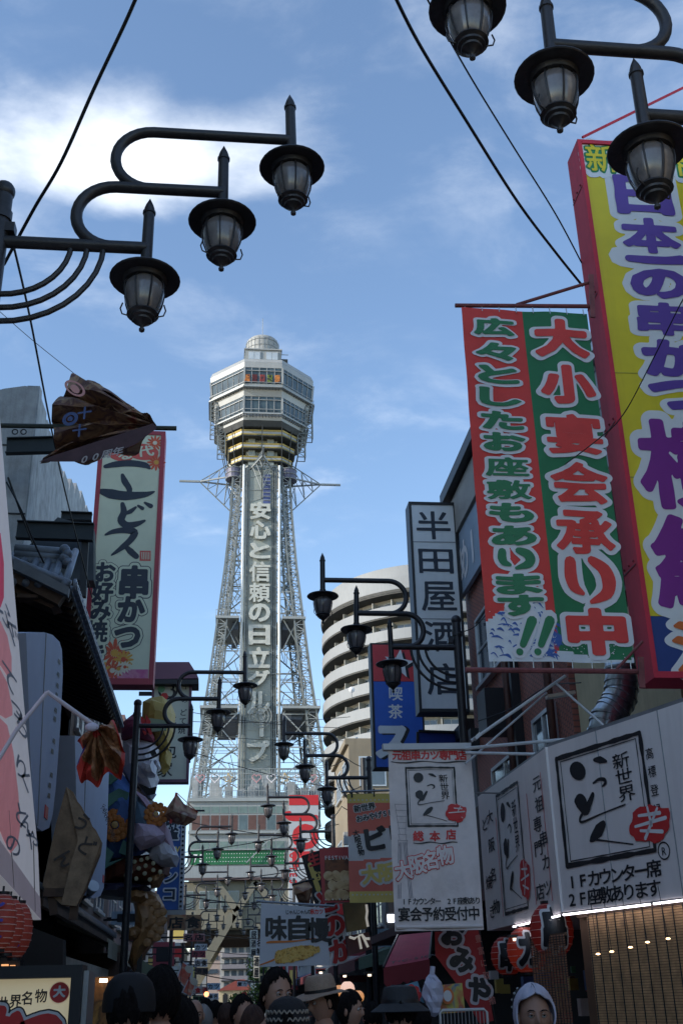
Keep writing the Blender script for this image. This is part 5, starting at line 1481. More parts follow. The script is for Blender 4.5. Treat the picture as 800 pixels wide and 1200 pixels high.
out = MB()
for i, (ch, (x, z)) in enumerate(zip('大阪名物', [(1.533, 2.588), (1.652, 2.635), (1.771, 2.669), (1.898, 2.709)])):
    put_glyph(red, fr, ch, X9(x), ZT-z, .15, .16, .075, .006+i*.0003, N=44, rot=-.15); put_glyph(wht, fr, ch, X9(x), ZT-z, .15, .16, .035, .009, N=44, rot=-.15)
a, b = [(1.507, 2.331), (2.159, 2.349)]
row(ink, fr, '1Fカウンター 2F座敷あり', X9(a[0])+.02, ZT-(a[1]+b[1])/2, (b[0]-a[0])/13.6, .06, .06, wt=.015, d=.007, N=36)
a, b = [(1.524, 2.231), (2.122, 2.249)]
row(ink, fr, '宴会予約受付中', X9(a[0])+.0, ZT-(a[1]+b[1])/2, (b[0]-a[0])/6.1, .105, .115, wt=.022, d=.007, N=50)
for (a, b) in (([(1.469, 3.494)][0], [(2.160, 3.493)][0]), ([(1.631, 2.809)][0], [(2.008, 2.820)][0])):
    n = 12; stroke(ink, fr, [(X9(a[0]+(b[0]-a[0])*k/n), ZT-a[1]+.006*math.sin(k)) for k in range(n+1)], [.003+.003*math.sin(k*.5)**2 for k in range(n+1)], .006)
drape(ink, fr, D, 0).build('lettering', M_black, Bn); drape(red, fr, D, 0).build('red_lettering', M_redp, Bn); drape(wht, fr, D, 0).build('pale_lettering', M_dw, Bn)
# faint tower sketch printed on the left side
sk = MB(); rnd = random.Random(2)
a = [(1.527, 3.115)][0]
bx = X9(a[0]); bz = ZT-a[1]
for k in range(7):
    t = bz-.02+k*.05; ww = .07-.006*k if k < 4 else .03+.004*k
    stroke(sk, fr, [(bx-ww+.03,t),(bx+ww,t+.004)], [.0015,.0015], .005); stroke(sk, fr, [(bx-ww+.03,t),(bx-ww+.04,t+.05)], [.0015]*2, .0052); stroke(sk, fr, [(bx+ww,t),(bx+ww-.006,t+.05)], [.0015]*2, .0054)
for s_ in (-1, 1):
    for q_ in range(3): stroke(sk, fr, [(bx+s_*.02+.012*q_, bz+.3),(bx+s_*(.02+.03)+.012*q_, bz+.75)], [.0025]*2, .005+.0002*q_)
drape(sk, fr, D, 0).build('tower_sketch', mat('sketch_grey', (0.16,0.14,0.15), 0.8), Bn)
MB().prism([(1.396, 3.647), (2.182, 3.655), (2.179, 3.602), (1.402, 3.594)], 9.46, 9.54).build('top_batten', M_paintw, Bn)
MB().tube([fr.p(.01, h-.03, .004), fr.p(w-.01, h-.03, .004)], .016, 8).build('foot_hem', M_dw, Bn)
MB().tube([(2.164, 9.600, 3.245), (2.634, 9.900, 3.287)], .008, 6).build('tie_rod', M_steel, Bn)

# ---- pink and yellow souvenir banner
Bn = thing('souvenir_banner', 'pink souvenir shop banner with yellow bands, partly behind the dirty white banner', 'banner', (3.2, 14, 2.8))
P = [(1.580, 3.984), (2.435, 4.001), (2.391, 2.685), (1.590, 2.686)]
fr, w, h, X0, ZT = xz_frame(P, 14.0)
M_pk = mat('salmon_cloth', (0.5,0.1,0.07), 0.7, 0, 0.08, 3); M_by = mat('dull_yellow_cloth', (0.5,0.36,0.09), 0.7, 0, 0.08, 3); M_bw2 = mat('banner_grey_white', (0.42,0.41,0.4), 0.7, 0, 0.06, 3)
def sp(a, b):
    if b < .085 or b > .9: return 1
    t = .40-.13*a; u = .63-.05*a
    return 2 if (t < b < u and a > .0) else 0
c = cloth(fr, w, h, None, sp, .008, 40, 80, seed=11); build_cloth('cloth', c, [M_pk, M_by, M_bw2], Bn); D = c[2]
ink, wht, yel = MB(), MB(), MB()
sx = w/78
def at14(mb, ch, x, y, sz, szh, wt, d, rot=0, N=44, fit=False): put_glyph(mb, fr, ch, (x-407)*sx, (y-931)*h/127, sz*sx, szh*h/127, wt, d, N=N, rot=rot, fit=fit)
for i, ch in enumerate('新世界'): at14(wht, ch, 419+i*8.5, 949-i*1.4, 9, 9, .12, .005+i*.0003, -.12); at14(ink, ch, 419+i*8.5, 949-i*1.4, 9, 9, .03, .009, -.12)
for i, ch in enumerate('おみやげSHOP'): at14(wht, ch, 421+i*7.6, 961-i*1.5, 8.5, 8.5, .12, .005+i*.0003, -.12); at14(ink, ch, 421+i*7.6, 961-i*1.5, 8.5, 8.5, .03, .009, -.12)
for i, ch in enumerate('大阪名物'): at14(ink, ch, 416.5+i*1.8, 978+i*7.5, 8, 8, .03, .009, -.12)
at14(ink, 'ビ', 438, 985, 32, 30, .05, .009, -.12, 56); at14(ink, 'リ', 466, 981, 28, 30, .05, .009, -.12, 56)
for i, ch in enumerate('大阪名物'):
    at14(wht, ch, 432+i*19, 1026-i*2.5, 24, 24, .12, .005+i*.0004, -.12); at14(yel, ch, 432+i*19, 1026-i*2.5, 22, 22, .045, .009, -.12, 50)
for i in range(16): disc(wht, fr, .04+i*w/16, h*.06, .012, n=4, d=.006); disc(wht, fr, .04+i*w/16, h*.93, .012, n=4, d=.006)
drape(ink, fr, D, 0).build('lettering', M_black, Bn); drape(wht, fr, D, 0).build('letter_halo', M_bw2, Bn); drape(yel, fr, D, 0).build('yellow_lettering', M_by, Bn)
MB().tube([(1.515, 14.000, 4.016), (2.614, 14.000, 4.044)], .015, 6).build('rod', M_steel, Bn)
for k in (412, 438, 462): pass
for p_ in [(1.645, 3.994), (1.929, 4.004), (2.193, 4.013)]: MB().tube([(p_[0],14,p_[1]+.05),(p_[0],14,p_[1]-.05)], .012, 5).build('hook', M_black, Bn)

# ---- takoyaki poster, crumpled poster, black banner, skewer poster
def printed_board(name, label, cat, Y, P, m, th=.03, group=None):
    t = thing(name, label, cat, ((P[0][0]+P[1][0])/2, Y, P[2][1]), group)
    MB().prism(P, Y, Y+th).build('board', m, t); fr, w, h, X0, ZT = xz_frame(P, Y)
    return t, fr, w, h, X0, ZT
t, fr, w, h, X0, ZT = printed_board('dumpling_poster', 'red edged food poster showing a heap of round dough balls', 'poster', 15, [(1.311, 3.454), (1.745, 3.472), (1.738, 2.774), (1.346, 2.769)], mat('poster_red', (0.3,0.04,0.04), 0.6))
rect(MB(), fr, .05, .14, w, h-.02, .003).build('poster_picture', print_mat('poster_dark', [(0.03,0.015,0.01),(0.14,0.05,0.02),(0.05,0.02,0.015)], 5, 'noise'), t)
for i in range(11):
    a = .1+(i % 4)*.1+(.05 if i//4 % 2 else 0); b = h*.52+(i//4)*.12
    disc(MB(), fr, min(a, w-.06), min(b, h-.09), .07, .06, .006+i*.0005, 16, i).build('dough_ball_print', print_mat('dough_a', [(0.2,0.1,0.04),(0.42,0.28,0.13),(0.5,0.36,0.2)], 9, 'noise'), t)
ink = MB(); row(ink, fr, 'FESTIVAL', .07, .13, .045, .07, .07, wt=.02, d=.008, N=30, rot=-.08); 
for i in range(9): disc(ink, fr, .06+i*.045, h-.04, .014, n=6, d=.008)
ink.build('lettering', M_whitep, t)
t = thing('crumpled_poster_flag', 'crumpled food flag hanging askew, left of the dumpling poster', 'flag', (0.936, 13.000, 2.735))
c_ = [(0.829, 13.000, 2.800), (0.983, 13.100, 2.901), (1.044, 12.900, 2.770), (1.012, 13.000, 2.597), (0.906, 13.150, 2.629), (0.851, 12.900, 2.700), (0.931, 12.800, 2.717)]
MB().add(c_, [(0,5,6),(0,6,1),(1,6,2),(2,6,3),(3,6,4),(4,6,5)]).build('cloth', print_mat('food_print', [(0.3,0.03,0.02),(0.35,0.2,0.1),(0.12,0.05,0.03),(0.4,0.3,0.2)], 3, 'noise'), t, fix=False)
MB().tube([(0.820, 13.000, 2.810), (1.073, 13.000, 2.871)], .012, 5).build('stick', M_black, t)
t = thing('black_nobori_banner', 'leaning black banner with red and yellow characters beside the dumpling poster', 'banner', (1.393, 16.000, 2.383))
q = [(1.143, 3.476), (1.410, 3.555), (1.722, 2.334), (1.497, 2.251)]
frb = Frame((q[0][0], 16, q[0][1]), (q[1][0]-q[0][0], 0, q[1][1]-q[0][1]), (q[3][0]-q[0][0], 0, q[3][1]-q[0][1]))
MB().prism(q, 16, 16.02).build('cloth', mat('black_cloth', (0.015,0.013,0.013), 0.7), t)
ln_ = math.hypot(q[3][0]-q[0][0], q[3][1]-q[0][1]); wn_ = math.hypot(q[1][0]-q[0][0], q[1][1]-q[0][1])
r1, y1, w1 = MB(), MB(), MB()
put_glyph(r1, frb, '生', wn_*.55, .1, .18, .18, .04, .012)
for i, ch in enumerate('なん'): put_glyph(y1, frb, ch, wn_*(.5+.25*i), .32+.13*i, .15, .15, .03, .012)
for i, ch in enumerate('どのか'): put_glyph(w1, frb, ch, wn_*.6, .68+i*.33, .36, .34, .1, .008+i*.0005); put_glyph(r1, frb, ch, wn_*.6, .68+i*.33, .34, .32, .05, .013)
stroke(y1, frb, [(.08,.15),(.1,.5)], [.03,.035], .01)
r1.build('red_lettering', M_redp, t); y1.build('yellow_lettering', M_by, t); w1.build('letter_halo', M_bw2, t)
S, fr, w, h, X0, ZT = printed_board('skewer_poster', 'white board with bold black characters above a picture of a fried skewer', 'sign', 12, [(0.437, 2.544), (1.094, 2.485), (1.146, 1.934), (0.425, 1.932)], mat('poster_white', (0.36,0.38,0.42), 0.6, 0, 0.05, 3))
kx, ky = w/80, h/72
ink, red, org = MB(), MB(), MB()
for ch, x, y in (('味',19,27),('自',46,27),('慢',70,30)): put_glyph(ink, fr, ch, x*kx, y*ky, 26*kx, 30*ky, .035, .006, N=80, warp=.01, fit=True)
for i, ch in enumerate('じゃんじゃんの'): put_glyph(ink, fr, ch, (32+i*4.4)*kx, 8*ky, 5*kx, 6*ky, .02, .006, N=30)
for i, ch in enumerate('串カツ'): put_glyph(red, fr, ch, (62+i*5.4)*kx, 8*ky, 6*kx, 7*ky, .03, .006, N=36)
stroke(org, fr, [(8*kx,44*ky),(14*kx,43.5*ky),(40*kx,43*ky),(66*kx,40*ky)], [1*kx,1.4*kx,.9*kx,.4*kx], .006)
ink.build('lettering', M_black, S); red.build('red_lettering', M_redp, S); org.build('orange_stroke', mat('print_orange', (0.45,0.11,0.02), 0.6), S)
sk = MB(); n = 40; rnd = random.Random(3); top = []; bot = []
for k in range(n+1):
    u_ = k/n; a = (17+54*u_); mid = 62-9*u_; r_ = (4.2+4.8*math.sin(math.pi*min(1, u_*1.1+.05))**.4)*(1 if 0 < k < n else .2)
    top.append((a*kx, (mid-r_+rnd.uniform(-.7,.7))*ky)); bot.append((a*kx, (mid+r_+rnd.uniform(-.7,.7))*ky))
sk.add([fr.p(a, b, .008) for a, b in top+bot], [(i, i+1, i+2+n, i+1+n) for i in range(n)])
sk.build('fried_skewer_print', print_mat('batter', [(0.12,0.045,0.008),(0.42,0.2,0.03),(0.6,0.34,0.08),(0.2,0.08,0.01)], 26, 'noise'), S)
stroke(MB(), fr, [(0,70*ky),(12*kx,66*ky),(20*kx,62.5*ky)], [.6*kx,1*kx,1.2*kx], .006).build('stick_print', MC['print_orange'], S)
MB().tube([(0.386, 12.050, 2.565), (1.206, 12.050, 2.504)], .014, 6).build('rod', M_steel, S)

# ---- red shop awning with lettering, slanted red banner
S = thing('red_awning', 'small red canvas awning with scalloped edge under the white hanging banner', 'awning', (3.2, 13, 2.3))
a_, b_, c_, d_ = (2.194, 14.200, 2.318), (2.620, 14.200, 2.350), (2.318, 12.800, 1.996), (1.803, 12.800, 1.919)
M_aw = mat('awning_red', (0.3,0.03,0.05), 0.7, 0, 0.12, 5)
mb = MB(); n = 12
A_ = [Vector(a_).lerp(Vector(b_), k/n) for k in range(n+1)]; B_ = [Vector(d_).lerp(Vector(c_), k/n) for k in range(n+1)]
mb.add(A_+B_, [(i, i+1, i+2+n, i+1+n) for i in range(n)]); mb.build('canopy', M_aw, S, fix=False)
dr = MB(); W_ = [p+Vector((0,0,-.16-.05*abs(math.sin(k*math.pi/2.4)))) for k, p in enumerate(B_)]
dr.add(B_+W_, [(i, i+1, i+2+n, i+1+n) for i in range(n)]); dr.build('valance', mat('valance_red', (0.16,0.02,0.025), 0.75), S, fix=False)
fa = Frame(Vector(d_), Vector(c_)-Vector(d_), Vector(d_)-Vector(a_)); g = MB()
row(g, fa, 'T・C-SION', .1, -.13, .065, .1, .14, wt=.03, d=.008, N=34); g.build('lettering', M_black, S)
for k in (0, n): MB().tube([B_[k], A_[k]], .015, 5).build('side_rod', M_black, S)
S = thing('slanted_red_banner', 'red festival banner leaning across the shopfront with black white-edged characters', 'banner', (2.247, 10.200, 1.458))
q = [(1.905, 2.138), (2.299, 2.146), (2.379, 1.414), (2.257, 1.391), (2.070, 1.718), (1.902, 1.942)]
MB().prism(q, 10.2, 10.21).build('cloth', mat('nobori_red', (0.25,0.02,0.02), 0.75, 0, 0.1, 5), S)
fr = Frame((q[0][0], 10.2, q[0][1]), (1,0,0), (0,0,-1)); ex = (q[1][0]-q[0][0])/51
w1, k1, s1 = MB(), MB(), MB()
for ch, x, y, r_ in (('お',20,2,.1),('み',30,30,.35),('や',47,62,.5)): put_glyph(w1, fr, ch, x*ex, y*ex, 31*ex, 31*ex, .12, .004+x*.00002, rot=r_); put_glyph(k1, fr, ch, x*ex, y*ex, 28*ex, 28*ex, .06, .009, rot=r_)
for i, ch in enumerate('豊富に取り揃'): put_glyph(s1, fr, ch, (50+i*2.2)*ex, (8+i*13)*ex, 8*ex, 9*ex, .01, .006, N=30, rot=-.15)
w1.build('letter_halo', mat('nobori_white', (0.36,0.33,0.35), 0.7), S); k1.build('lettering', M_black, S); s1.build('small_lettering', mat('nobori_pale', (0.35,0.12,0.1), 0.7), S)
MB().tube([(2.311, 10.220, 2.154), (2.397, 10.220, 1.394)], .008, 6).build('pole', M_black, S)

# ---- right shopfront: blinds, red lanterns, bulbs, goods
S = thing('bamboo_blind_screen', 'tall pale brown bamboo blinds hanging below the white box sign, bottom right', 'blind', (3.0, 7.6, 0))
M_bam = mat('bamboo', (0.3,0.165,0.075), 0.7, 0, 0.35, 14); M_bamd = mat('bamboo_dark', (0.17,0.075,0.04), 0.7, 0, 0.35, 14)
q = [(0.077, 2.179), (-0.059, 1.414)]
f1 = Frame((2.62+.04, 8.45, ZB-.03), (ux, uy, 0), (0,0,-1))
for (s0, s1_, m, nm) in ((.12, 2.3, M_bam, 'slats'),):
    sl = MB(); n = 120
    for k in range(n):
        t_ = k*.0175
        sl.add([f1.p(s0, t_, 0), f1.p(s1_, t_, 0), f1.p(s1_, t_+.0135, .004), f1.p(s0, t_+.0135, .004)], [(0,3,2,1)])
    sl.build(nm, m, S, kind='stuff')
for k in range(22): MB().beam(f1.p(.14+k*.1, 0, .01), f1.p(.14+k*.1, 2.1, .01), .006).build('cord', M_black, S)
MB().beam(f1.p(0, .0, -.012), f1.p(2.3, 0, -.012), .03).build('head_rail', M_wood2, S)
MB().add([f1.p(-.05, 0, -.06), f1.p(2.4, 0, -.06), f1.p(2.4, 2.14, -.06), f1.p(-.05, 2.14, -.06)], [(0,1,2,3)]).build('backing', mat('warm_dim_backing', (0.09,0.05,0.03), 0.8), S)
S = thing('bamboo_blind', 'darker reddish bamboo blind hanging at the corner left of the pale blinds', 'blind', (2.55, 8.7, 0))
f2 = Frame((2.45, 9.05, 2.02), (.14, -.62, 0), (0,0,-1)); sl = MB()
for k in range(110): sl.add([f2.p(0, k*.0175, 0), f2.p(.55, k*.0175, 0), f2.p(.55, k*.0175+.013, .004), f2.p(0, k*.0175+.013, .004)], [(0,3,2,1)])
sl.build('slats', M_bamd, S, kind='stuff')
for k in range(12): MB().beam(f2.p(.02+k*.046, 0, .008), f2.p(.02+k*.046, 1.92, .008), .005).build('cord', M_black, S)
MB().beam(f2.p(0, 0, -.01), f2.p(.55, 0, -.01), .02).build('head_rail', M_wood2, S)
M_bulb = mat('warm_bulb', (1,.8,.5), 0.4, 0, 0, emit=(1.0,0.62,0.3), estr=2.5)
for k, p_ in enumerate(((2.279, 6.900, 1.828), (2.366, 6.900, 1.840), (2.486, 6.900, 1.862), (2.559, 6.800, 1.885), (2.650, 6.700, 1.898))):
    b = thing('light_bulb', 'warm lit bulb before the bamboo blinds, %s' % ('leftmost of the row', 'second from the left', 'middle one of the row', 'second from the right end', 'rightmost of the row')[k], 'bulb', p_, 'bulbs before the bamboo blinds')
    MB().lathe([(.0,.0),(.009,.0),(.015,-.007),(.0,-.011)], p_, 10).build('glass', M_bulb, b, smooth=True)
    MB().tube([p_, (p_[0]+.02, p_[1]+.1, 2.2)], .002, 4).build('wire', M_black, b)
M_hoop = mat('lantern_hoop', (0.5,0.3,0.25), .7, 0, 0)
def paper_lantern(name, label, c, rx, rz, m, ribs=9, txt=None, group=None, tm=None, halo=None):
    t = thing(name, label, 'paper lantern', c, group)
    prof = []
    for k in range(ribs*2+1):
        a = math.pi*(.12+.76*k/(ribs*2)); prof.append((rx*math.sin(a)*(1 if k % 2 else .965), c[2]+rz*math.cos(a)))
    MB().lathe([(x, z) for x, z in prof], (c[0], c[1], 0), 22).build('paper_shade', m, t, smooth=True)
    for k in range(1, ribs*2, 2):
        if rx > .078: MB().tube([(c[0]+(prof[k][0]+.001)*math.cos(R(a)), c[1]+(prof[k][0]+.001)*math.sin(R(a)), prof[k][1]) for a in range(0, 361, 24)], .0022, 4).build('hoop', M_hoop, t)
    for z in (1, -1): MB().tube([(c[0],c[1],c[2]+z*rz*.92),(c[0],c[1],c[2]+z*rz*1.02)], rx*.42, 14).build('end_ring', M_black, t, smooth='auto')
    MB().tube([(c[0],c[1],c[2]+rz),(c[0],c[1],c[2]+rz+.03)], .006, 5).build('hook', M_black, t)
    if txt:
        g, hh = MB(), MB(); fr = Frame((c[0]-.02, c[1]-rx, c[2]), (1,0,0), (0,0,-1))
        for i, ch in enumerate(txt):
            for mb, wt, d in ((hh, .13, .0), (g, .06, .006)):
                k0 = len(mb.v); put_glyph(mb, fr, ch, 0, (i-(len(txt)-1)/2)*rz*1.5/len(txt)*1.1, rx*1.15, rz*1.5/len(txt), wt, 0, N=46)
                for j in range(k0, len(mb.v)):
                    x, y, z = mb.v[j]; dx = x-c[0]; rr = rx*math.sqrt(max(.05, 1-((z-c[2])/rz/1.03)**2)); 
                    mb.v[j] = (x, c[1]-math.sqrt(max(.0001, rr*rr-min(dx*dx, rr*rr*.97)))-.008-d-i*.001, z)
        hh.build('letter_halo', halo or M_bw2, t, fix=False); g.build('lettering', tm or M_black, t, fix=False)
    return t
M_rl = mat('red_lantern_paper', (0.2,0.012,0.01), 0.7, 0, 0.2, 4, emit=(0.5,0.03,0.01), estr=0.02)
M_rl2 = mat('glowing_lantern_paper', (0.3,0.03,0.015), 0.7, 0, 0.2, 4, emit=(0.9,0.07,0.02), estr=0.025)
c_ = (2.589, 8.900, 2.067); paper_lantern('red_lantern', 'large red lantern with black characters tucked under the box sign corner', c_, .17, .21, M_rl, 9, '串', 'red lanterns under the white box sign')
c_ = (2.592, 9.700, 1.958); paper_lantern('red_lantern', 'glowing orange red lantern, left and lower of the pair under the box sign', c_, .17, .19, M_rl2, 9, 'カ', 'red lanterns under the white box sign')
c_ = (2.594, 10.400, 1.937); paper_lantern('red_lantern', 'dim red lantern, farthest left under the box sign', c_, .15, .17, M_rl, 8, '串', 'red lanterns under the white box sign')
M_wl = mat('lit_white_lantern', (0.8,0.7,0.6), 0.6, 0, 0, emit=(1.0,0.62,0.48), estr=.33)
M_ol = mat('lit_amber_lantern', (0.8,0.6,0.4), 0.6, 0, 0, emit=(1.0,0.42,0.13), estr=.22)
c_ = (1.316, 12.000, 1.707); paper_lantern('round_lantern', 'lit round white lantern hanging right of the straw hat', c_, .075, .075, M_wl, 5)
c_ = (1.371, 11.600, 1.632); paper_lantern('round_lantern', 'lit round amber lantern next to the white one', c_, .065, .06, M_ol, 5)
c_ = (1.340, 13.000, 1.692); paper_lantern('round_lantern', 'dim round lantern half behind the lit white one', c_, .07, .07, M_ol, 5)
# dark shopfront mass on the right, with canopies and goods
S = thing('dark_shopfront', 'dark open shopfront on the right with deep canopies full of souvenirs', 'shop', (4.2, 12, 0))
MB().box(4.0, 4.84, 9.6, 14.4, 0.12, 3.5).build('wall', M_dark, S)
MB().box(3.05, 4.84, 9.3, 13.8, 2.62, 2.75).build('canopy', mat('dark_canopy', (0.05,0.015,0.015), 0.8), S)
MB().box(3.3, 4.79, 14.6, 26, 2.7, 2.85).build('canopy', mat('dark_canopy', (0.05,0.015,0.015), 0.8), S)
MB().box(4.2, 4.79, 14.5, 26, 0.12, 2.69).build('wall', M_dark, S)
MB().box(3.8, 4.79, 15, 20.2, 2.86, 4.2).build('upper_board', mat('dark_brown_board', (0.05,0.035,0.03), 0.8, 0, 0.4, 2), S)  # upper board in dark brown with random tone
for y in (10, 11.6, 13.2, 15, 17, 19): MB().beam((3.2,y,2.55), (4.8,y,2.9), .06).build('strut', M_black, S)
M_wn = mat('white_neon_outline', (0.7,0.68,0.6), 0.5, 0, 0, emit=(0.9,0.85,0.75), estr=.12)
for pts_ in ([(1.738, 2.373), (1.806, 2.351), (1.864, 2.382), (1.894, 2.222)], [(1.864, 2.382), (1.911, 2.402), (1.986, 2.242)], [(1.911, 2.392), (1.955, 2.348), (2.013, 2.347)], [(1.980, 2.778), (1.989, 2.691), (1.975, 2.605), (1.994, 2.497)]):
    MB().tube([(x, 15.5, z) for x, z in pts_], .018, 5).build('neon_line', M_wn, S)
MB().prism([(1.679, 2.812), (1.994, 2.829), (1.995, 2.481), (1.728, 2.443)], 15.6, 15.75).build('brown_panel', mat('dull_brown_panel', (0.13,0.1,0.045), 0.7, 0, 0.2, 4), S)
MB().prism([(1.714, 2.395), (2.030, 2.443), (2.069, 2.228), (1.743, 2.148)], 15.7, 15.8).build('maroon_panel', mat('dull_maroon_panel', (0.09,0.04,0.04), 0.7, 0, 0.2, 4), S)
wl = thing('white_shop_light', 'small bright white light square between the street pole and red awning', 'lamp', (2.162, 14.500, 2.535)); p_ = wl.location
MB().box(p_[0]-.04, p_[0]+.04, 14.5, 14.53, p_[2]-.045, p_[2]+.045).build('diffuser', mat('cold_light', (1,1,1), .5, 0, 0, emit=(0.8,0.85,1.0), estr=3), wl)
MB().box(p_[0]-.06, p_[0]+.06, 14.535, 14.6, p_[2]-.07, p_[2]+.07).build('housing', M_black, wl)
for k, (p_, e, l) in enumerate((((1.399, 16.000, 1.951), 1.6, 'tiny white ceiling light above the straw hat'), ((1.616, 15.000, 1.883), 1.4, 'tiny warm ceiling light above the round lanterns'), ((1.676, 13.000, 1.849), .8, 'tiny dim light right of the street pole foot'), ((2.478, 9.600, 2.035), 1.0, 'small strip light left of the glowing red lantern'))):
    t = thing('ceiling_light', l, 'lamp', p_); MB().box(p_[0]-.018, p_[0]+.018, p_[1], p_[1]+.04, p_[2]-.01, p_[2]+.012).build('diffuser', mat('small_light_%s' % 'abcd'[k], (1,.9,.7), .5, 0, 0, emit=(1.0,0.8,0.6), estr=e), t)
    MB().box(p_[0]-.06, p_[0]+.06, p_[1], p_[1]+.05, p_[2]+.018, p_[2]+.04).build('housing', M_black, t)
# goods
def goods(name, label, cat, Y, P, m, th=.05): 
    t = thing(name, label, cat, ((P[0][0]+P[1][0])/2, Y, min(p[1] for p in P))); MB().prism(P, Y, Y+th).build('board', m, t)
    return t
t = goods('souvenir_board', 'pale blue tilted souvenir board behind the dark bucket hat', 'sign', 9, [(1.341, 1.679), (1.528, 1.723), (1.573, 1.572), (1.367, 1.524)], mat('board_blue', (0.06,0.16,0.22), 0.7))
fr = Frame((1.475, 8.990, 1.628), (1,0,0), (0,0,-1)); g = MB()
for k in range(8): disc(g, fr, .05*math.cos(k*.785), .05*math.sin(k*.785), .028, d=.004+k*.0003, n=8)
g.build('flower_print', M_redp, t); g = disc(MB(), fr, 0, 0, .045, d=.01, n=14); g.build('flower_centre', M_bw2, t)
t = goods('toy_board', 'red bordered board with rounded corners right above the dark bucket hat', 'sign', 8.8, [(1.278, 1.648), (1.446, 1.662), (1.472, 1.546), (1.267, 1.550)], M_redp); MB().prism([(1.295, 1.631), (1.430, 1.645), (1.445, 1.546), (1.285, 1.550)], 8.76, 8.79).build('board_face', mat('dull_pink_face', (0.22,0.09,0.08), 0.7), t)
t = goods('souvenir_box', 'colourful mottled souvenir box beside the white plastic bag', 'box', 9, [(1.672, 1.690), (1.873, 1.704), (1.885, 1.500), (1.680, 1.493)], print_mat('box_print', [(0.05,0.1,0.1),(0.3,0.06,0.03),(0.3,0.26,0.05),(0.04,0.08,0.16),(0.25,0.25,0.22)], 7, 'noise'), .2)
fr = Frame((1.750, 8.980, 1.616), (1,0,0), (0,0,-1)); g = disc(MB(), fr, 0, 0, .05, .06, .004, 16); g.build('round_label', mat('label_orange', (0.4,0.09,0.02), 0.6), t); disc(MB(), fr, 0, 0, .033, .04, .007, 16).build('label_centre', M_bw2, t)
bag = thing('plastic_bag', 'white crumpled plastic bag hanging left of the souvenir box', 'bag', (1.624, 8.900, 1.624)); c_ = bag.location
mb = MB().ball(tuple(c_), .1, 14, 10, (.75,.6,1.5)); rnd = random.Random(8); mb.v = [(x+rnd.uniform(-.012,.012), y+rnd.uniform(-.012,.012), z) for x, y, z in mb.v]
mb.build('sack', mat('bag_white', (0.3,0.31,0.4), 0.45, 0, 0.1, 9), bag, smooth=False); MB().tube([(c_[0],c_[1],c_[2]+.14),(c_[0]+.01,c_[1],c_[2]+.2)], .02, 6).build('knot', MC['bag_white'], bag)
rk = thing('wire_rack', 'silver wire display rack in front of the souvenir boards', 'rack', (1.742, 8.400, 1.436)); 
a, b = (1.576, 8.400, 1.522), (1.915, 8.400, 1.514)
MB().tube([(a[0],8.4,.9),(a[0],8.4,a[2]-.02),(a[0]+.02,8.4,a[2]),(b[0]-.02,8.4,a[2]),(b[0],8.4,a[2]-.02),(b[0],8.4,.9)], .01, 6).build('frame', M_alum, rk)
for k in range(12): MB().tube([(a[0]+(b[0]-a[0])*(k+1)/13,8.4,a[2]),(a[0]+(b[0]-a[0])*(k+1)/13,8.4,.9)], .003, 4).build('wire', M_alum, rk)
for k in range(3): MB().box(a[0], b[0], 8.4, 9.0, .2+k*.35, .22+k*.35).build('shelf', M_steel, rk)
gd_ = thing('stacked_goods', 'jumbled small souvenirs piled on the right shop counter', 'goods', (3.4, 9.6, 0)); rnd = random.Random(12)
cols = [mat('goods_'+n_, c__, .6) for n_, c__ in (('red',(.25,.03,.03)),('blue',(.04,.08,.2)),('yellow',(.3,.22,.05)),('white',(.35,.34,.33)),('green',(.04,.12,.06)),('brown',(.14,.08,.04)))]
for k in range(70):
    x = rnd.uniform(2.75, 3.9); y = rnd.uniform(9.7, 12.5); z = rnd.uniform(.6, 1.9); s_ = rnd.uniform(.04, .11)
    MB().box(x, x+s_, y, y+s_, z, z+s_*rnd.uniform(.8, 1.8)).build('souvenir', rnd.choice(cols), gd_)
MB().box(2.7, 4.0, 9.6, 12.6, .12, .6).build('counter', M_wood, gd_)

# ================================================================== LEFT SIDE THINGS
# ---- cream vertical sign
S = thing('cream_vertical_sign', 'tall cream vertical sign in a red frame with big brush letters and small flowers', 'sign', (-2, 20.6, 7))
Y = 20.5
P = [(-2.776, 12.565), (-1.351, 12.614), (-1.303, 7.110), (-2.580, 7.184)]
fr, w, h, X0, ZT = xz_frame(P, Y)
M_sfr = mat('sign_frame_red', (0.22,0.02,0.03), 0.5, 0, 0.12, 2); M_scr = mat('sign_cream', (0.42,0.43,0.29), 0.5, 0, 0.08, 1.5)
MB().box(X0, X0+w, Y+.012, Y+.4, ZT-h, ZT).build('box', M_sfr, S)
for a, b in ((0,.09), (w-.09,w)): MB().box(X0+a, X0+b, Y-.03, Y+.01, ZT-h, ZT).build('frame_side', M_sfr, S)
for a, b in ((0,.09), (h-.12,h)): MB().box(X0+.092, X0+w-.092, Y-.03, Y+.01, ZT-b, ZT-a).build('frame_rail', M_sfr, S)
MB().box(X0+.09, X0+w-.09, Y-.01, Y+.008, ZT-h+.12, ZT-.09).build('face_panel', M_scr, S)
X_ = lambda x, y: None
kz = lambda y: (y-505)/300*h
kx = lambda x, y: (x-(112-(y-505)*11/300))/81*w*1.0
ink, hal, red = MB(), MB(), MB()
def brush(pts, ws): stroke(ink, fr, [(kx(x, y), kz(y)) for x, y in pts], [v*w/81 for v in ws], .016+.0002*len(ink.v) % .002)
brush([(120,552),(132,549),(150,547),(168,549),(174,553)], [2.5,4.2,4.5,4,1.5]); brush([(141,562),(144,570),(150,580),(148,590)], [2,4,3.5,2]); brush([(116,583),(128,586),(146,588),(168,586),(180,582)], [3.5,6.5,6,4,1])
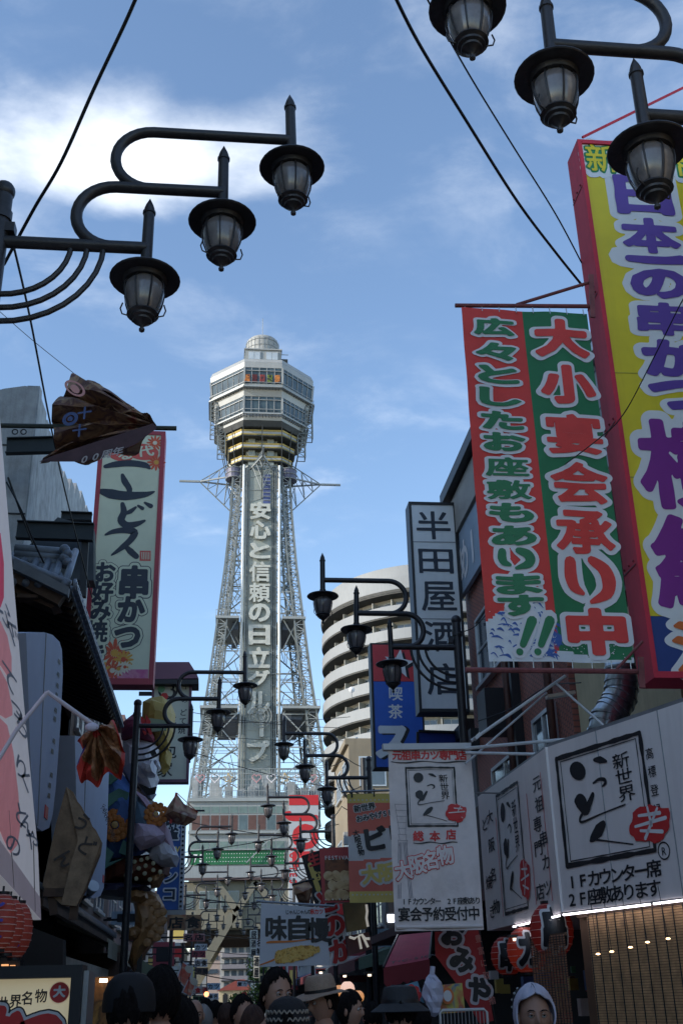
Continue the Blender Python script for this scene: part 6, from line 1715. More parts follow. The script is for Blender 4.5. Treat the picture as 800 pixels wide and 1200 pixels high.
brush([(142,598),(144,608),(141,618),(148,624),(160,622),(169,618)], [2.5,4,4.5,4.5,3.5,1.5]); brush([(145,610),(152,607),(158,602)], [2,3,1.5]); brush([(161,600),(166,603)], [1.5,2.5]); brush([(169,596),(176,600)], [1.5,3])
brush([(123,636),(132,632),(146,630),(157,632),(154,640),(144,650),(131,660)], [1.2,3,4,4.5,4,3.5,1]); brush([(146,648),(153,655),(160,661)], [2,4,3.5])
for i, (ch, x, y, s_) in enumerate((('串',158,691,38),('か',155,722,32),('つ',152,752,32))):
    for k_, mb in ((0, hal),): pass
    put_glyph(hal, fr, ch, kx(x, y), kz(y), s_*w/81*1.04, s_*h/300*1.04, .14, .012+i*.0005, N=50); put_glyph(red, fr, ch, kx(x, y), kz(y), s_*w/81*1.04, s_*h/300*1.04, .115, .0145+i*.0004, N=50); put_glyph(ink, fr, ch, kx(x, y), kz(y), s_*w/81, s_*h/300, .055, .019, N=60)
for i, (ch, x, y) in enumerate((('お',124,680),('好',122,703),('み',120,724),('焼',117,747),('き',116,772))):
    s_ = 25
    put_glyph(hal, fr, ch, kx(x, y), kz(y), s_*w/81*1.04, s_*h/300*1.04, .15, .012+i*.0005, N=44); put_glyph(red, fr, ch, kx(x, y), kz(y), s_*w/81*1.04, s_*h/300*1.04, .125, .0145+i*.0004, N=44); put_glyph(ink, fr, ch, kx(x, y), kz(y), s_*w/81, s_*h/300, .045 if ch != '焼' else .03, .019, N=60)
ink.build('lettering', M_navyink, S); hal.build('letter_outline', M_navyink, S); red.build('letter_halo', M_scr, S)
rr, wt_ = MB(), MB()
disc(rr, fr, kx(165,533), kz(532), .33, .19, .012, 24, .1); disc(rr, fr, kx(138,537), kz(537), .26, .14, .013, 20, .2)
for i, ch in enumerate('る代'): put_glyph(wt_, fr, ch, kx(144+i*24, 534), kz(536-i*5), .36, .26, .03, .017, N=44, rot=-.15)
poly2(rr, fr, [(kx(a,b), kz(b)) for a, b in ((164,654),(177,654),(177,666),(164,666))], .012)
for k in range(5): stroke(wt_, fr, [(kx(166+k*2.2,656),kz(656)),(kx(167+k*2,664),kz(664))], [.008]*2, .016+k*.0001)
rr.build('red_emblem', mat('emblem_red', (0.4,0.05,0.04), 0.6, 0, 0.1, 5), S); wt_.build('emblem_lettering', M_scr, S)
pk = MB(); rect(pk, fr, .1, h-.3, w-.1, h-.12, .012); pk.build('pink_border', print_mat('pink_pattern', [(0.35,0.05,0.15),(0.42,0.14,0.2),(0.3,0.03,0.1)], 6, 'noise'), S)
def flower(cx, cy, r_, m1, m2, n=12, d=.013):
    g = MB()
    for k in range(n):
        a = 2*math.pi*k/n
        disc(g, fr, cx+r_*.6*math.cos(a), cy+r_*.6*math.sin(a), r_*.4, r_*.13, d+k*.0001, 8, a)
    g.build('flower_print', m1, S); disc(MB(), fr, cx, cy, r_*.25, d=d+.003, n=10).build('flower_centre', m2, S)
M_fr, M_fo, M_fw = mat('flower_red', (0.4,0.05,0.02), .6), mat('flower_orange', (0.45,0.2,0.03), .6), mat('flower_pale', (0.5,0.42,0.3), .6)
for (x, y, r_, m1, m2) in ((138,771,.30,M_fr,M_fo),(148,778,.2,M_fo,M_fr),(121,792,.24,M_fo,M_fw),(136,790,.2,M_fr,M_fw),(150,786,.13,M_fw,M_fr),(182,545,.2,M_fr,M_fo),(180,520,.18,M_fr,M_fw),(143,788,.15,M_fw,M_fo)):
    flower(kx(x,y), kz(y), r_, m1, m2)

# ---- crumpled brown banner thrown over its rod
S = thing('crumpled_brown_banner', 'crumpled brown cloth banner blown over its horizontal rod, above the cream sign', 'banner', (-1.418, 11.000, 7.540))
M_cb = print_mat('brown_banner_print', [(0.04,0.02,0.018),(0.16,0.085,0.045),(0.07,0.035,0.035),(0.24,0.15,0.09),(0.13,0.035,0.025)], 4.5, 'noise', .75)
def gathered(tie, rim, depth, folds, seed, nu=26, per=8):
    """cloth gathered at one point, its sharp folds fanning out to the rim"""
    rnd = random.Random(seed); tie = Vector(tie); rim = [Vector(p) for p in rim]; pts = []
    for i in range(len(rim)-1):
        for k in range(per): pts.append(rim[i].lerp(rim[i+1], k/per))
    pts.append(rim[-1]); m = len(pts); ph = [rnd.uniform(0, 6) for _ in range(4)]; vs = []; fs = []
    for i in range(nu+1):
        u = i/nu
        for j, q in enumerate(pts):
            v = j/(m-1); t = (v*folds+.25*math.sin(5*v+ph[0])+.12*math.sin(9*u+ph[1]+7*v)) % 1
            tri = abs(2*t-1)**.8
            w = math.sin(u*7+v*11+ph[2])*.25+.2*math.sin(u*15-v*23+ph[3])
            d = depth*((tri-.5)*u**.7*(1.15-.5*u)+w*u*.5-.5*math.sin(math.pi*u)*.8)
            p = tie.lerp(q, u); p = p+Vector((0, 1, 0))*d+Vector((0, 0, .12*depth*math.sin(v*folds*6.28+u*5)*u))
            vs.append(p)
    for i in range(nu):
        for j in range(m-1): fs.append((i*m+j, i*m+j+1, (i+1)*m+j+1, (i+1)*m+j))
    return MB().add(vs, fs)
o = gathered((-0.814, 11.000, 7.572), [(-0.963, 10.900, 7.643), (-1.164, 11.150, 7.854), (-1.290, 10.900, 7.741), (-1.442, 11.150, 7.978), (-1.510, 10.900, 7.920), (-1.630, 11.150, 8.175), (-1.672, 10.900, 8.070), (-1.802, 11.150, 8.283), (-1.838, 10.900, 8.018), (-1.948, 11.150, 8.049), (-1.964, 10.900, 7.727), (-2.013, 11.150, 7.689), (-1.915, 10.900, 7.362), (-1.926, 11.150, 7.322), (-1.965, 10.900, 7.086), (-2.089, 11.150, 7.156), (-1.816, 10.900, 7.049), (-1.596, 11.150, 7.171), (-1.288, 10.900, 7.117), (-1.022, 11.150, 7.372)], .24, 9, 3).build('cloth', M_cb, S, smooth='auto', fix=False)
fr = Frame((-1.714, 10.740, 7.873), (1,0,-.3), (.2,0,-1)); g = MB(); disc(g, fr, 0, 0, .12, .1, 0, 24, ring=.75); disc(g, fr, .0, .01, .055, d=.002)
g.build('round_logo_print', mat('logo_pink', (0.5,0.2,0.18), .7), S)
fr = Frame((-1.673, 10.660, 7.452), (1,0,.2), (0,0,-1)); g = MB(); disc(g, fr, -.05, 0, .085, ring=.55, d=0); disc(g, fr, -.05, 0, .03, d=.001)
put_glyph(g, fr, '十', .1, -.05, .16, .16, .03, 0); put_glyph(g, fr, '十', .06, .16, .16, .16, .03, 0)
g.build('blue_lettering_print', mat('logo_blue', (0.04,0.06,0.14), .7), S)
mb = MB().add([(-2.010, 10.680, 6.922), (-1.874, 10.680, 6.997), (-0.830, 10.700, 7.440), (-0.790, 10.700, 7.378), (-1.001, 10.700, 7.181), (-1.176, 10.680, 7.081), (-1.528, 10.680, 6.936)], [(0,1,2,3,4,5,6)])
mb.build('folded_edge', mat('folded_edge_dark', (0.045,0.022,0.025), .7, 0, .3, 4), S)
fr = Frame((-1.529, 10.660, 6.977), (1,0,.30), (-.2,0,-1)); g = MB(); row(g, fr, '00周年', .0, .02, .12, .13, .12, wt=.02, d=0, N=34); g.build('white_lettering_print', mat('faded_white', (0.3,0.26,0.25), .7), S)
RD = thing('banner_rod', 'long dark horizontal rod with rings in front of the concrete building', 'pole', (-1.606, 11.000, 7.534))
MB().tube([(-2.903, 11.000, 7.510), (-0.593, 11.000, 7.547)], .028, 8).build('rod', mat('olive_black_rod', (0.02,0.025,0.02), .5), RD)
for c_ in ((-2.362, 11.000, 7.443), (-2.270, 11.000, 7.446)): MB().tube([(c_[0]+.03*math.cos(R(a)), 11, c_[2]+.03*math.sin(R(a))) for a in range(0,361,30)], .007, 5).build('ring', M_black, RD)

# ---- far left pink and white signboard
S = thing('pink_white_signboard', 'leaning white signboard with pink shapes and grey letters at the left edge', 'sign', (-1.55, 8.5, 2.2))
XB = -1.55
q = [(10.439, 2.306), (9.974, 2.813), (8.596, 3.802), (6.691, 5.275), (5.369, 4.845), (6.630, 2.600), (8.339, 2.471)]
MB().prism(q, XB-.3, XB, 'x').build('board', mat('glow_added_sheet_white', (0.6,0.6,0.64), 0.6, 0, 0.08, 2, emit=(0.85,0.88,1.0), estr=.07), S)  # weak emission added to the sheet to brighten it, no lamp behind
fb = Frame((XB, 0, 0), (0,1,0), (0,0,-1))   # u runs away from the viewer
pnk = MB(); n = 24
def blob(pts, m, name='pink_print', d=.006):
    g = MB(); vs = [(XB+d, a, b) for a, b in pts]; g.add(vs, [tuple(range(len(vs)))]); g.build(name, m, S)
M_pnk = mat('glow_added_soft_pink', (0.6,0.25,0.3), 0.6, 0, 0.2, 2.5, emit=(1.0,0.4,0.45), estr=.06); M_pnk2 = mat('glow_added_deep_pink', (0.5,0.05,0.12), 0.6, 0, 0.25, 2.5, emit=(1.0,0.08,0.2), estr=.06)  # both pinks carry added emission too
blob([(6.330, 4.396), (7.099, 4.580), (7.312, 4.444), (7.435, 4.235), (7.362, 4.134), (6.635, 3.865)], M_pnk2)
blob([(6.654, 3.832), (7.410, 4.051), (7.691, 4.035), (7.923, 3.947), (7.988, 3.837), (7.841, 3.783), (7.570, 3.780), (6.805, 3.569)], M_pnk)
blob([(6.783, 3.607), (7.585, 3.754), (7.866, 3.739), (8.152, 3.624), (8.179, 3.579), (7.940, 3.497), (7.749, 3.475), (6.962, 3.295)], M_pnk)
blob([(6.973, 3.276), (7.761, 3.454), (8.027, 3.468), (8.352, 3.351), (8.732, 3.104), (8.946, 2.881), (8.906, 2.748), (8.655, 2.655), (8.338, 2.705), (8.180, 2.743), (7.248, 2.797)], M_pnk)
blob([(6.630, 2.600), (8.339, 2.471), (10.439, 2.306), (10.281, 2.478), (8.212, 2.688), (6.527, 2.784)], mat('lower_band_mauve', (0.4,0.36,0.42), 0.6, 0, .1, 3, emit=(.9,.8,.95), estr=.03), 'lower_band', .004)  # band brightened by a fainter added emission
gl = MB(); rnd = random.Random(4)
CH = [(7.589, 4.148), (7.856, 4.121), (7.911, 3.783), (8.317, 3.665), (8.594, 3.600), (8.734, 3.299), (9.013, 3.253), (8.930, 2.975), (9.237, 2.955), (8.726, 2.725), (9.560, 2.865)]
for (y_, z_), ch in zip(CH, 'ふぐてっちりくとんのや'):
    k0 = len(gl.v); put_glyph(gl, Frame((XB+.008, y_, z_), (0,1,0), (0,0,-1)), ch, 0, 0, .75, .17, .01, 0, N=36)
gl.build('grey_lettering', mat('faint_grey_ink', (0.17,0.18,0.21), .7), S)
for a, b in ([(8.419, 3.365), (8.917, 2.468)], [(9.861, 2.524), (10.018, 2.347)]):
    pass
for j in ([(8.420, 2.928), (8.935, 2.439)], [(9.646, 2.876), (10.064, 2.350)]): MB().beam((XB+.003, j[0][0], j[0][1]), (XB+.003, j[1][0], j[1][1]), .008).build('board_joint', M_steel, S)
# ---- red lanterns under it
M_ral = mat('orange_red_lantern_paper', (0.33,0.05,0.035), 0.7, 0, 0.15, 4, emit=(0.5,0.07,0.03), estr=.015)
M_blt = mat('lantern_blue_ink', (0.03,0.03,0.2), .6)
for c_, l, r_ in (((-1.088, 6.000, 2.001), 'nearest red paper lantern under the pink signboard, cut by the left edge', .08), ((-1.223, 7.000, 2.044), 'middle red paper lantern under the pink signboard', .092), ((-1.339, 8.000, 2.079), 'right red paper lantern under the pink signboard', .105)):
    paper_lantern('red_paper_lantern', l, c_, r_, r_*1.75, M_ral, 10, '〜一〜', 'red lanterns under the pink signboard', M_blt, M_ral)
    t = bpy.data.objects.get('none')

# ---- rounded white box signs seen along the street
def slab_sign(label, q, X, m, th=.35):
    S = thing('rounded_box_sign', label, 'sign', (X, q[0][0], q[-1][1]), 'rounded white box signs under the tiled eaves'); 
    MB().prism(q, X-th, X, 'x').build('box', m, S)
    return S
M_lan = mat('lantern_white', (0.25,0.28,0.38), 0.6, 0, .05, 2)
q = [(10.872, 5.072), (11.926, 5.421), (12.524, 5.582), (13.080, 5.673), (13.342, 5.645), (13.579, 5.407), (13.724, 4.795), (13.784, 4.075), (13.709, 3.709), (13.524, 3.533), (13.034, 3.426), (12.654, 3.410), (12.166, 3.606)]
S = slab_sign('first rounded white box sign under the upper tiled eave, beside the pink signboard', q, -2.0, M_lan)
g = MB(); rnd = random.Random(6)
for (y_, z_) in [(13.146, 5.445), (13.166, 5.290), (13.174, 5.155), (13.171, 5.038), (13.207, 4.860), (13.198, 4.754), (13.280, 4.506), (13.216, 4.371), (13.308, 4.109), (13.245, 3.978), (13.247, 3.861)]: 
    g.add([(-1.994, y_-.1, z_-.035), (-1.994, y_+.12, z_-.02), (-1.994, y_+.1, z_+.035), (-1.994, y_-.06, z_+.02)], [(0,1,2,3)])
g.build('side_lettering', M_black, S)
for j in ([(12.043, 5.448), (12.644, 3.427)],): MB().beam((-1.996, j[0][0], j[0][1]), (-1.996, j[1][0], j[1][1]), .012).build('face_joint', M_steel, S)
y_, z_ = [(13.165, 3.654)][0]; MB().box(-1.998, -1.99, y_-.12, y_+.12, z_-.07, z_+.07).build('red_stamp', M_redp, S)
q = [(15.133, 4.982), (19.400, 5.846), (19.997, 5.488), (20.371, 4.505), (20.438, 3.500), (19.946, 3.317), (18.894, 3.189), (17.440, 3.128), (16.753, 3.162)]
S = slab_sign('second rounded white box sign behind the wooden board', q, -2.0, M_lan)
for j in ([(16.483, 5.056), (17.202, 3.144)],): MB().beam((-1.996, j[0][0], j[0][1]), (-1.996, j[1][0], j[1][1]), .012).build('face_joint', M_steel, S)
y_, z_ = [(20.195, 3.618)][0]; MB().box(-1.998, -1.99, y_-.12, y_+.12, z_-.06, z_+.06).build('red_stamp', M_redp, S)

# ---- carved wooden board
S = thing('wooden_signboard', 'leaning brown wooden signboard with carved characters and notched top', 'sign', (-1.692, 13.600, 2.869))
q = [(-1.797, 3.950), (-1.714, 3.891), (-1.667, 3.793), (-1.614, 3.735), (-1.570, 3.657), (-1.517, 3.599), (-1.472, 3.503), (-1.430, 3.464), (-1.354, 3.330), (-1.364, 3.199), (-1.499, 2.811), (-1.580, 2.631), (-1.750, 2.651), (-1.973, 2.854), (-1.928, 3.204), (-1.879, 3.534)]
MB().prism(q, 13.2, 13.35).build('plank', mat('weathered_wood', (0.13,0.08,0.045), 0.75, 0, 0.35, 7, .3, 20), S)
MB().prism([(-1.794, 3.946), (-1.352, 3.328), (-1.497, 2.810), (-1.577, 2.629), (-1.747, 2.650), (-1.670, 3.106), (-1.612, 3.340)], 13.16, 13.19).build('board_face', mat('wood_face', (0.17,0.11,0.065), 0.75, 0, 0.35, 7, .3, 20), S)
g = MB(); fr = Frame((-1.557, 13.150, 3.288), (.8,0,-.35), (-.35,0,-.8))
for i, ch in enumerate('うどん'): put_glyph(g, fr, ch, -.12+.16*(i % 2), -.22+.21*i, .2, .22, .02, 0, N=44, rot=.2)
for i in range(9): put_glyph(g, fr, '元祖名物たこ焼専'[i % 8], .02+i*.035, -.47+i*.035, .05, .07, .005, 0, N=24)
g.build('carved_lettering', mat('carved_dark', (0.04,0.03,0.025), .8), S)
for a, b in (((-1.886, 13.250, 2.857), (-1.823, 13.250, 2.548)), ((-1.607, 13.250, 2.671), (-1.612, 13.250, 2.491)), ((-1.948, 13.200, 2.781), (-1.732, 13.200, 2.778))): MB().beam(a, b, .09).build('support', M_wood2, S)

# ---- hooked white pole with crumpled food flag
S = thing('bent_white_pole', 'white pole bent at its top, holding the crumpled red food flag at upper left eave', 'pole', (-1.278, 7.000, 3.121))
MB().tube([(-1.436, 7.000, 2.900), (-1.286, 7.000, 3.202), (-1.123, 7.000, 3.438), (-1.118, 7.000, 3.444), (-0.802, 7.200, 3.254)], .014, 8).build('pole', mat('pole_mauve_white', (0.4,0.36,0.4), .4), S, smooth='auto')
MB().ball((-0.835, 7.100, 3.242), .035, 8, 6, (1.3,.7,.8)).build('tied_cloth', mat('cloth_knot', (0.35,0.33,0.4), .7), S)
S = thing('crumpled_food_flag', 'crumpled red flag printed with brown fried food, tied to the bent white pole', 'flag', (-0.796, 7.200, 3.082))
mb = gathered((-0.808, 7.150, 3.248), [(-0.756, 7.160, 3.273), (-0.717, 7.260, 3.308), (-0.659, 7.160, 3.201), (-0.634, 7.260, 3.122), (-0.620, 7.160, 3.003), (-0.646, 7.260, 2.957), (-0.713, 7.160, 2.949), (-0.764, 7.260, 2.930), (-0.794, 7.160, 2.879), (-0.871, 7.260, 2.914), (-0.894, 7.160, 2.928), (-0.932, 7.260, 3.001), (-0.908, 7.160, 3.047), (-0.897, 7.260, 3.122), (-0.932, 7.160, 3.156), (-0.905, 7.260, 3.223)], .16, 6, 5)
o = mb.build('cloth', print_mat('fried_food_print', [(0.05,0.015,0.008),(0.2,0.085,0.035),(0.08,0.03,0.01),(0.3,0.15,0.07)], 14, 'noise', .6), S, smooth='auto', fix=False)
o.data.materials.append(mat('flag_red', (0.28,0.02,0.012), .7, 0, .1, 5)); o.data.materials.append(mat('flag_navy', (0.02,0.02,0.12), .7))
mm = len(mb.v)//27
for k, p_ in enumerate(o.data.polygons):
    i, j = divmod(k, mm-1); v_ = j/(mm-1)
    p_.material_index = 1 if (i > 22 or i < 5 and v_ > .3) else 0
    if .72 < v_ < .86 and i > 14: p_.material_index = 2
    if .55 < v_ <= .72 and i > 17: p_.material_index = 1

# ---- brown-roofed cream sign and blue mahjong sign
S = thing('cream_hanging_sign', 'cream sign with purple roof and ink brush characters, behind the lamp arms', 'sign', (-1.8, 27, 6))
Y = 27.0
P = [(-1.830, 9.031), (-0.793, 9.038), (-0.789, 6.498), (-1.707, 6.501)]
fr, w, h, X0, ZT = xz_frame(P, Y); M_pf = mat('purple_brown_frame', (0.08,0.035,0.06), .5)
MB().box(X0, X0+w, Y+.01, Y+.3, ZT-h, ZT).build('box', M_pf, S); MB().box(X0+.06, X0+w-.06, Y-.01, Y+.008, ZT-h+.07, ZT-.02).build('face_panel', mat('sign_cream_grey', (0.4,0.41,0.31), .5, 0, .06, 2), S)
for a, b in ((0,.06),(w-.06,w)): MB().box(X0+a, X0+b, Y-.04, Y+.009, ZT-h, ZT).build('frame_side', M_pf, S)
MB().box(X0+.062, X0+w-.062, Y-.04, Y+.009, ZT-h, ZT-h+.07).build('frame_rail', M_pf, S)
r_ = [(-1.850, 9.427), (-0.870, 9.435), (-0.668, 9.127), (-0.622, 9.017), (-1.828, 8.987)]
MB().prism(r_, Y-.25, Y+.4).build('roof', mat('purple_roof', (0.1,0.04,0.06), .5, 0, .1, 2), S)
MB().box(r_[4][0], r_[3][0], Y-.27, Y+.4, r_[4][1]-.12, r_[4][1]-.005).build('roof_edge', M_black, S)
g = MB(); ks = w/47
def kk(x, y): return ((x-177)*ks, (y-797)/120*h)
a_, b_ = kk(196,809); disc(g, fr, a_, b_, .25, ring=.78, d=.014)
stroke(g, fr, arc(a_+.04, b_-.07, .09, .09, 200, 420, 8), [.012,.02,.03,.035,.035,.03,.03,.02,.01], .016)
stroke(g, fr, arc(a_+.06, b_+.08, .1, .1, 270, 480, 8), [.01,.02,.03,.035,.035,.03,.02,.015,.01], .017)
for ch, x, y, s_ in (('牛',217,804,9),('の',216,821,8),('ど',215,836,9),('て',215,846,9),('焼',214,857,9),('包',201,882,17),('家',196,902,19),('三',203,845,10)):
    a_, b_ = kk(x, y); put_glyph(g, fr, ch, a_, b_, s_*ks, s_*ks, .012, .014, N=50, warp=.01)
g.build('lettering', M_black, S)
for (x, y, m) in ((188,808,mat('emblem_green', (0.1,0.25,0.12), .6)), (192,817,M_redp)):
    a_, b_ = kk(x, y); disc(MB(), fr, a_, b_, .1, d=.02, n=6).build('hexagon_print', m, S)
MB().beam((-2.094, 27.100, 8.707), (-1.778, 27.100, 8.709), .09).build('bracket', M_black, S)
S = thing('blue_vertical_sign', 'blue vertical sign edged with bulbs, white outlined characters, left of the tower base', 'sign', (-1.6, 33, 4.5))
Y = 33.0
P = [(-1.721, 6.656), (-1.179, 6.653), (-1.080, 4.046), (-1.580, 4.053)]; fr, w, h, X0, ZT = xz_frame(P, Y)
MB().box(X0-.1, X0+w, Y+.01, Y+.3, ZT-h, ZT).build('box', mat('vertical_sign_blue', (0.015,0.055,0.2), .5, 0, .1, 2), S)
MB().box(X0+w, X0+w+.13, Y-.02, Y+.32, ZT-h, ZT).build('bulb_strip', mat('bulb_strip_grey', (0.25,0.27,0.3), .5), S)
for k in range(20): MB().ball((X0+w+.065, Y-.04, ZT-.1-k*h/20.5), .035, 8, 6).build('bulb', M_black, S)
g, gh, gr = MB(), MB(), MB(); ks = w/21
for ch, y in (('麻',962),('雀',977),('シ',1012),('ン',1028),('コ',1048)):
    put_glyph(gh, fr, ch, .5*w, (y-955)/111*h, 17*ks, 16*ks, .12, .012+y*.000003, N=44); put_glyph(g, fr, ch, .5*w, (y-955)/111*h, 16*ks, 15*ks, .04, .018, N=44)
put_glyph(gr, fr, 'W', .75*w, (996-955)/111*h, 9*ks, 9*ks, .03, .018, N=36)
gh.build('letter_halo', mat('halo_grey', (0.35,0.38,0.42), .6), S); g.build('lettering', M_navyink, S); gr.build('yellow_letter', M_by, S)
MB().box(X0-.1, X0+w+.2, Y-.02, Y+.3, ZT-h-.2, ZT-h-.01).build('foot_rail', M_steel, S)

# ---- red chevron flag on rod, and food flags
S = thing('folded_red_flag', 'folded red and cream flag on a rod right of the giant statue', 'flag', (-0.839, 23.000, 5.122))
gv = [Vector(p) for p in ((-0.907, 23.000, 5.549), (-0.740, 22.900, 5.326), (-0.462, 23.000, 5.187), (-0.487, 22.800, 5.005), (-0.690, 22.900, 4.887), (-0.918, 23.000, 4.954), (-1.220, 23.100, 5.089), (-0.950, 22.700, 5.160))]
mb = MB().add(gv, [(0,7,1),(1,7,2),(2,7,3),(3,7,4),(4,7,5),(5,7,6),(6,7,0)]); mb.build('cloth', print_mat('red_cream_print', [(0.3,0.03,0.03),(0.35,0.22,0.13),(0.1,0.03,0.02),(0.35,0.28,0.2)], 2, 'noise'), S, fix=False)
for a, b in (((-0.906, 22.960, 5.559), (-1.002, 22.960, 4.948)), ((-0.906, 22.960, 5.559), (-0.461, 22.960, 5.164))): MB().beam(a, b, .05, .01).build('red_hem', M_redp, S)
MB().tube([(-1.887, 23.200, 5.244), (-0.327, 23.200, 5.235)], .02, 6).build('rod', M_black, S)
for k, (q, l) in enumerate((([(-0.552, 2.237), (-0.372, 2.107), (-0.456, 1.810), (-0.649, 1.963)], 'upper tilted red and cream festival flag over the crowd on the left'), ([(-0.424, 1.986), (-0.304, 1.910), (-0.388, 1.695), (-0.534, 1.770)], 'lower tilted red and cream festival flag over the crowd on the left'))):
    S = thing('festival_flag', l, 'flag', (q[0][0], 18.8, q[2][1]), 'tilted red flags over the crowd'); Yq = 19 if k == 0 else 18.5
    MB().prism(q, Yq, Yq+.02).build('cloth', mat('flag_hem_white', (0.4,0.38,0.42), .7), S)
    cx = sum(p[0] for p in q)/4; cz = sum(p[1] for p in q)/4
    MB().prism([(cx+(a-cx)*.8, cz+(b-cz)*.88) for a, b in q], Yq-.008, Yq-.004).build('red_field', print_mat('red_flag_print', [(0.38,0.03,0.02),(0.42,0.08,0.05),(0.4,0.25,0.18)], 9, 'noise'), S)
    fr = Frame((cx, Yq-.01, cz), (.8,0,-.6), (-.6,0,-.8)); g = MB(); disc(g, fr, 0, -.1, .07, .05, .002, 14); g.build('round_print', mat('flag_cream', (0.42,0.36,0.28), .7), S)
    MB().tube([(q[0][0], Yq, q[0][1]), (q[3][0]-.05, Yq, .3)], .01, 5).build('pole', M_black, S)

# ---- bottom left framed sign
S = thing('framed_shop_sign', 'cream shop sign in a thick black frame with red letters, bottom left corner', 'sign', (-1.2, 5.6, .6))
P = [(-1.218, 1.692), (-0.666, 1.724), (-0.643, 1.425), (-1.187, 1.439)]
fr, w, h, X0, ZT = xz_frame([P[1], P[1], P[2], P[2]], 5.6); X1 = P[1][0]; zt0 = P[1][1]
MB().box(X1-1.4, X1, 5.6, 5.62, zt0-.9, zt0).build('face_panel', mat('backlit_cream', (0.7,0.64,0.42), .6, 0, .06, 3, emit=(1.0,0.86,0.55), estr=.1), S)
MB().box(X1, X1+.05, 5.55, 5.75, zt0-.9, zt0+.055).build('frame_side', M_black, S)
MB().box(X1-1.4, X1, 5.55, 5.75, zt0+.002, zt0+.055).build('frame_rail', M_black, S)
MB().box(X1+.051, X1+.075, 5.6, 5.9, zt0-.9, zt0+.03).build('side_panel', M_steel, S)
fr = Frame((X1, 5.6, zt0), (1,0,0), (0,0,-1)); sc5 = .00405
ink, red, wht = MB(), MB(), MB()
for ch, x, y in (('新',-7,1173),('世',9,1172),('界',24,1170),('名',37,1167),('物',52,1165)): put_glyph(ink, fr, ch, (x-85)*sc5, (y-1147)*sc5, 14*sc5, 15*sc5, .018, .004, N=60, warp=.008)
disc(red, fr, (72-85)*sc5, (1162-1147)*sc5, .044, d=.004, n=24); put_glyph(wht, fr, '大', (72-85)*sc5, (1161-1147)*sc5, .055, .05, .05, .008, N=40); disc(wht, fr, (72-85)*sc5, (1162-1147)*sc5, .047, ring=.97, d=.0045, n=24)
for ch, x, y in (('か',14,1201),('つ',56,1203)): put_glyph(ink, fr, ch, (x-85)*sc5, (y-1147)*sc5, 50*sc5, 56*sc5, .165, .003+x*.00001, N=50); put_glyph(wht, fr, ch, (x-85)*sc5, (y-1147)*sc5, 50*sc5, 56*sc5, .135, .0055+x*.00001, N=50); put_glyph(red, fr, ch, (x-85)*sc5, (y-1147)*sc5, 48*sc5, 54*sc5, .095, .009, N=60)
ink.build('lettering', M_black, S); red.build('red_lettering', M_redp, S); wht.build('white_lettering', M_bw2, S)
# lit little windows and warm things behind it
S = thing('lit_shop_windows', 'small warm lit shop windows low on the left behind the lanterns', 'window', (-1.512, 9.000, 1.884))
for a, b in (((-1.595, 9.000, 1.903), (-1.547, 9.000, 1.855)), ((-1.532, 9.000, 1.896), (-1.497, 9.000, 1.854)), ((-1.488, 9.000, 1.889), (-1.473, 9.000, 1.860))): MB().box(a[0], b[0], 9, 9.03, b[2], a[2]).build('pane', mat('warm_window', (.8,.5,.3), .5, 0, 0, emit=(0.9,0.4,0.15), estr=.5), S)
MB().prism([(-1.683, 1.953), (-1.470, 1.938), (-1.460, 1.831), (-1.671, 1.835)], 9.04, 9.2).build('frame', M_black, S)
MB().prism([(-1.901, 2.350), (-1.212, 2.089), (-1.188, 1.783), (-1.839, 1.796)], 9.4, 9.6).build('dark_wall', M_dark, S)
S = thing('warm_shop_interior', 'golden lit goods in the shop entrance behind the black cap', 'shop', (-1.329, 14.000, 1.685))
MB().prism([(-1.519, 1.907), (-1.159, 1.918), (-1.117, 1.237), (-1.471, 1.246)], 14, 14.1).build('goods_wall', print_mat('golden_goods', [(0.03,0.015,0.005),(0.2,0.08,0.02),(0.06,0.03,0.01),(0.3,0.14,0.03)], 4, 'noise'), S)
a, b = (-1.342, 13.900, 1.874), (-1.255, 13.900, 1.872); MB().tube([a, b], .02, 8).build('tube_light', mat('tube_light_warm', (1,.9,.8), .5, 0, 0, emit=(1.0,0.75,0.5), estr=3), S)

# ================================================================== GIANT FOLK STATUE
G = thing('giant_folk_statue', 'giant smiling folk deity statue in tall hat and blue flowered kimono on the left', 'statue', (-2.2, 24.5, 2.6))
YS = 24.3
def gp(x, y, dy=0.0):   # point of the statue plane from the tabulated outline
    return None
def faceted(name, pts, depth, m, parent=G, y0=YS, bulge=.25, jit=.04, seed=1):
    """a rounded faceted volume from an outline (x, z)"""
    rnd = random.Random(seed); n = len(pts); cx = sum(p[0] for p in pts)/n; cz = sum(p[1] for p in pts)/n
    rings = []
    for f, d in ((1, 0), (.86, -depth*.28), (.55, -depth*.45), (.2, -depth*.52)):
        rings.append([(cx+(x-cx)*f+rnd.uniform(-jit,jit)*(f < 1), y0+d, cz+(z-cz)*f+rnd.uniform(-jit,jit)*(f < 1)) for x, z in pts])
    back = [[(cx+(x-cx)*f, y0+d, cz+(z-cz)*f) for x, z in pts] for f, d in ((.86, depth*.28), (.5, depth*.45))]
    al = back[::-1]+rings; vs = [v for r_ in al for v in r_]; fs = []
    for i in range(len(al)-1):
        for k in range(n):
            fs.append((i*n+k, i*n+(k+1) % n, (i+1)*n+(k+1) % n)); fs.append((i*n+k, (i+1)*n+(k+1) % n, (i+1)*n+k))
    fs += [tuple(reversed(range(n))), tuple(range((len(al)-1)*n, len(al)*n))]
    return MB().add(vs, fs).build(name, m, parent)
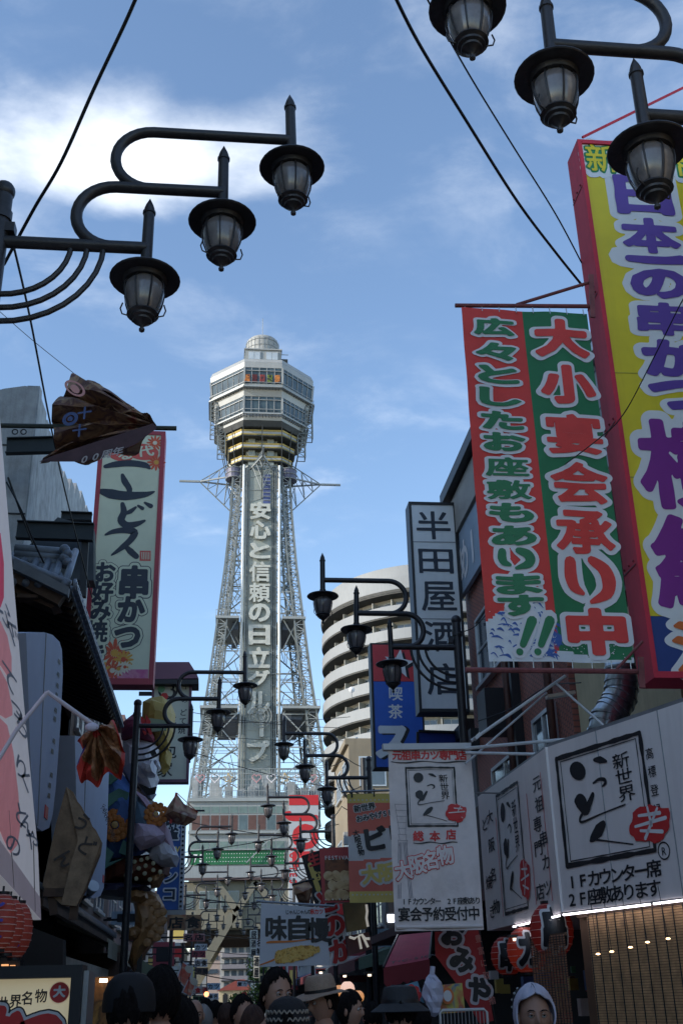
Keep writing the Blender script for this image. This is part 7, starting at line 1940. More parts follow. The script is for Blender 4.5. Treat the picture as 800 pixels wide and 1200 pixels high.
M_gw = mat('statue_white', (0.42,0.39,0.42), .6, 0, .15, 2, grime=.25); M_gy = mat('statue_hat_yellow', (0.24,0.16,0.035), .6, 0, .2, 2); M_gr = mat('statue_hat_red', (0.15,0.025,0.05), .6, 0, .2, 2)
M_gb = mat('kimono_blue', (0.04,0.09,0.25), .6, 0, .25, 3); M_gg = mat('kimono_green', (0.05,0.13,0.1), .6, 0, .25, 3); M_go = mat('kimono_orange', (0.33,0.1,0.02), .6, 0, .25, 6); M_gbr = mat('trouser_brown', (0.09,0.025,0.012), .6, 0, .25, 3); M_gold = mat('bronze_fish', (0.2,0.095,0.035), .45, .1, .3, 4); M_gbl = mat('statue_dark_blue', (0.02,0.02,0.045), .6)
faceted('hat_crown', [(-1.774, 7.798), (-1.627, 7.877), (-1.325, 7.878), (-1.149, 7.743), (-1.045, 7.492), (-1.066, 7.071), (-1.163, 6.732), (-1.310, 6.694), (-1.688, 6.844), (-1.784, 7.260)], 1.3, M_gy, seed=2)
faceted('hat_roll', [(-2.234, 7.141), (-2.133, 7.312), (-1.900, 7.465), (-1.747, 7.389), (-1.542, 7.011), (-1.423, 6.823), (-1.456, 6.748), (-1.865, 6.823), (-2.183, 6.897)], 1.5, M_gr, seed=3, y0=24.1)
faceted('hat_tail', [(-1.407, 6.778), (-1.220, 6.816), (-1.101, 6.664), (-1.146, 6.400), (-1.271, 6.250), (-1.409, 6.400)], .8, M_gy, seed=4, y0=24.7)
MB().prism([(-1.573, 7.234), (-1.189, 7.179), (-1.199, 6.976), (-1.505, 6.939)], 23.5, 23.56).build('hat_patch', mat('hat_patch_green', (0.16,0.22,0.13), .6), G)
for k, q_ in enumerate(([(-1.735, 7.259), (-1.640, 7.166), (-1.687, 7.037), (-1.608, 6.890), (-1.642, 6.854), (-1.759, 7.037)], [(-1.646, 7.296), (-1.530, 7.148), (-1.561, 7.037), (-1.482, 6.891), (-1.534, 6.854), (-1.633, 7.037)])): MB().prism(q_, 23.42, 23.5).build('flame_mark', M_redp, G)
faceted('head', [(-2.173, 6.919), (-1.879, 6.957), (-1.467, 6.882), (-1.364, 6.657), (-1.371, 6.397), (-1.418, 6.230), (-1.337, 6.065), (-1.402, 5.883), (-1.448, 5.702), (-1.727, 5.811), (-1.971, 5.958), (-2.133, 6.232)], 1.6, M_gw, seed=5)
faceted('cheek', [(-1.710, 6.318), (-1.459, 6.354), (-1.361, 6.209), (-1.389, 6.028), (-1.584, 5.956), (-1.735, 6.101)], .7, M_gw, seed=6, y0=23.7)
faceted('nose', [(-1.408, 6.427), (-1.333, 6.372), (-1.291, 6.245), (-1.342, 6.172), (-1.417, 6.245)], .4, M_gw, seed=7, y0=23.9, jit=.01)
MB().prism([(-1.721, 5.822), (-1.470, 5.716), (-1.331, 5.750), (-1.360, 5.611), (-1.533, 5.577)], 23.3, 23.4).build('mouth', M_dark, G)
for q_ in ([(-1.510, 6.470), (-1.404, 6.506), (-1.365, 6.434), (-1.471, 6.398)],): MB().prism(q_, 23.35, 23.45).build('eye', M_black, G)
faceted('chin', [(-1.702, 5.813), (-1.467, 5.777), (-1.354, 5.669), (-1.421, 5.563), (-1.639, 5.635)], .5, M_gw, seed=8, y0=23.8)
faceted('collar', [(-2.187, 6.049), (-2.001, 5.976), (-1.663, 5.758), (-1.342, 5.487), (-1.391, 5.362), (-1.796, 5.543), (-2.133, 5.760)], 1.3, mat('collar_tan', (0.2,0.14,0.1), .6), seed=9)
kim = faceted('kimono', [(-2.550, 6.344), (-2.177, 6.233), (-1.828, 5.884), (-1.481, 5.520), (-1.212, 5.213), (-1.104, 4.804), (-1.577, 4.546), (-2.008, 4.291), (-2.445, 4.210), (-2.563, 4.904), (-2.587, 5.796)], 2.0, M_gb, seed=10)
faceted('sleeve', [(-1.824, 5.635), (-1.493, 5.473), (-1.152, 5.048), (-1.029, 4.665), (-1.407, 4.428), (-1.735, 4.637), (-1.902, 5.106)], 1.1, mat('sleeve_teal', (0.06,0.1,0.14), .6, 0, .25, 3), seed=11, y0=23.6)
faceted('lapel', [(-1.758, 5.673), (-1.539, 5.532), (-1.019, 4.856), (-0.897, 4.431), (-1.002, 4.466), (-1.449, 5.116)], .5, mat('lapel_pink', (0.26,0.16,0.2), .6, 0, .2, 3), seed=12, y0=23.3)
faceted('sleeve_cuff', [(-1.720, 4.981), (-1.512, 4.979), (-1.265, 4.909), (-1.082, 4.703), (-1.180, 4.569), (-1.588, 4.438), (-1.735, 4.607)], .6, mat('cuff_pale_pink', (0.36,0.26,0.33), .6, 0, .2, 3), seed=13, y0=23.1)
faceted('belly', [(-1.452, 4.742), (-1.102, 4.791), (-0.916, 4.565), (-0.819, 4.342), (-0.865, 4.173), (-1.180, 4.176), (-1.433, 4.348)], 1.0, M_gw, seed=14, y0=23.6)
faceted('trousers', [(-2.473, 4.233), (-1.923, 4.468), (-1.426, 4.498), (-1.024, 4.252), (-1.052, 4.081), (-1.363, 3.914), (-1.888, 3.853), (-2.382, 3.926)], 1.9, M_gbr, seed=15)
def relief_flower(cx, cz, r_, y, m, mc, n=14):
    for ring_, rr, ss_ in ((0, .72, .2), (1, .42, .17)):
        for k in range(n-3*ring_):
            a = 2*math.pi*k/(n-3*ring_)
            MB().ball((cx+r_*rr*math.cos(a), y-.03*ring_, cz+r_*rr*math.sin(a)), r_*ss_*1.15, 8, 5, (1,.4,1)).build('flower_petal', m, kim)
    MB().ball((cx, y-.06, cz), r_*.2, 8, 5, (1,.5,1)).build('flower_heart', mc, kim)
p_ = [(-2.136, 4.972), (-1.300, 5.136), (-1.504, 5.052)]
relief_flower(p_[0][0], p_[0][1], .36, 23.3, M_go, mat('petal_tan', (0.38,0.22,0.08), .6)); relief_flower(p_[1][0], p_[1][1], .27, 23.0, M_go, mat('petal_tan', (0.38,0.22,0.08), .6), 11)
for k, q_ in enumerate(([(-2.372, 5.554), (-2.103, 5.709), (-1.888, 5.621), (-1.915, 5.483), (-2.157, 5.449), (-2.354, 5.278)], [(-2.344, 4.600), (-2.128, 4.431), (-2.218, 4.233), (-1.918, 4.329), (-2.280, 4.135)], [(-1.955, 4.681), (-1.830, 4.596), (-1.851, 4.362), (-2.026, 4.430)], [(-2.498, 5.886), (-2.296, 6.008), (-2.117, 5.937), (-2.283, 5.797)])):
    MB().prism(q_, 23.28, 23.4).build('leaf_relief', M_gg, kim)
sp_ = random.Random(3)
for (x, z) in [(-1.832, 4.152), (-1.702, 4.249), (-1.568, 4.281), (-1.450, 4.313), (-1.759, 4.053), (-1.610, 4.117), (-1.476, 4.165), (-1.326, 4.212), (-1.857, 3.988), (-1.486, 4.017), (-1.319, 4.081), (-1.182, 4.046), (-1.650, 3.921), (-1.379, 3.901)]: MB().ball((x, 23.25, z), .045, 8, 5, (1,.4,1)).build('dot_relief', mat('dot_cream', (0.3,0.27,0.16), .6), G)
faceted('foot', [(-1.399, 4.040), (-1.191, 4.106), (-1.115, 4.003), (-1.212, 3.801), (-1.386, 3.770)], .8, M_gold, seed=16, y0=23.8)
faceted('seat_cushion', [(-2.487, 3.928), (-1.889, 3.887), (-1.393, 3.813), (-1.492, 3.679), (-2.049, 3.619), (-2.469, 3.658)], 2.0, M_gbl, seed=17)
faceted('fish_body', [(-1.743, 3.783), (-1.499, 3.814), (-1.248, 3.709), (-1.114, 3.472), (-1.084, 3.172), (-1.142, 2.910), (-1.307, 2.749), (-1.469, 2.525), (-1.657, 2.208), (-1.805, 2.403), (-1.724, 2.789), (-1.676, 3.182), (-1.746, 3.515)], 1.2, M_gold, seed=18)
faceted('fish_head', [(-1.845, 3.717), (-1.673, 3.782), (-1.459, 3.712), (-1.417, 3.577), (-1.552, 3.479), (-1.799, 3.515)], .8, M_gold, seed=19, y0=23.8)
faceted('fish_fin', [(-1.804, 2.986), (-1.636, 3.082), (-1.527, 2.982), (-1.587, 2.819), (-1.793, 2.790)], .6, M_gold, seed=20, y0=23.8)
sc1 = MB().ball((0,0,0), 1, 8, 4, (.1,.02,.085)).mesh('scale', M_gold)
for i, (x, z) in enumerate([(-1.376, 3.520), (-1.254, 3.453), (-1.368, 3.358), (-1.229, 3.291), (-1.129, 3.322), (-1.327, 3.196), (-1.188, 3.129), (-1.122, 3.160), (-1.285, 3.034), (-1.164, 2.969), (-1.346, 2.908), (-1.225, 2.842), (-1.406, 2.750), (-1.467, 3.294), (-1.440, 3.101), (-1.477, 3.489)]):
    share(sc1, 'scale', G, (x, 23.76, z))
MB().box(-3.4, -1.9, 23.4, 25.4, 0.12, 2.55).build('plinth', M_brn, G)
MB().beam((-1.55, 24.0, 2.8), (-1.55, 24.0, .12), .1).build('support_post', M_black, G)

# ================================================================== OVERHEAD CABLES
def cable(label, pts, r_, group='overhead cables'):
    P = [Vector(p) for p in pts]; out = []
    for i in range(len(P)-1):
        p0, p1, p2, p3 = P[max(i-1,0)], P[i], P[i+1], P[min(i+2,len(P)-1)]
        for k in range(8):
            t = k/8; out.append(0.5*((2*p1)+(p2-p0)*t+(2*p0-5*p1+4*p2-p3)*t*t+(3*p1-p0-3*p2+p3)*t**3))
    out.append(P[-1])
    o = MB().tube(out, r_, 6).build('overhead_cable', M_cable); tag(o, label, 'cable', group); return o
cable('thick twisted cable curving down at the upper left behind the lamp arms', [(-0.801, 7.000, 10.041), (-1.006, 7.400, 9.846), (-1.351, 8.000, 9.543), (-1.698, 8.600, 9.174), (-2.040, 9.200, 9.071), (-2.463, 10.000, 8.953)], .018)
cable('thin cable running from the left lamp pole down to the cream sign', [(-1.979, 8.000, 7.923), (-2.133, 10.000, 8.309), (-2.339, 13.000, 8.598), (-2.500, 16.000, 8.850), (-2.399, 19.000, 8.357)], .012)
cable('very thin wire sloping behind the crumpled brown banner', [(-4.892, 20.000, 15.095), (-4.532, 22.000, 15.662), (-3.817, 24.000, 15.987)], .008)
cable('thin wire inside the upper left, crossing the steel beams', [(-2.811, 13.000, 7.833), (-2.774, 15.000, 7.706), (-2.660, 17.000, 7.638), (-2.579, 18.000, 7.689)], .014)
cable('white insulated wire dangling beside the concrete building', [(-2.718, 12.500, 7.534), (-2.521, 12.500, 7.192), (-2.372, 12.800, 6.868), (-2.259, 13.000, 6.665)], .012)
cable('thick black cable sweeping down to the yellow sign from the top', [(1.059, 5.500, 8.237), (1.360, 6.000, 8.226), (1.894, 6.800, 8.274), (2.588, 7.800, 8.310), (3.190, 8.600, 8.377), (3.664, 9.200, 8.423)], .014)
cable('thin cable right of the thick one, sweeping towards the yellow sign', [(1.393, 6.000, 8.865), (1.934, 6.800, 8.849), (2.539, 7.600, 8.783), (3.203, 8.500, 8.775), (3.729, 9.300, 8.798)], .008)
cable('thin cable crossing the yellow sign diagonally', [(3.346, 6.000, 6.356), (3.305, 6.400, 6.272), (3.282, 7.000, 6.132), (3.229, 7.600, 5.970), (3.216, 8.200, 6.049), (3.146, 9.500, 6.303)], .005)
cable('wire from the second right lamp pole to the brown building', [(3.783, 16.800, 7.043), (3.989, 16.500, 7.050), (4.163, 16.000, 7.170), (4.243, 15.000, 7.027)], .008)
cable('sagging wire low beside the brown building', [(3.347, 14.000, 4.927), (3.550, 13.000, 4.850), (3.701, 12.000, 4.852), (3.770, 11.000, 4.629)], .007)
rnd = random.Random(21)
CW = (('upper wire across the street before the tower foot', 0, 0, 0, 0, 0), ('second wire before the tower foot', 0, 0, 0, 0, 0), ('wire just above the tower base roof fence', 0, 0, 0, 0, 0), ('wire sloping to the red lettered panel', 0, 0, 0, 0, 0), ('wire crossing the tower base windows', 0, 0, 0, 0, 0), ('wire crossing over the green banner', 0, 0, 0, 0, 0), ('low wire across the tower underside', 0, 0, 0, 0, 0), ('second low wire across the tower underside', 0, 0, 0, 0, 0), ('lowest wire above the street end', 0, 0, 0, 0, 0), ('thin wire above the far crowd', 0, 0, 0, 0, 0), ('another thin wire above the far crowd', 0, 0, 0, 0, 0), ('wire between the far shopfronts', 0, 0, 0, 0, 0))
WPTS = [[(-2.061, 57.000, 15.648), (0.004, 58.500, 15.653), (2.183, 60.000, 15.733), (4.479, 61.500, 15.896), (6.899, 63.000, 16.149)], [(-2.250, 59.000, 15.580), (0.022, 60.500, 15.857), (2.426, 62.000, 16.229), (4.967, 63.500, 16.703), (7.653, 65.000, 17.288)], [(-2.374, 67.000, 16.791), (0.098, 68.500, 16.840), (2.692, 70.000, 16.984), (5.411, 71.500, 17.231), (8.264, 73.000, 17.590)], [(-1.443, 49.000, 11.872), (0.254, 50.500, 11.631), (2.050, 52.000, 11.437), (3.949, 53.500, 11.297), (5.955, 55.000, 11.217)], [(-1.803, 45.000, 8.326), (-0.201, 46.500, 8.224), (1.510, 48.000, 8.170), (3.335, 49.500, 8.171), (5.276, 51.000, 8.233)], [(-1.673, 43.000, 6.781), (-0.131, 44.500, 7.130), (1.537, 46.000, 7.560), (3.336, 47.500, 8.078), (5.272, 49.000, 8.694)], [(-1.268, 37.000, 5.139), (0.018, 38.500, 5.354), (1.421, 40.000, 5.633), (2.945, 41.500, 5.982), (4.595, 43.000, 6.409)], [(-1.058, 35.000, 4.580), (-0.002, 36.500, 4.540), (1.148, 38.000, 4.540), (2.394, 39.500, 4.584), (3.738, 41.000, 4.679)], [(-0.926, 42.000, 4.017), (-0.131, 43.500, 3.928), (0.720, 45.000, 3.887), (1.630, 46.500, 3.901), (2.599, 48.000, 3.976)], [(-0.828, 47.000, 3.102), (-0.075, 48.500, 3.087), (0.728, 50.000, 3.134), (1.581, 51.500, 3.251), (2.487, 53.000, 3.442)], [(-0.770, 41.000, 2.586), (-0.024, 42.500, 2.453), (0.776, 44.000, 2.365), (1.632, 45.500, 2.329), (2.546, 47.000, 2.351)], [(-1.230, 57.000, 4.111), (-0.157, 58.500, 3.961), (0.974, 60.000, 3.880), (2.162, 61.500, 3.875), (3.412, 63.000, 3.951)]]
for (l, a, b, c_, d_, e_), pp in zip(CW, WPTS): cable(l, pp, .018)
# utility pole and boxes on the right with tangle of loops
U = thing('utility_pole', 'black utility pole with wire loops in front of the beige building on the right', 'utility pole', (4.3, 33, 0))
a = (3.208, 33.000, 8.517); b = (4.064, 31.000, 8.024)
MB().tube([(4.25,33,0.1),(4.25,33,8.3)], .09, 10).build('pole', M_black, U)
for pp in ([(3.377, 33.000, 7.876), (3.521, 33.000, 7.370), (3.821, 33.000, 7.044), (4.204, 33.000, 6.992)], [(3.249, 33.000, 6.503), (3.562, 33.000, 6.871), (4.017, 33.000, 6.695), (4.153, 33.000, 6.129)], [(4.353, 33.000, 7.620), (3.958, 33.000, 7.369), (3.707, 33.000, 7.622)], [(3.277, 33.000, 8.055), (3.724, 33.000, 8.310), (4.313, 33.000, 8.002)]):
    P_ = [Vector(p) for p in pp]; pts_ = []
    for i in range(len(P_)-1):
        for k in range(5): pts_.append(P_[i].lerp(P_[i+1], k/5)+Vector((0,0,-.04*math.sin(math.pi*k/5))))
    MB().tube(pts_+[P_[-1]], .014, 5).build('wire_loop', M_cable, U)
p_ = (3.718, 33.000, 5.962); MB().box(p_[0]-.12, p_[0]+.25, 32.8, 33, p_[2]-.2, p_[2]+.15).build('junction_box', M_lgt, U)
S = thing('angled_side_sign', 'narrow dark blue sign turned edge on, below the round apartment balconies', 'sign', (5.329, 45.000, 10.856))
MB().prism([(5.215, 10.575), (5.527, 11.599), (5.599, 11.599), (5.557, 10.121), (5.274, 10.122)], 45, 45.2).build('panel', mat('edge_blue', (0.05,0.09,0.15), .5), S)

# ================================================================== SMALL FAR SIGNS AND LANTERNS ALONG THE STREET
SG = (('brown flag with pictures hanging left of the tower opening', 0, 0, 0, 0, 30, 'food_print'), ('long red and white flag left of the tower opening', 0, 0, 0, 0, 36, 'redwhite'), ('white signboard with dark marks, third on the left row', 0, 0, 0, 0, 42, 'white'), ('small maroon sign above the left crowd', 0, 0, 0, 0, 46, 'maroon'), ('white sign with a round emblem over the left crowd', 0, 0, 0, 0, 50, 'white'), ('small dark sign just over the festival flags', 0, 0, 0, 0, 54, 'brown'), ('red lettered white sign right of the festival flags', 0, 0, 0, 0, 34, 'whitered'), ('green sign strip under the red lettered sign', 0, 0, 0, 0, 36, 'green'), ('yellow board low behind the left crowd', 0, 0, 0, 0, 26, 'yellow'), ('pale blue distant signs left of the street end', 0, 0, 0, 0, 80, 'blue'), ('small pale signboard over the street end', 0, 0, 0, 0, 75, 'white'), ('tall pale vertical sign right of the far apartment block', 0, 0, 0, 0, 75, 'cream'), ('second tall vertical sign with marks near the far apartment block', 0, 0, 0, 0, 60, 'cream'), ('white vertical sign behind the left edge of the skewer poster', 0, 0, 0, 0, 50, 'white'), ('small red sign in the far street centre', 0, 0, 0, 0, 70, 'red'), ('pale sign cluster beside the red roofed house', 0, 0, 0, 0, 90, 'white'))
SC = {'redwhite': print_mat('red_white_print', [(0.3,0.03,0.03),(0.4,0.36,0.33)], 1.5, 'noise'), 'white': mat('far_sign_white', (0.4,0.41,0.42), .6, 0, .3, 3), 'maroon': mat('far_sign_maroon', (0.18,0.03,0.04), .6), 'brown': mat('far_sign_brown', (0.06,0.04,0.035), .6), 'whitered': mat('far_sign_offwhite', (0.4,0.36,0.34), .6), 'green': mat('far_sign_green', (0.03,0.09,0.04), .6), 'yellow': mat('far_sign_yellow', (0.35,0.27,0.12), .6, 0, .3, 2), 'blue': mat('far_sign_blue', (0.2,0.27,0.33), .6, 0, .3, 2), 'cream': mat('far_sign_cream', (0.36,0.34,0.27), .6, 0, .2, 2), 'red': M_redp, 'food_print': MC['food_print']}
for (l, x0, y0, x1, y1, Y, k), q in zip(SG, [[(-1.302, 3.705), (-0.434, 3.692), (-0.423, 3.323), (-1.286, 3.337)], [(-1.049, 3.578), (-0.401, 3.568), (-0.395, 3.349), (-1.041, 3.360)], [(-0.820, 3.561), (-0.368, 3.553), (-0.362, 3.328), (-0.813, 3.336)], [(-0.989, 3.503), (-0.462, 3.493), (-0.455, 3.247), (-0.980, 3.257)], [(-0.957, 3.332), (-0.421, 3.322), (-0.413, 3.023), (-0.947, 3.034)], [(-0.945, 3.111), (-0.406, 3.101), (-0.398, 2.815), (-0.935, 2.826)], [(-0.627, 2.060), (-0.242, 2.052), (-0.237, 1.853), (-0.621, 1.861)], [(-0.706, 1.831), (-0.351, 1.823), (-0.346, 1.660), (-0.701, 1.667)], [(-0.599, 1.684), (-0.379, 1.680), (-0.371, 1.411), (-0.589, 1.416)], [(-0.632, 2.875), (0.219, 2.858), (0.229, 2.439), (-0.621, 2.457)], [(-0.524, 2.206), (0.113, 2.193), (0.121, 1.851), (-0.514, 1.865)], [(2.037, 5.856), (2.529, 5.848), (2.544, 4.225), (2.057, 4.234)], [(1.818, 3.785), (2.121, 3.779), (2.130, 2.740), (1.829, 2.746)], [(1.616, 4.093), (1.907, 4.088), (1.912, 3.413), (1.623, 3.418)], [(1.445, 2.170), (1.744, 2.164), (1.749, 1.753), (1.451, 1.760)], [(1.525, 3.107), (2.296, 3.091), (2.300, 2.736), (1.531, 2.752)]]):
    t = thing('shop_sign', l, 'sign', (q[0][0], Y, q[2][1]), 'small signs far down the street'); MB().prism(q, Y, Y+.12).build('board', SC[k], t)
    fr, w, h, X0, ZT = xz_frame(q, Y); g = MB(); n = max(2, int(max(w, h)/.45))
    for i in range(n):
        if w > h: put_glyph(g, fr, '串名店食酒屋カツ'[(i+len(l)) % 8], w*(i+.5)/n, h*.5, w/n*.9, h*.8, .03, .01, N=28)
        else: put_glyph(g, fr, '居酒屋大阪名物店'[(i+len(l)) % 8], w*.5, h*(i+.5)/n, w*.8, h/n*.9, .03, .01, N=28)
    g.build('lettering', M_redp if k == 'whitered' else M_black, t)
    if q[0][0] < 1: MB().beam((-3, Y+.05, q[0][1]-.1), (q[0][0], Y+.05, q[0][1]-.1), .05).build('bracket', M_black, t)
    else: MB().beam((5.2, Y+.05, q[0][1]-.1), (q[1][0], Y+.05, q[0][1]-.1), .05).build('bracket', M_black, t)
rnd = random.Random(77); CNT = {-1: 0, 1: 0}
NUM = ('first','second','third','fourth','fifth','sixth','seventh','eighth','ninth','tenth','eleventh','twelfth','thirteenth','fourteenth','fifteenth','sixteenth','seventeenth','eighteenth')
for k in range(34):
    Y = 28+k*2.6+rnd.uniform(0, 1.5); s = -1 if k % 2 else 1; x = rnd.uniform(-2.9, -1.9) if s < 0 else rnd.uniform(4.1, 5.0); z = rnd.uniform(2.4, 5.0)
    c = (x, Y, z); wd = rnd.uniform(.5, 1.1); hg = rnd.uniform(.3, 1.3); cn = rnd.choice(('white','maroon','cream','blue','brown','yellow')); pn = rnd.choice(('red','black','white','yellow'))
    t = thing('projecting_sign', 'small %s projecting sign with %s print, %s from the viewer on the %s side' % (cn, pn, NUM[CNT[s]], 'left' if s < 0 else 'right'), 'sign', c, 'far projecting signs'); CNT[s] += 1
    MB().box(x-wd/2, x+wd/2, Y, Y+.15, z-hg/2, z+hg/2).build('board', SC[cn], t)
    MB().box(x-wd*.35, x+wd*.35, Y-.02, Y-.005, z-hg*.3, z+hg*.3).build('print', {'red':M_redp,'black':M_black,'white':SC['white'],'yellow':M_by}[pn], t)
    MB().beam((x, Y+.08, z), ((-3.1 if s < 0 else 5.3), Y+.08, z), .05).build('bracket', M_black, t)
bx = thing('orange_street_light', 'small glowing orange lamp low over the far crowd', 'lamp', (-0.251, 30.000, 1.824)); p_ = tuple(bx.location)
MB().ball(p_, .06, 10, 6).build('globe', mat('orange_glow', (1,.4,.2), .5, 0, 0, emit=(1.0,0.28,0.1), estr=2.0), bx); MB().tube([p_, (p_[0], p_[1], p_[2]+.5)], .01, 5).build('cord', M_black, bx)
tl = thing('traffic_light', 'tiny traffic light showing red at the far street end', 'traffic light', (-0.117, 110.000, 1.335)); p_ = tuple(tl.location)
MB().box(p_[0]-.5, p_[0]+.5, p_[1], p_[1]+.3, p_[2]-.2, p_[2]+.2).build('housing', M_black, tl); MB().ball((p_[0]+.3, p_[1]-.05, p_[2]), .13, 10, 6).build('red_lens', mat('signal_red', (1,.1,.1), .5, 0, 0, emit=(1.0,0.05,0.08), estr=1.5), tl)
MB().tube([(p_[0]+1.5, p_[1], 0), (p_[0]+1.5, p_[1], p_[2]+.3)], .08, 6).build('post', M_black, tl); MB().beam((p_[0]+.5, p_[1]+.1, p_[2]), (p_[0]+1.5, p_[1]+.1, p_[2]), .06).build('arm', M_black, tl)

RICH[0] = 1.0

# ================================================================== PEOPLE
M_skin = mat('skin', (0.42,0.24,0.165), .55, 0, .08, 12); M_skin2 = mat('skin_tan', (0.36,0.2,0.135), .55, 0, .08, 12)
M_hair = mat('black_hair', (0.012,0.01,0.01), .8, 0, .6, 60, .8, 260, spec=.15); M_hair2 = mat('brown_hair', (0.05,0.022,0.014), .8, 0, .4, 30, .3, 120)
M_lip = mat('lip', (0.22,0.07,0.06), .5, 0, 0); M_eyew = mat('eye_white', (0.5,0.48,0.45), .3, 0, 0); M_iris = mat('iris', (0.01,0.007,0.005), .2, 0, 0)
def head_point(th, ph, grow=0.0):
    """th 0 crown .. pi chin, ph 0 = face (-Y), local metres"""
    z = math.cos(th); s = math.sin(th)
    w, d, h = .074, .093, .118
    f = max(0, math.cos(ph)); 
    if z < 0:
        j = -z
        w *= 1-.34*j**1.6; d *= 1-.20*j*(1-f)*1.4-.05*j
    x = w*s*math.sin(ph); y = -d*s*math.cos(ph)+.008; zz = h*z
    fw = f**2
    y += fw*.010*s                                   # flat face
    def g(ax, az, sx, sz): return math.exp(-((x-ax)/sx)**2-((zz-az)/sz)**2)*(1 if math.cos(ph) > 0 else 0)
    y -= .020*g(0, -.020, .011, .020)+.010*g(0, -.032, .014, .009)+.007*g(0, -.002, .008, .018)   # nose
    y -= .005*(g(.026, .022, .022, .008)+g(-.026, .022, .022, .008))                        # brow
    y += .009*(g(.029, .004, .015, .010)+g(-.029, .004, .015, .010))                        # sockets
    y -= .005*(g(.036, -.028, .018, .016)+g(-.036, -.028, .018, .016))                       # cheeks
    y -= .005*g(0, -.058, .020, .007); y += .003*g(0, -.0665, .020, .004); y -= .005*g(0, -.072, .016, .006)
    y -= .009*g(0, -.100, .022, .014)                                                       # chin
    if grow: x *= 1+grow/.08; zz *= 1+grow/.118; y = .008+(y-.008)*(1+grow/.09)
    return (x, y, zz)
def make_head():
    n, m = 64, 48; mb = MB(); vs = []; fs = []
    for i in range(m+1):
        for k in range(n): vs.append(head_point(math.pi*i/m, 2*math.pi*k/n))
    for i in range(m):
        for k in range(n): fs.append((i*n+k, (i+1)*n+k, (i+1)*n+(k+1) % n, i*n+(k+1) % n))
    mb.add(vs, fs); return mb.mesh('head', M_skin, smooth=True)
def make_hair(length, fringe, seed):
    """hair grown as a tufted shell: length = how far down the back, fringe = front hairline angle"""
    rnd = random.Random(seed); n, m = 96, 30; vs = []; fs = []
    ph_ = [rnd.uniform(0, 6) for _ in range(5)]
    for i in range(m+1):
        for k in range(n):
            ph = 2*math.pi*k/n; f = max(0, math.cos(ph)); sd = abs(math.sin(ph))
            lim = R(fringe)*f**.6+R(length)*(1-f**.6)
            if math.cos(ph) < 0: lim = R(length)
            lim += R(5)*math.sin(9*ph+ph_[0])+R(4)*math.sin(23*ph+ph_[1])+R(2.5)*math.sin(41*ph+ph_[2])
            th = lim*i/m
            gr = .012+.003*math.sin(3*ph+ph_[3]+th*3)+.002*math.sin(13*ph+ph_[4]-th*7)+.0012*math.sin(37*ph+th*9)+.004*(1-i/m)
            if i == m: gr = -.004
            vs.append(head_point(th, ph, gr))
    for i in range(m):
        for k in range(n): fs.append((i*n+k, (i+1)*n+k, (i+1)*n+(k+1) % n, i*n+(k+1) % n))
    return MB().add(vs, fs).mesh('hair', M_hair, smooth=True)
HEAD = make_head(); HAIRS = [make_hair(112, 44, 1), make_hair(125, 60, 2), make_hair(135, 56, 3)]
EAR = MB().ball((0,0,0), 1, 12, 8, (.010,.018,.030)).mesh('ear', M_skin, smooth=True)
EYE = MB().ball((0,0,0), .0115, 12, 8).mesh('eye', M_eyew, smooth=True)
IRI = MB().ball((0,0,0), .0055, 10, 6, (1,.5,1)).mesh('iris', M_iris, smooth=True)
LID = MB().tube([(-.017,.003,-.002),(-.009,-.003,.005),(0,-.005,.007),(.009,-.003,.005),(.017,.003,-.001)], [.001,.0028,.0032,.0028,.001], 6).mesh('eyelid', M_skin, smooth=True)
BROW = MB().tube([(-.019,.004,0),(-.008,-.002,.005),(.008,-.002,.005),(.019,.005,-.001)], [.0015,.0035,.003,.001], 6).mesh('eyebrow', M_hair, smooth=True)
MOUTH = MB().tube([(-.022,.008,.002),(-.01,-.001,-.001),(0,-.003,0),(.01,-.001,-.001),(.022,.008,.002)], [.001,.0035,.0045,.0035,.001], 6).mesh('mouth', M_lip, smooth=True)
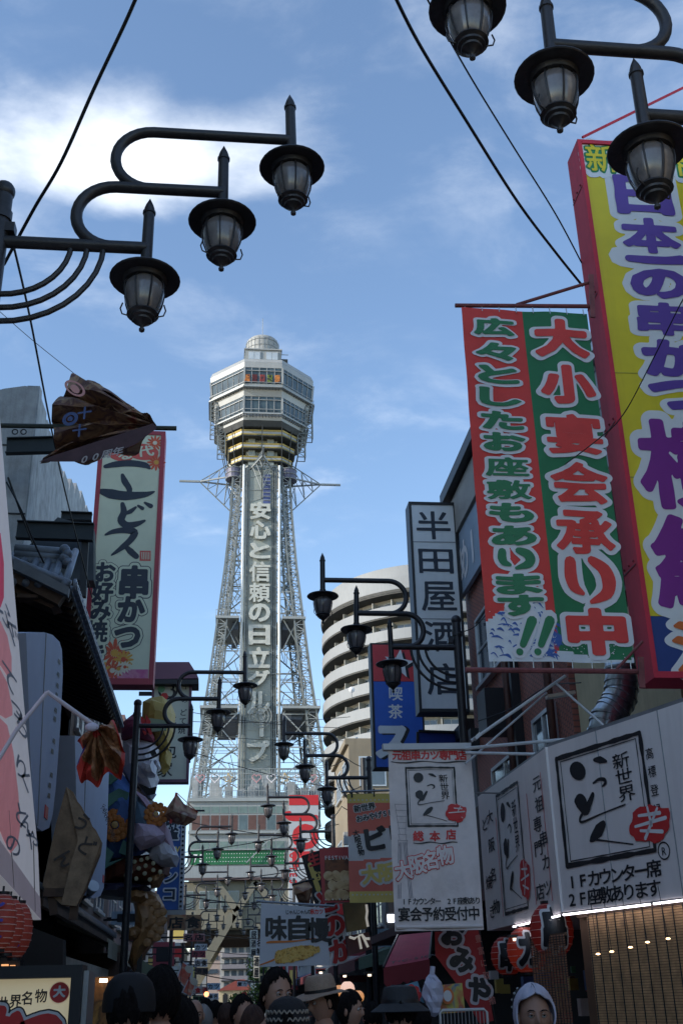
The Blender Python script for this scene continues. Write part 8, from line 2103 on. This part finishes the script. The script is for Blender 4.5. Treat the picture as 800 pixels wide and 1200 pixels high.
def make_body(armpose):
    """one continuous body grown from a skeleton, 1.70 m tall, facing -Y"""
    P, E, Rd = [], [], []
    def v(x, y, z, r, par=None):
        P.append((x, y, z)); Rd.append(r if isinstance(r, tuple) else (r, r)); i = len(P)-1
        if par is not None: E.append((par, i))
        return i
    pel = v(0, .02, .95, (.15, .11)); wa = v(0, .015, 1.10, (.135, .10), pel); ch = v(0, .01, 1.27, (.155, .11), wa); ub = v(0, .02, 1.385, (.11, .085), ch)
    nk = v(0, .02, 1.46, (.055, .055), ub); v(0, .01, 1.53, (.05, .05), nk)
    for s in (-1, 1):
        sh = v(s*.17, .02, 1.375, .062, ub); el = v(s*.235, .05, 1.10, .044, sh)
        if armpose == 0: wr = v(s*.25, -.05, .87, .028, el); dr = Vector((0, -.15, -1)).normalized()
        else: wr = v(s*.15, -.18, 1.05, .028, el); dr = Vector((-s*.35, -.9, .15)).normalized()
        w0 = Vector(P[wr]); pm = v(*(w0+dr*.045), (.034, .02), wr); p0 = Vector(P[pm])
        sd = Vector((0, 1, 0)) if armpose == 0 else Vector((0, 0, 1)); inn = Vector((-s, 0, 0)) if armpose == 0 else Vector((-s*.5, .3, -.6)).normalized()
        for q, ln in ((-1.5, .07), (-.5, .08), (.5, .075), (1.5, .06)):
            k1 = v(*(p0+sd*q*.019+dr*.045), .0095, pm); k2 = v(*(p0+sd*q*.02+dr*(.045+ln*.5)+inn*.008), .0085, k1); v(*(p0+sd*q*.02+dr*(.045+ln*.9)+inn*.026), .0072, k2)
        t1 = v(*(p0-sd*.034+inn*.012+dr*.005), .011, pm); v(*(p0-sd*.045+inn*.026+dr*.035), .0085, t1)
        hp = v(s*.09, .02, .90, (.095, .095), pel); kn = v(s*.10, 0, .50, .055, hp); an = v(s*.10, .03, .09, .036, kn); ft = v(s*.105, -.05, .045, (.04, .03), an); v(s*.11, -.13, .035, (.032, .022), ft)
    me = bpy.data.meshes.new('body_skeleton'); me.from_pydata(P, E, []); o = bpy.data.objects.new('body_skeleton', me); COL.objects.link(o)
    sk = o.modifiers.new('skin', 'SKIN'); sk.use_smooth_shade = True
    if not me.skin_vertices:
        bpy.context.view_layer.objects.active = o
        bpy.ops.mesh.customdata_skin_add() if hasattr(bpy.ops.mesh, 'customdata_skin_add') else None
    for d, r in zip(me.skin_vertices[0].data, Rd): d.radius = r
    me.skin_vertices[0].data[0].use_root = True
    sb = o.modifiers.new('smooth', 'SUBSURF'); sb.levels = sb.render_levels = 1
    dg = bpy.context.evaluated_depsgraph_get(); dg.update()
    out = bpy.data.meshes.new_from_object(o.evaluated_get(dg)); bpy.data.objects.remove(o)
    out.name = 'body'; out.materials.clear()
    for m in (M_skin, M_black, M_black, M_black): out.materials.append(m)
    for p in out.polygons:
        c = p.center; r = math.hypot(c.x, 0)
        hand = (armpose == 0 and abs(c.x) > .17 and c.z < .9) or (armpose == 1 and c.y < -.15 and c.z > .9)
        if c.z < .075: p.material_index = 3
        elif hand: p.material_index = 0
        elif c.z > 1.455 and abs(c.x) < .1: p.material_index = 0
        elif c.z < .98 and abs(c.x) < .2: p.material_index = 2
        elif abs(c.x) > .2 and c.z < 1.12: p.material_index = 0
        else: p.material_index = 1
    out.shade_smooth(); return out
BODY = [make_body(0), make_body(1)]
def person(label, c, yaw, top, trousers=None, hair=0, hairm=None, skin=None, tilt=0, arm=0, face=True, group=None, headscale=1.0):
    """c = head centre in the world; yaw 0 faces the viewer, 180 walks away"""
    s = c[2]/1.60
    t = thing('person', label, 'person', (c[0], c[1], 0), group); t.scale = (s, s, s); t.rotation_euler = (0, 0, R(yaw))
    def part(me, nm, loc=(0,0,0), rot=(0,0,0), sc_=(1,1,1), m=None, par=None):
        o = bpy.data.objects.new(nm, me); COL.objects.link(o); o.parent = par or t; o.location = loc; o.rotation_euler = rot; o.scale = sc_
        if m:
            o.material_slots[0].link = 'OBJECT'; o.material_slots[0].material = m
        return o
    sk = skin or M_skin
    b = part(BODY[arm], 'body', m=sk)
    for k, m in ((1, top), (2, trousers or mat('dark_trousers', (0.02,0.022,0.03), .8)), (3, M_black)):
        b.material_slots[k].link = 'OBJECT'; b.material_slots[k].material = m
    h = part(HEAD, 'head', (0, -.005, 1.60), (R(tilt), 0, 0), (headscale,)*3, m=sk)
    for s_ in (-1, 1):
        part(EAR, 'ear', (s_*.076, .012, -.008), (0, 0, s_*.3), m=sk, par=h)
        if face:
            part(EYE, 'eye', (s_*.030, -.0675, .005), par=h); part(IRI, 'iris', (s_*.030, -.0785, .005), par=h)
            part(LID, 'eyelid', (s_*.030, -.0775, .004), m=sk, par=h); part(BROW, 'eyebrow', (s_*.031, -.088, .021), par=h)
    if face: part(MOUTH, 'mouth', (0, -.0915, -.0655), par=h)
    if hair is not None: part(HAIRS[hair], 'hair', m=hairm or M_hair, par=h)
    return t, h
def head_part(h, mb, nm, m, smooth=True):
    o = bpy.data.objects.new(nm, mb.mesh(nm, m, smooth=smooth)); COL.objects.link(o); o.parent = h; return o
def clad(name, rgb, **k): return mat(name, rgb, .85, 0, .15, 10, **k)
# the nearer people, one by one
t, h = person('person in a plain black cap seen from behind, nearest at lower left', (-0.329, 4.600, 1.584), 180, clad('black_shirt', (0.012,0.012,0.014)), face=False)
cap = MB()
cap.lathe([(.0001,.135),(.03,.134),(.06,.124),(.085,.098),(.098,.062),(.102,.02),(.1,-.005),(.094,-.006),(.094,.02)], (0,.006,0), 36)
head_part(h, cap, 'cap_crown', clad('cap_black', (0.012,0.012,0.014)), 'auto')
v_ = MB(); pr_ = [(-.075,-.06),(-.07,-.12),(-.045,-.165),(0,-.18),(.045,-.165),(.07,-.12),(.075,-.06)]
v_.prism(pr_, .012, .018, 'z'); head_part(h, v_, 'visor', clad('cap_black', (0.012,0.012,0.014)), False); head_part(h, MB().ball((0,.006,.137), .008, 8, 5), 'cap_button', clad('cap_black', (0.012,0.012,0.014)))
person('person with thick dark hair seen from behind, just right of the black cap', (-0.245, 5.300, 1.627), 200, clad('charcoal_shirt', (0.03,0.03,0.035)), hair=1, face=False)
person('short haired person from behind, lower and right of the thick haired one', (-0.160, 5.600, 1.511), 175, clad('navy_shirt', (0.015,0.02,0.05)), hair=0, face=False)
person('black haired man in a pale blue shirt turning his face to the right', (0.329, 6.600, 1.641), 28, clad('pale_blue_shirt', (0.35,0.4,0.55)), hair=0, skin=M_skin, tilt=4)
t, h = person('man in a beige straw hat with a dark band, face turned left, pale lilac shirt', (0.632, 7.200, 1.596), -62, clad('lilac_shirt', (0.45,0.38,0.48)), hair=0, tilt=8)
M_straw = mat('straw', (0.36,0.27,0.2), .8, 0, .15, 30, .5, 150)
hb = MB(); 
for k in range(1):
    n = 40; prof = [(.098,.045),(.1,.05),(.13,.046),(.155,.036),(.168,.03),(.17,.034),(.155,.041),(.13,.051),(.1,.056)]
    hb.lathe(prof, (0,.006,0), n); hb.v = [(x, y, z-.35*max(0, abs(x)-.1)*-.6-.12*max(0, -y-.1)) for x, y, z in hb.v]
head_part(h, hb, 'hat_brim', M_straw, 'auto')
head_part(h, MB().lathe([(.099,.046),(.097,.07),(.094,.1),(.088,.13),(.075,.15),(.05,.152),(.02,.14),(.0001,.137)], (0,.006,0), 36), 'hat_crown', M_straw, 'auto')
head_part(h, MB().lathe([(.1005,.05),(.0995,.074)], (0,.006,0), 36), 'hat_band', M_black)
t, h = person('person in a knitted black and cream beanie, from behind, in front of the two men', (0.319, 5.400, 1.496), 175, clad('dark_grey_shirt', (0.04,0.04,0.045)), face=False)
bn = MB().lathe([(.1,-.02),(.104,-.0),(.103,.03),(.099,.06),(.088,.095),(.065,.12),(.03,.135),(.0001,.138)], (0,.006,0), 40)
head_part(h, bn, 'beanie', clad('knit_black', (0.018,0.018,0.02), bump=.5), 'auto')
zz_ = MB()
for rw_, z_, r_ in ((0,.035,.1035),(1,.068,.099)):
    for k in range(24):
        a0, a1 = 2*math.pi*k/24, 2*math.pi*(k+.5)/24
        zz_.beam((r_*math.cos(a0), .006+r_*math.sin(a0), z_-.008), (r_*math.cos(a1), .006+r_*math.sin(a1), z_+.008), .006)
        a2 = 2*math.pi*(k+1)/24; zz_.beam((r_*math.cos(a1), .006+r_*math.sin(a1), z_+.008), (r_*math.cos(a2), .006+r_*math.sin(a2), z_-.008), .006)
o = head_part(h, zz_, 'knit_pattern', clad('knit_cream', (0.35,0.3,0.24)), False); o['kind'] = 'stuff'
t, h = person('person in a dark bucket hat seen from behind, before the souvenir boards', (0.955, 6.200, 1.539), 180, clad('black_shirt', (0.012,0.012,0.014)), face=False)
head_part(h, MB().lathe([(.158,.0),(.162,.004),(.13,.026),(.104,.044),(.1,.07),(.093,.105),(.083,.125),(.04,.134),(.0001,.136)], (0,.006,0), 36), 'bucket_hat', clad('bucket_grey', (0.035,0.038,0.042), bump=.3), 'auto')
head_part(h, MB().lathe([(.1045,.046),(.1025,.062)], (0,.006,0), 36), 'hat_band', M_black)
person('dark haired person in profile below the lit round lanterns', (0.897, 8.000, 1.540), 60, clad('white_tee', (0.4,0.4,0.42)), hair=2)
t, h = person('smiling person with a white towel hood over the head, facing the viewer at lower right', (1.587, 5.900, 1.503), -4, clad('white_work_shirt', (0.42,0.42,0.5)), hair=None, skin=M_skin2, tilt=-3, headscale=1.12)
# towel hood: shell with an oval face opening
vs, fs = [], []; n, m = 60, 30
for i in range(m+1):
    th = R(2)+R(150)*i/m; q = min(1, max(0, (math.degrees(th)-44)/26)); op = R(70)*q*q*(3-2*q)
    for k in range(n):
        ph = op+(2*math.pi-2*op)*k/(n-1)
        x, y, z = head_point(th, ph, .020+.003*math.sin(11*ph+i*.4)+.003*math.sin(5*ph))
        if z < -.05: x *= 1+(-.05-z)*4; y = y*(1+(-.05-z)*3)
        vs.append((x, y, z+.004))
for i in range(m):
    for k in range(n-1): fs.append((i*n+k, (i+1)*n+k, (i+1)*n+k+1, i*n+k+1))
fs.append(tuple(range(n)))
o = head_part(h, MB().add(vs, fs), 'towel_hood', clad('towel_white', (0.5,0.5,0.6)))
so = o.modifiers.new('thickness', 'SOLIDIFY'); so.thickness = .008; so.offset = 1
tooth = MB().tube([(-.016,.004,.0015),(0,-.001,0),(.016,.004,.0015)], [.001,.003,.001], 6); tooth.v = [(x, y-.093, z-.0655) for x, y, z in tooth.v]; head_part(h, tooth, 'teeth', M_eyew)
t, h = person('person in a dark polka dot headscarf behind the white towel hood', (1.802, 6.800, 1.525), 170, clad('black_shirt', (0.012,0.012,0.014)), face=False)
head_part(h, MB().lathe([(.09,-.03),(.101,.0),(.103,.03),(.099,.07),(.085,.105),(.055,.128),(.0001,.137)], (0,.006,0), 36), 'headscarf', clad('scarf_black', (0.012,0.014,0.014)), 'auto')
pd = MB(); rnd = random.Random(9)
for z_, r_, n in ((.02,.1025,12),(.06,.1,12),(.095,.088,9),(.122,.062,6)):
    for k in range(n): a = 2*math.pi*(k+.5*(n % 2))/n; pd.ball((r_*math.cos(a), .006+r_*math.sin(a), z_), .008, 8, 5)
o = head_part(h, pd, 'polka_dots', clad('dot_white', (0.4,0.42,0.4))); o['kind'] = 'stuff'
# people further away
SHIRTS = [clad('shirt_'+n_, c_) for n_, c_ in (('white',(0.45,0.45,0.46)),('navy',(0.02,0.025,0.06)),('black',(0.015,0.015,0.016)),('red',(0.25,0.03,0.03)),('grey',(0.15,0.15,0.16)),('beige',(0.3,0.25,0.18)),('blue',(0.06,0.12,0.3)))]
FARP = [((0.186, 8.600, 1.531), 35, 'man in a patterned shirt with short black hair looking right, centre of the crowd', 0, 0, M_hair),
 ((0.223, 7.400, 1.468), 180, 'brown haired person seen from behind, in front of the patterned shirt man', 6, 2, M_hair2),
 ((0.091, 11.000, 1.479), 180, 'brown haired person walking away left of the patterned shirt man', 5, 1, M_hair2),
 ((-0.011, 12.000, 1.509), 178, 'black haired person walking away under the traffic light', 2, 0, M_hair),
 ((-0.118, 13.500, 1.535), 182, 'black haired person walking away under the orange lamp', 4, 2, M_hair),
 ((-0.168, 9.500, 1.520), 10, 'balding bare headed person facing the viewer behind the dark heads', 0, None, None),
 ((-0.106, 10.000, 1.475), 180, 'grey haired person in a white shirt walking away', 0, 0, mat('grey_hair', (0.25,0.24,0.23), .7)),
 ((0.205, 20.000, 1.495), 175, 'small distant black haired walker just left of centre', 1, 0, M_hair),
 ((0.364, 24.000, 1.502), 5, 'small distant person facing the viewer near the street end', 0, 1, M_hair),
 ((0.656, 18.000, 1.495), 180, 'distant walker between the tree and the black haired man', 3, 2, M_hair),
 ((0.116, 30.000, 1.505), 180, 'tiny distant walker left of the red roofed house', 4, 0, M_hair),
 ((0.609, 9.000, 1.495), 180, 'dark haired walker between the knitted beanie and the straw hat', 2, 1, M_hair),
 ((1.235, 9.500, 1.469), 185, 'dark haired walker left of the bucket hat', 1, 0, M_hair),
 ((1.448, 8.500, 1.458), 180, 'dark haired walker right of the bucket hat', 4, 2, M_hair),
 ((0.734, 33.000, 1.482), 0, 'tiny distant person below the small red sign', 5, 0, M_hair),
 ((-0.118, 26.000, 1.506), 180, 'tiny distant walker beside the orange lamp', 6, 1, M_hair),
 ((-0.280, 17.000, 1.521), 180, 'distant walker in the left of the street behind the balding person', 1, 0, M_hair)]
for c_, yw, l, sh_, hr, hm in FARP: person(l, c_, yw, SHIRTS[sh_], hair=hr, hairm=hm, group='people walking in the street', face=abs(yw) < 90)
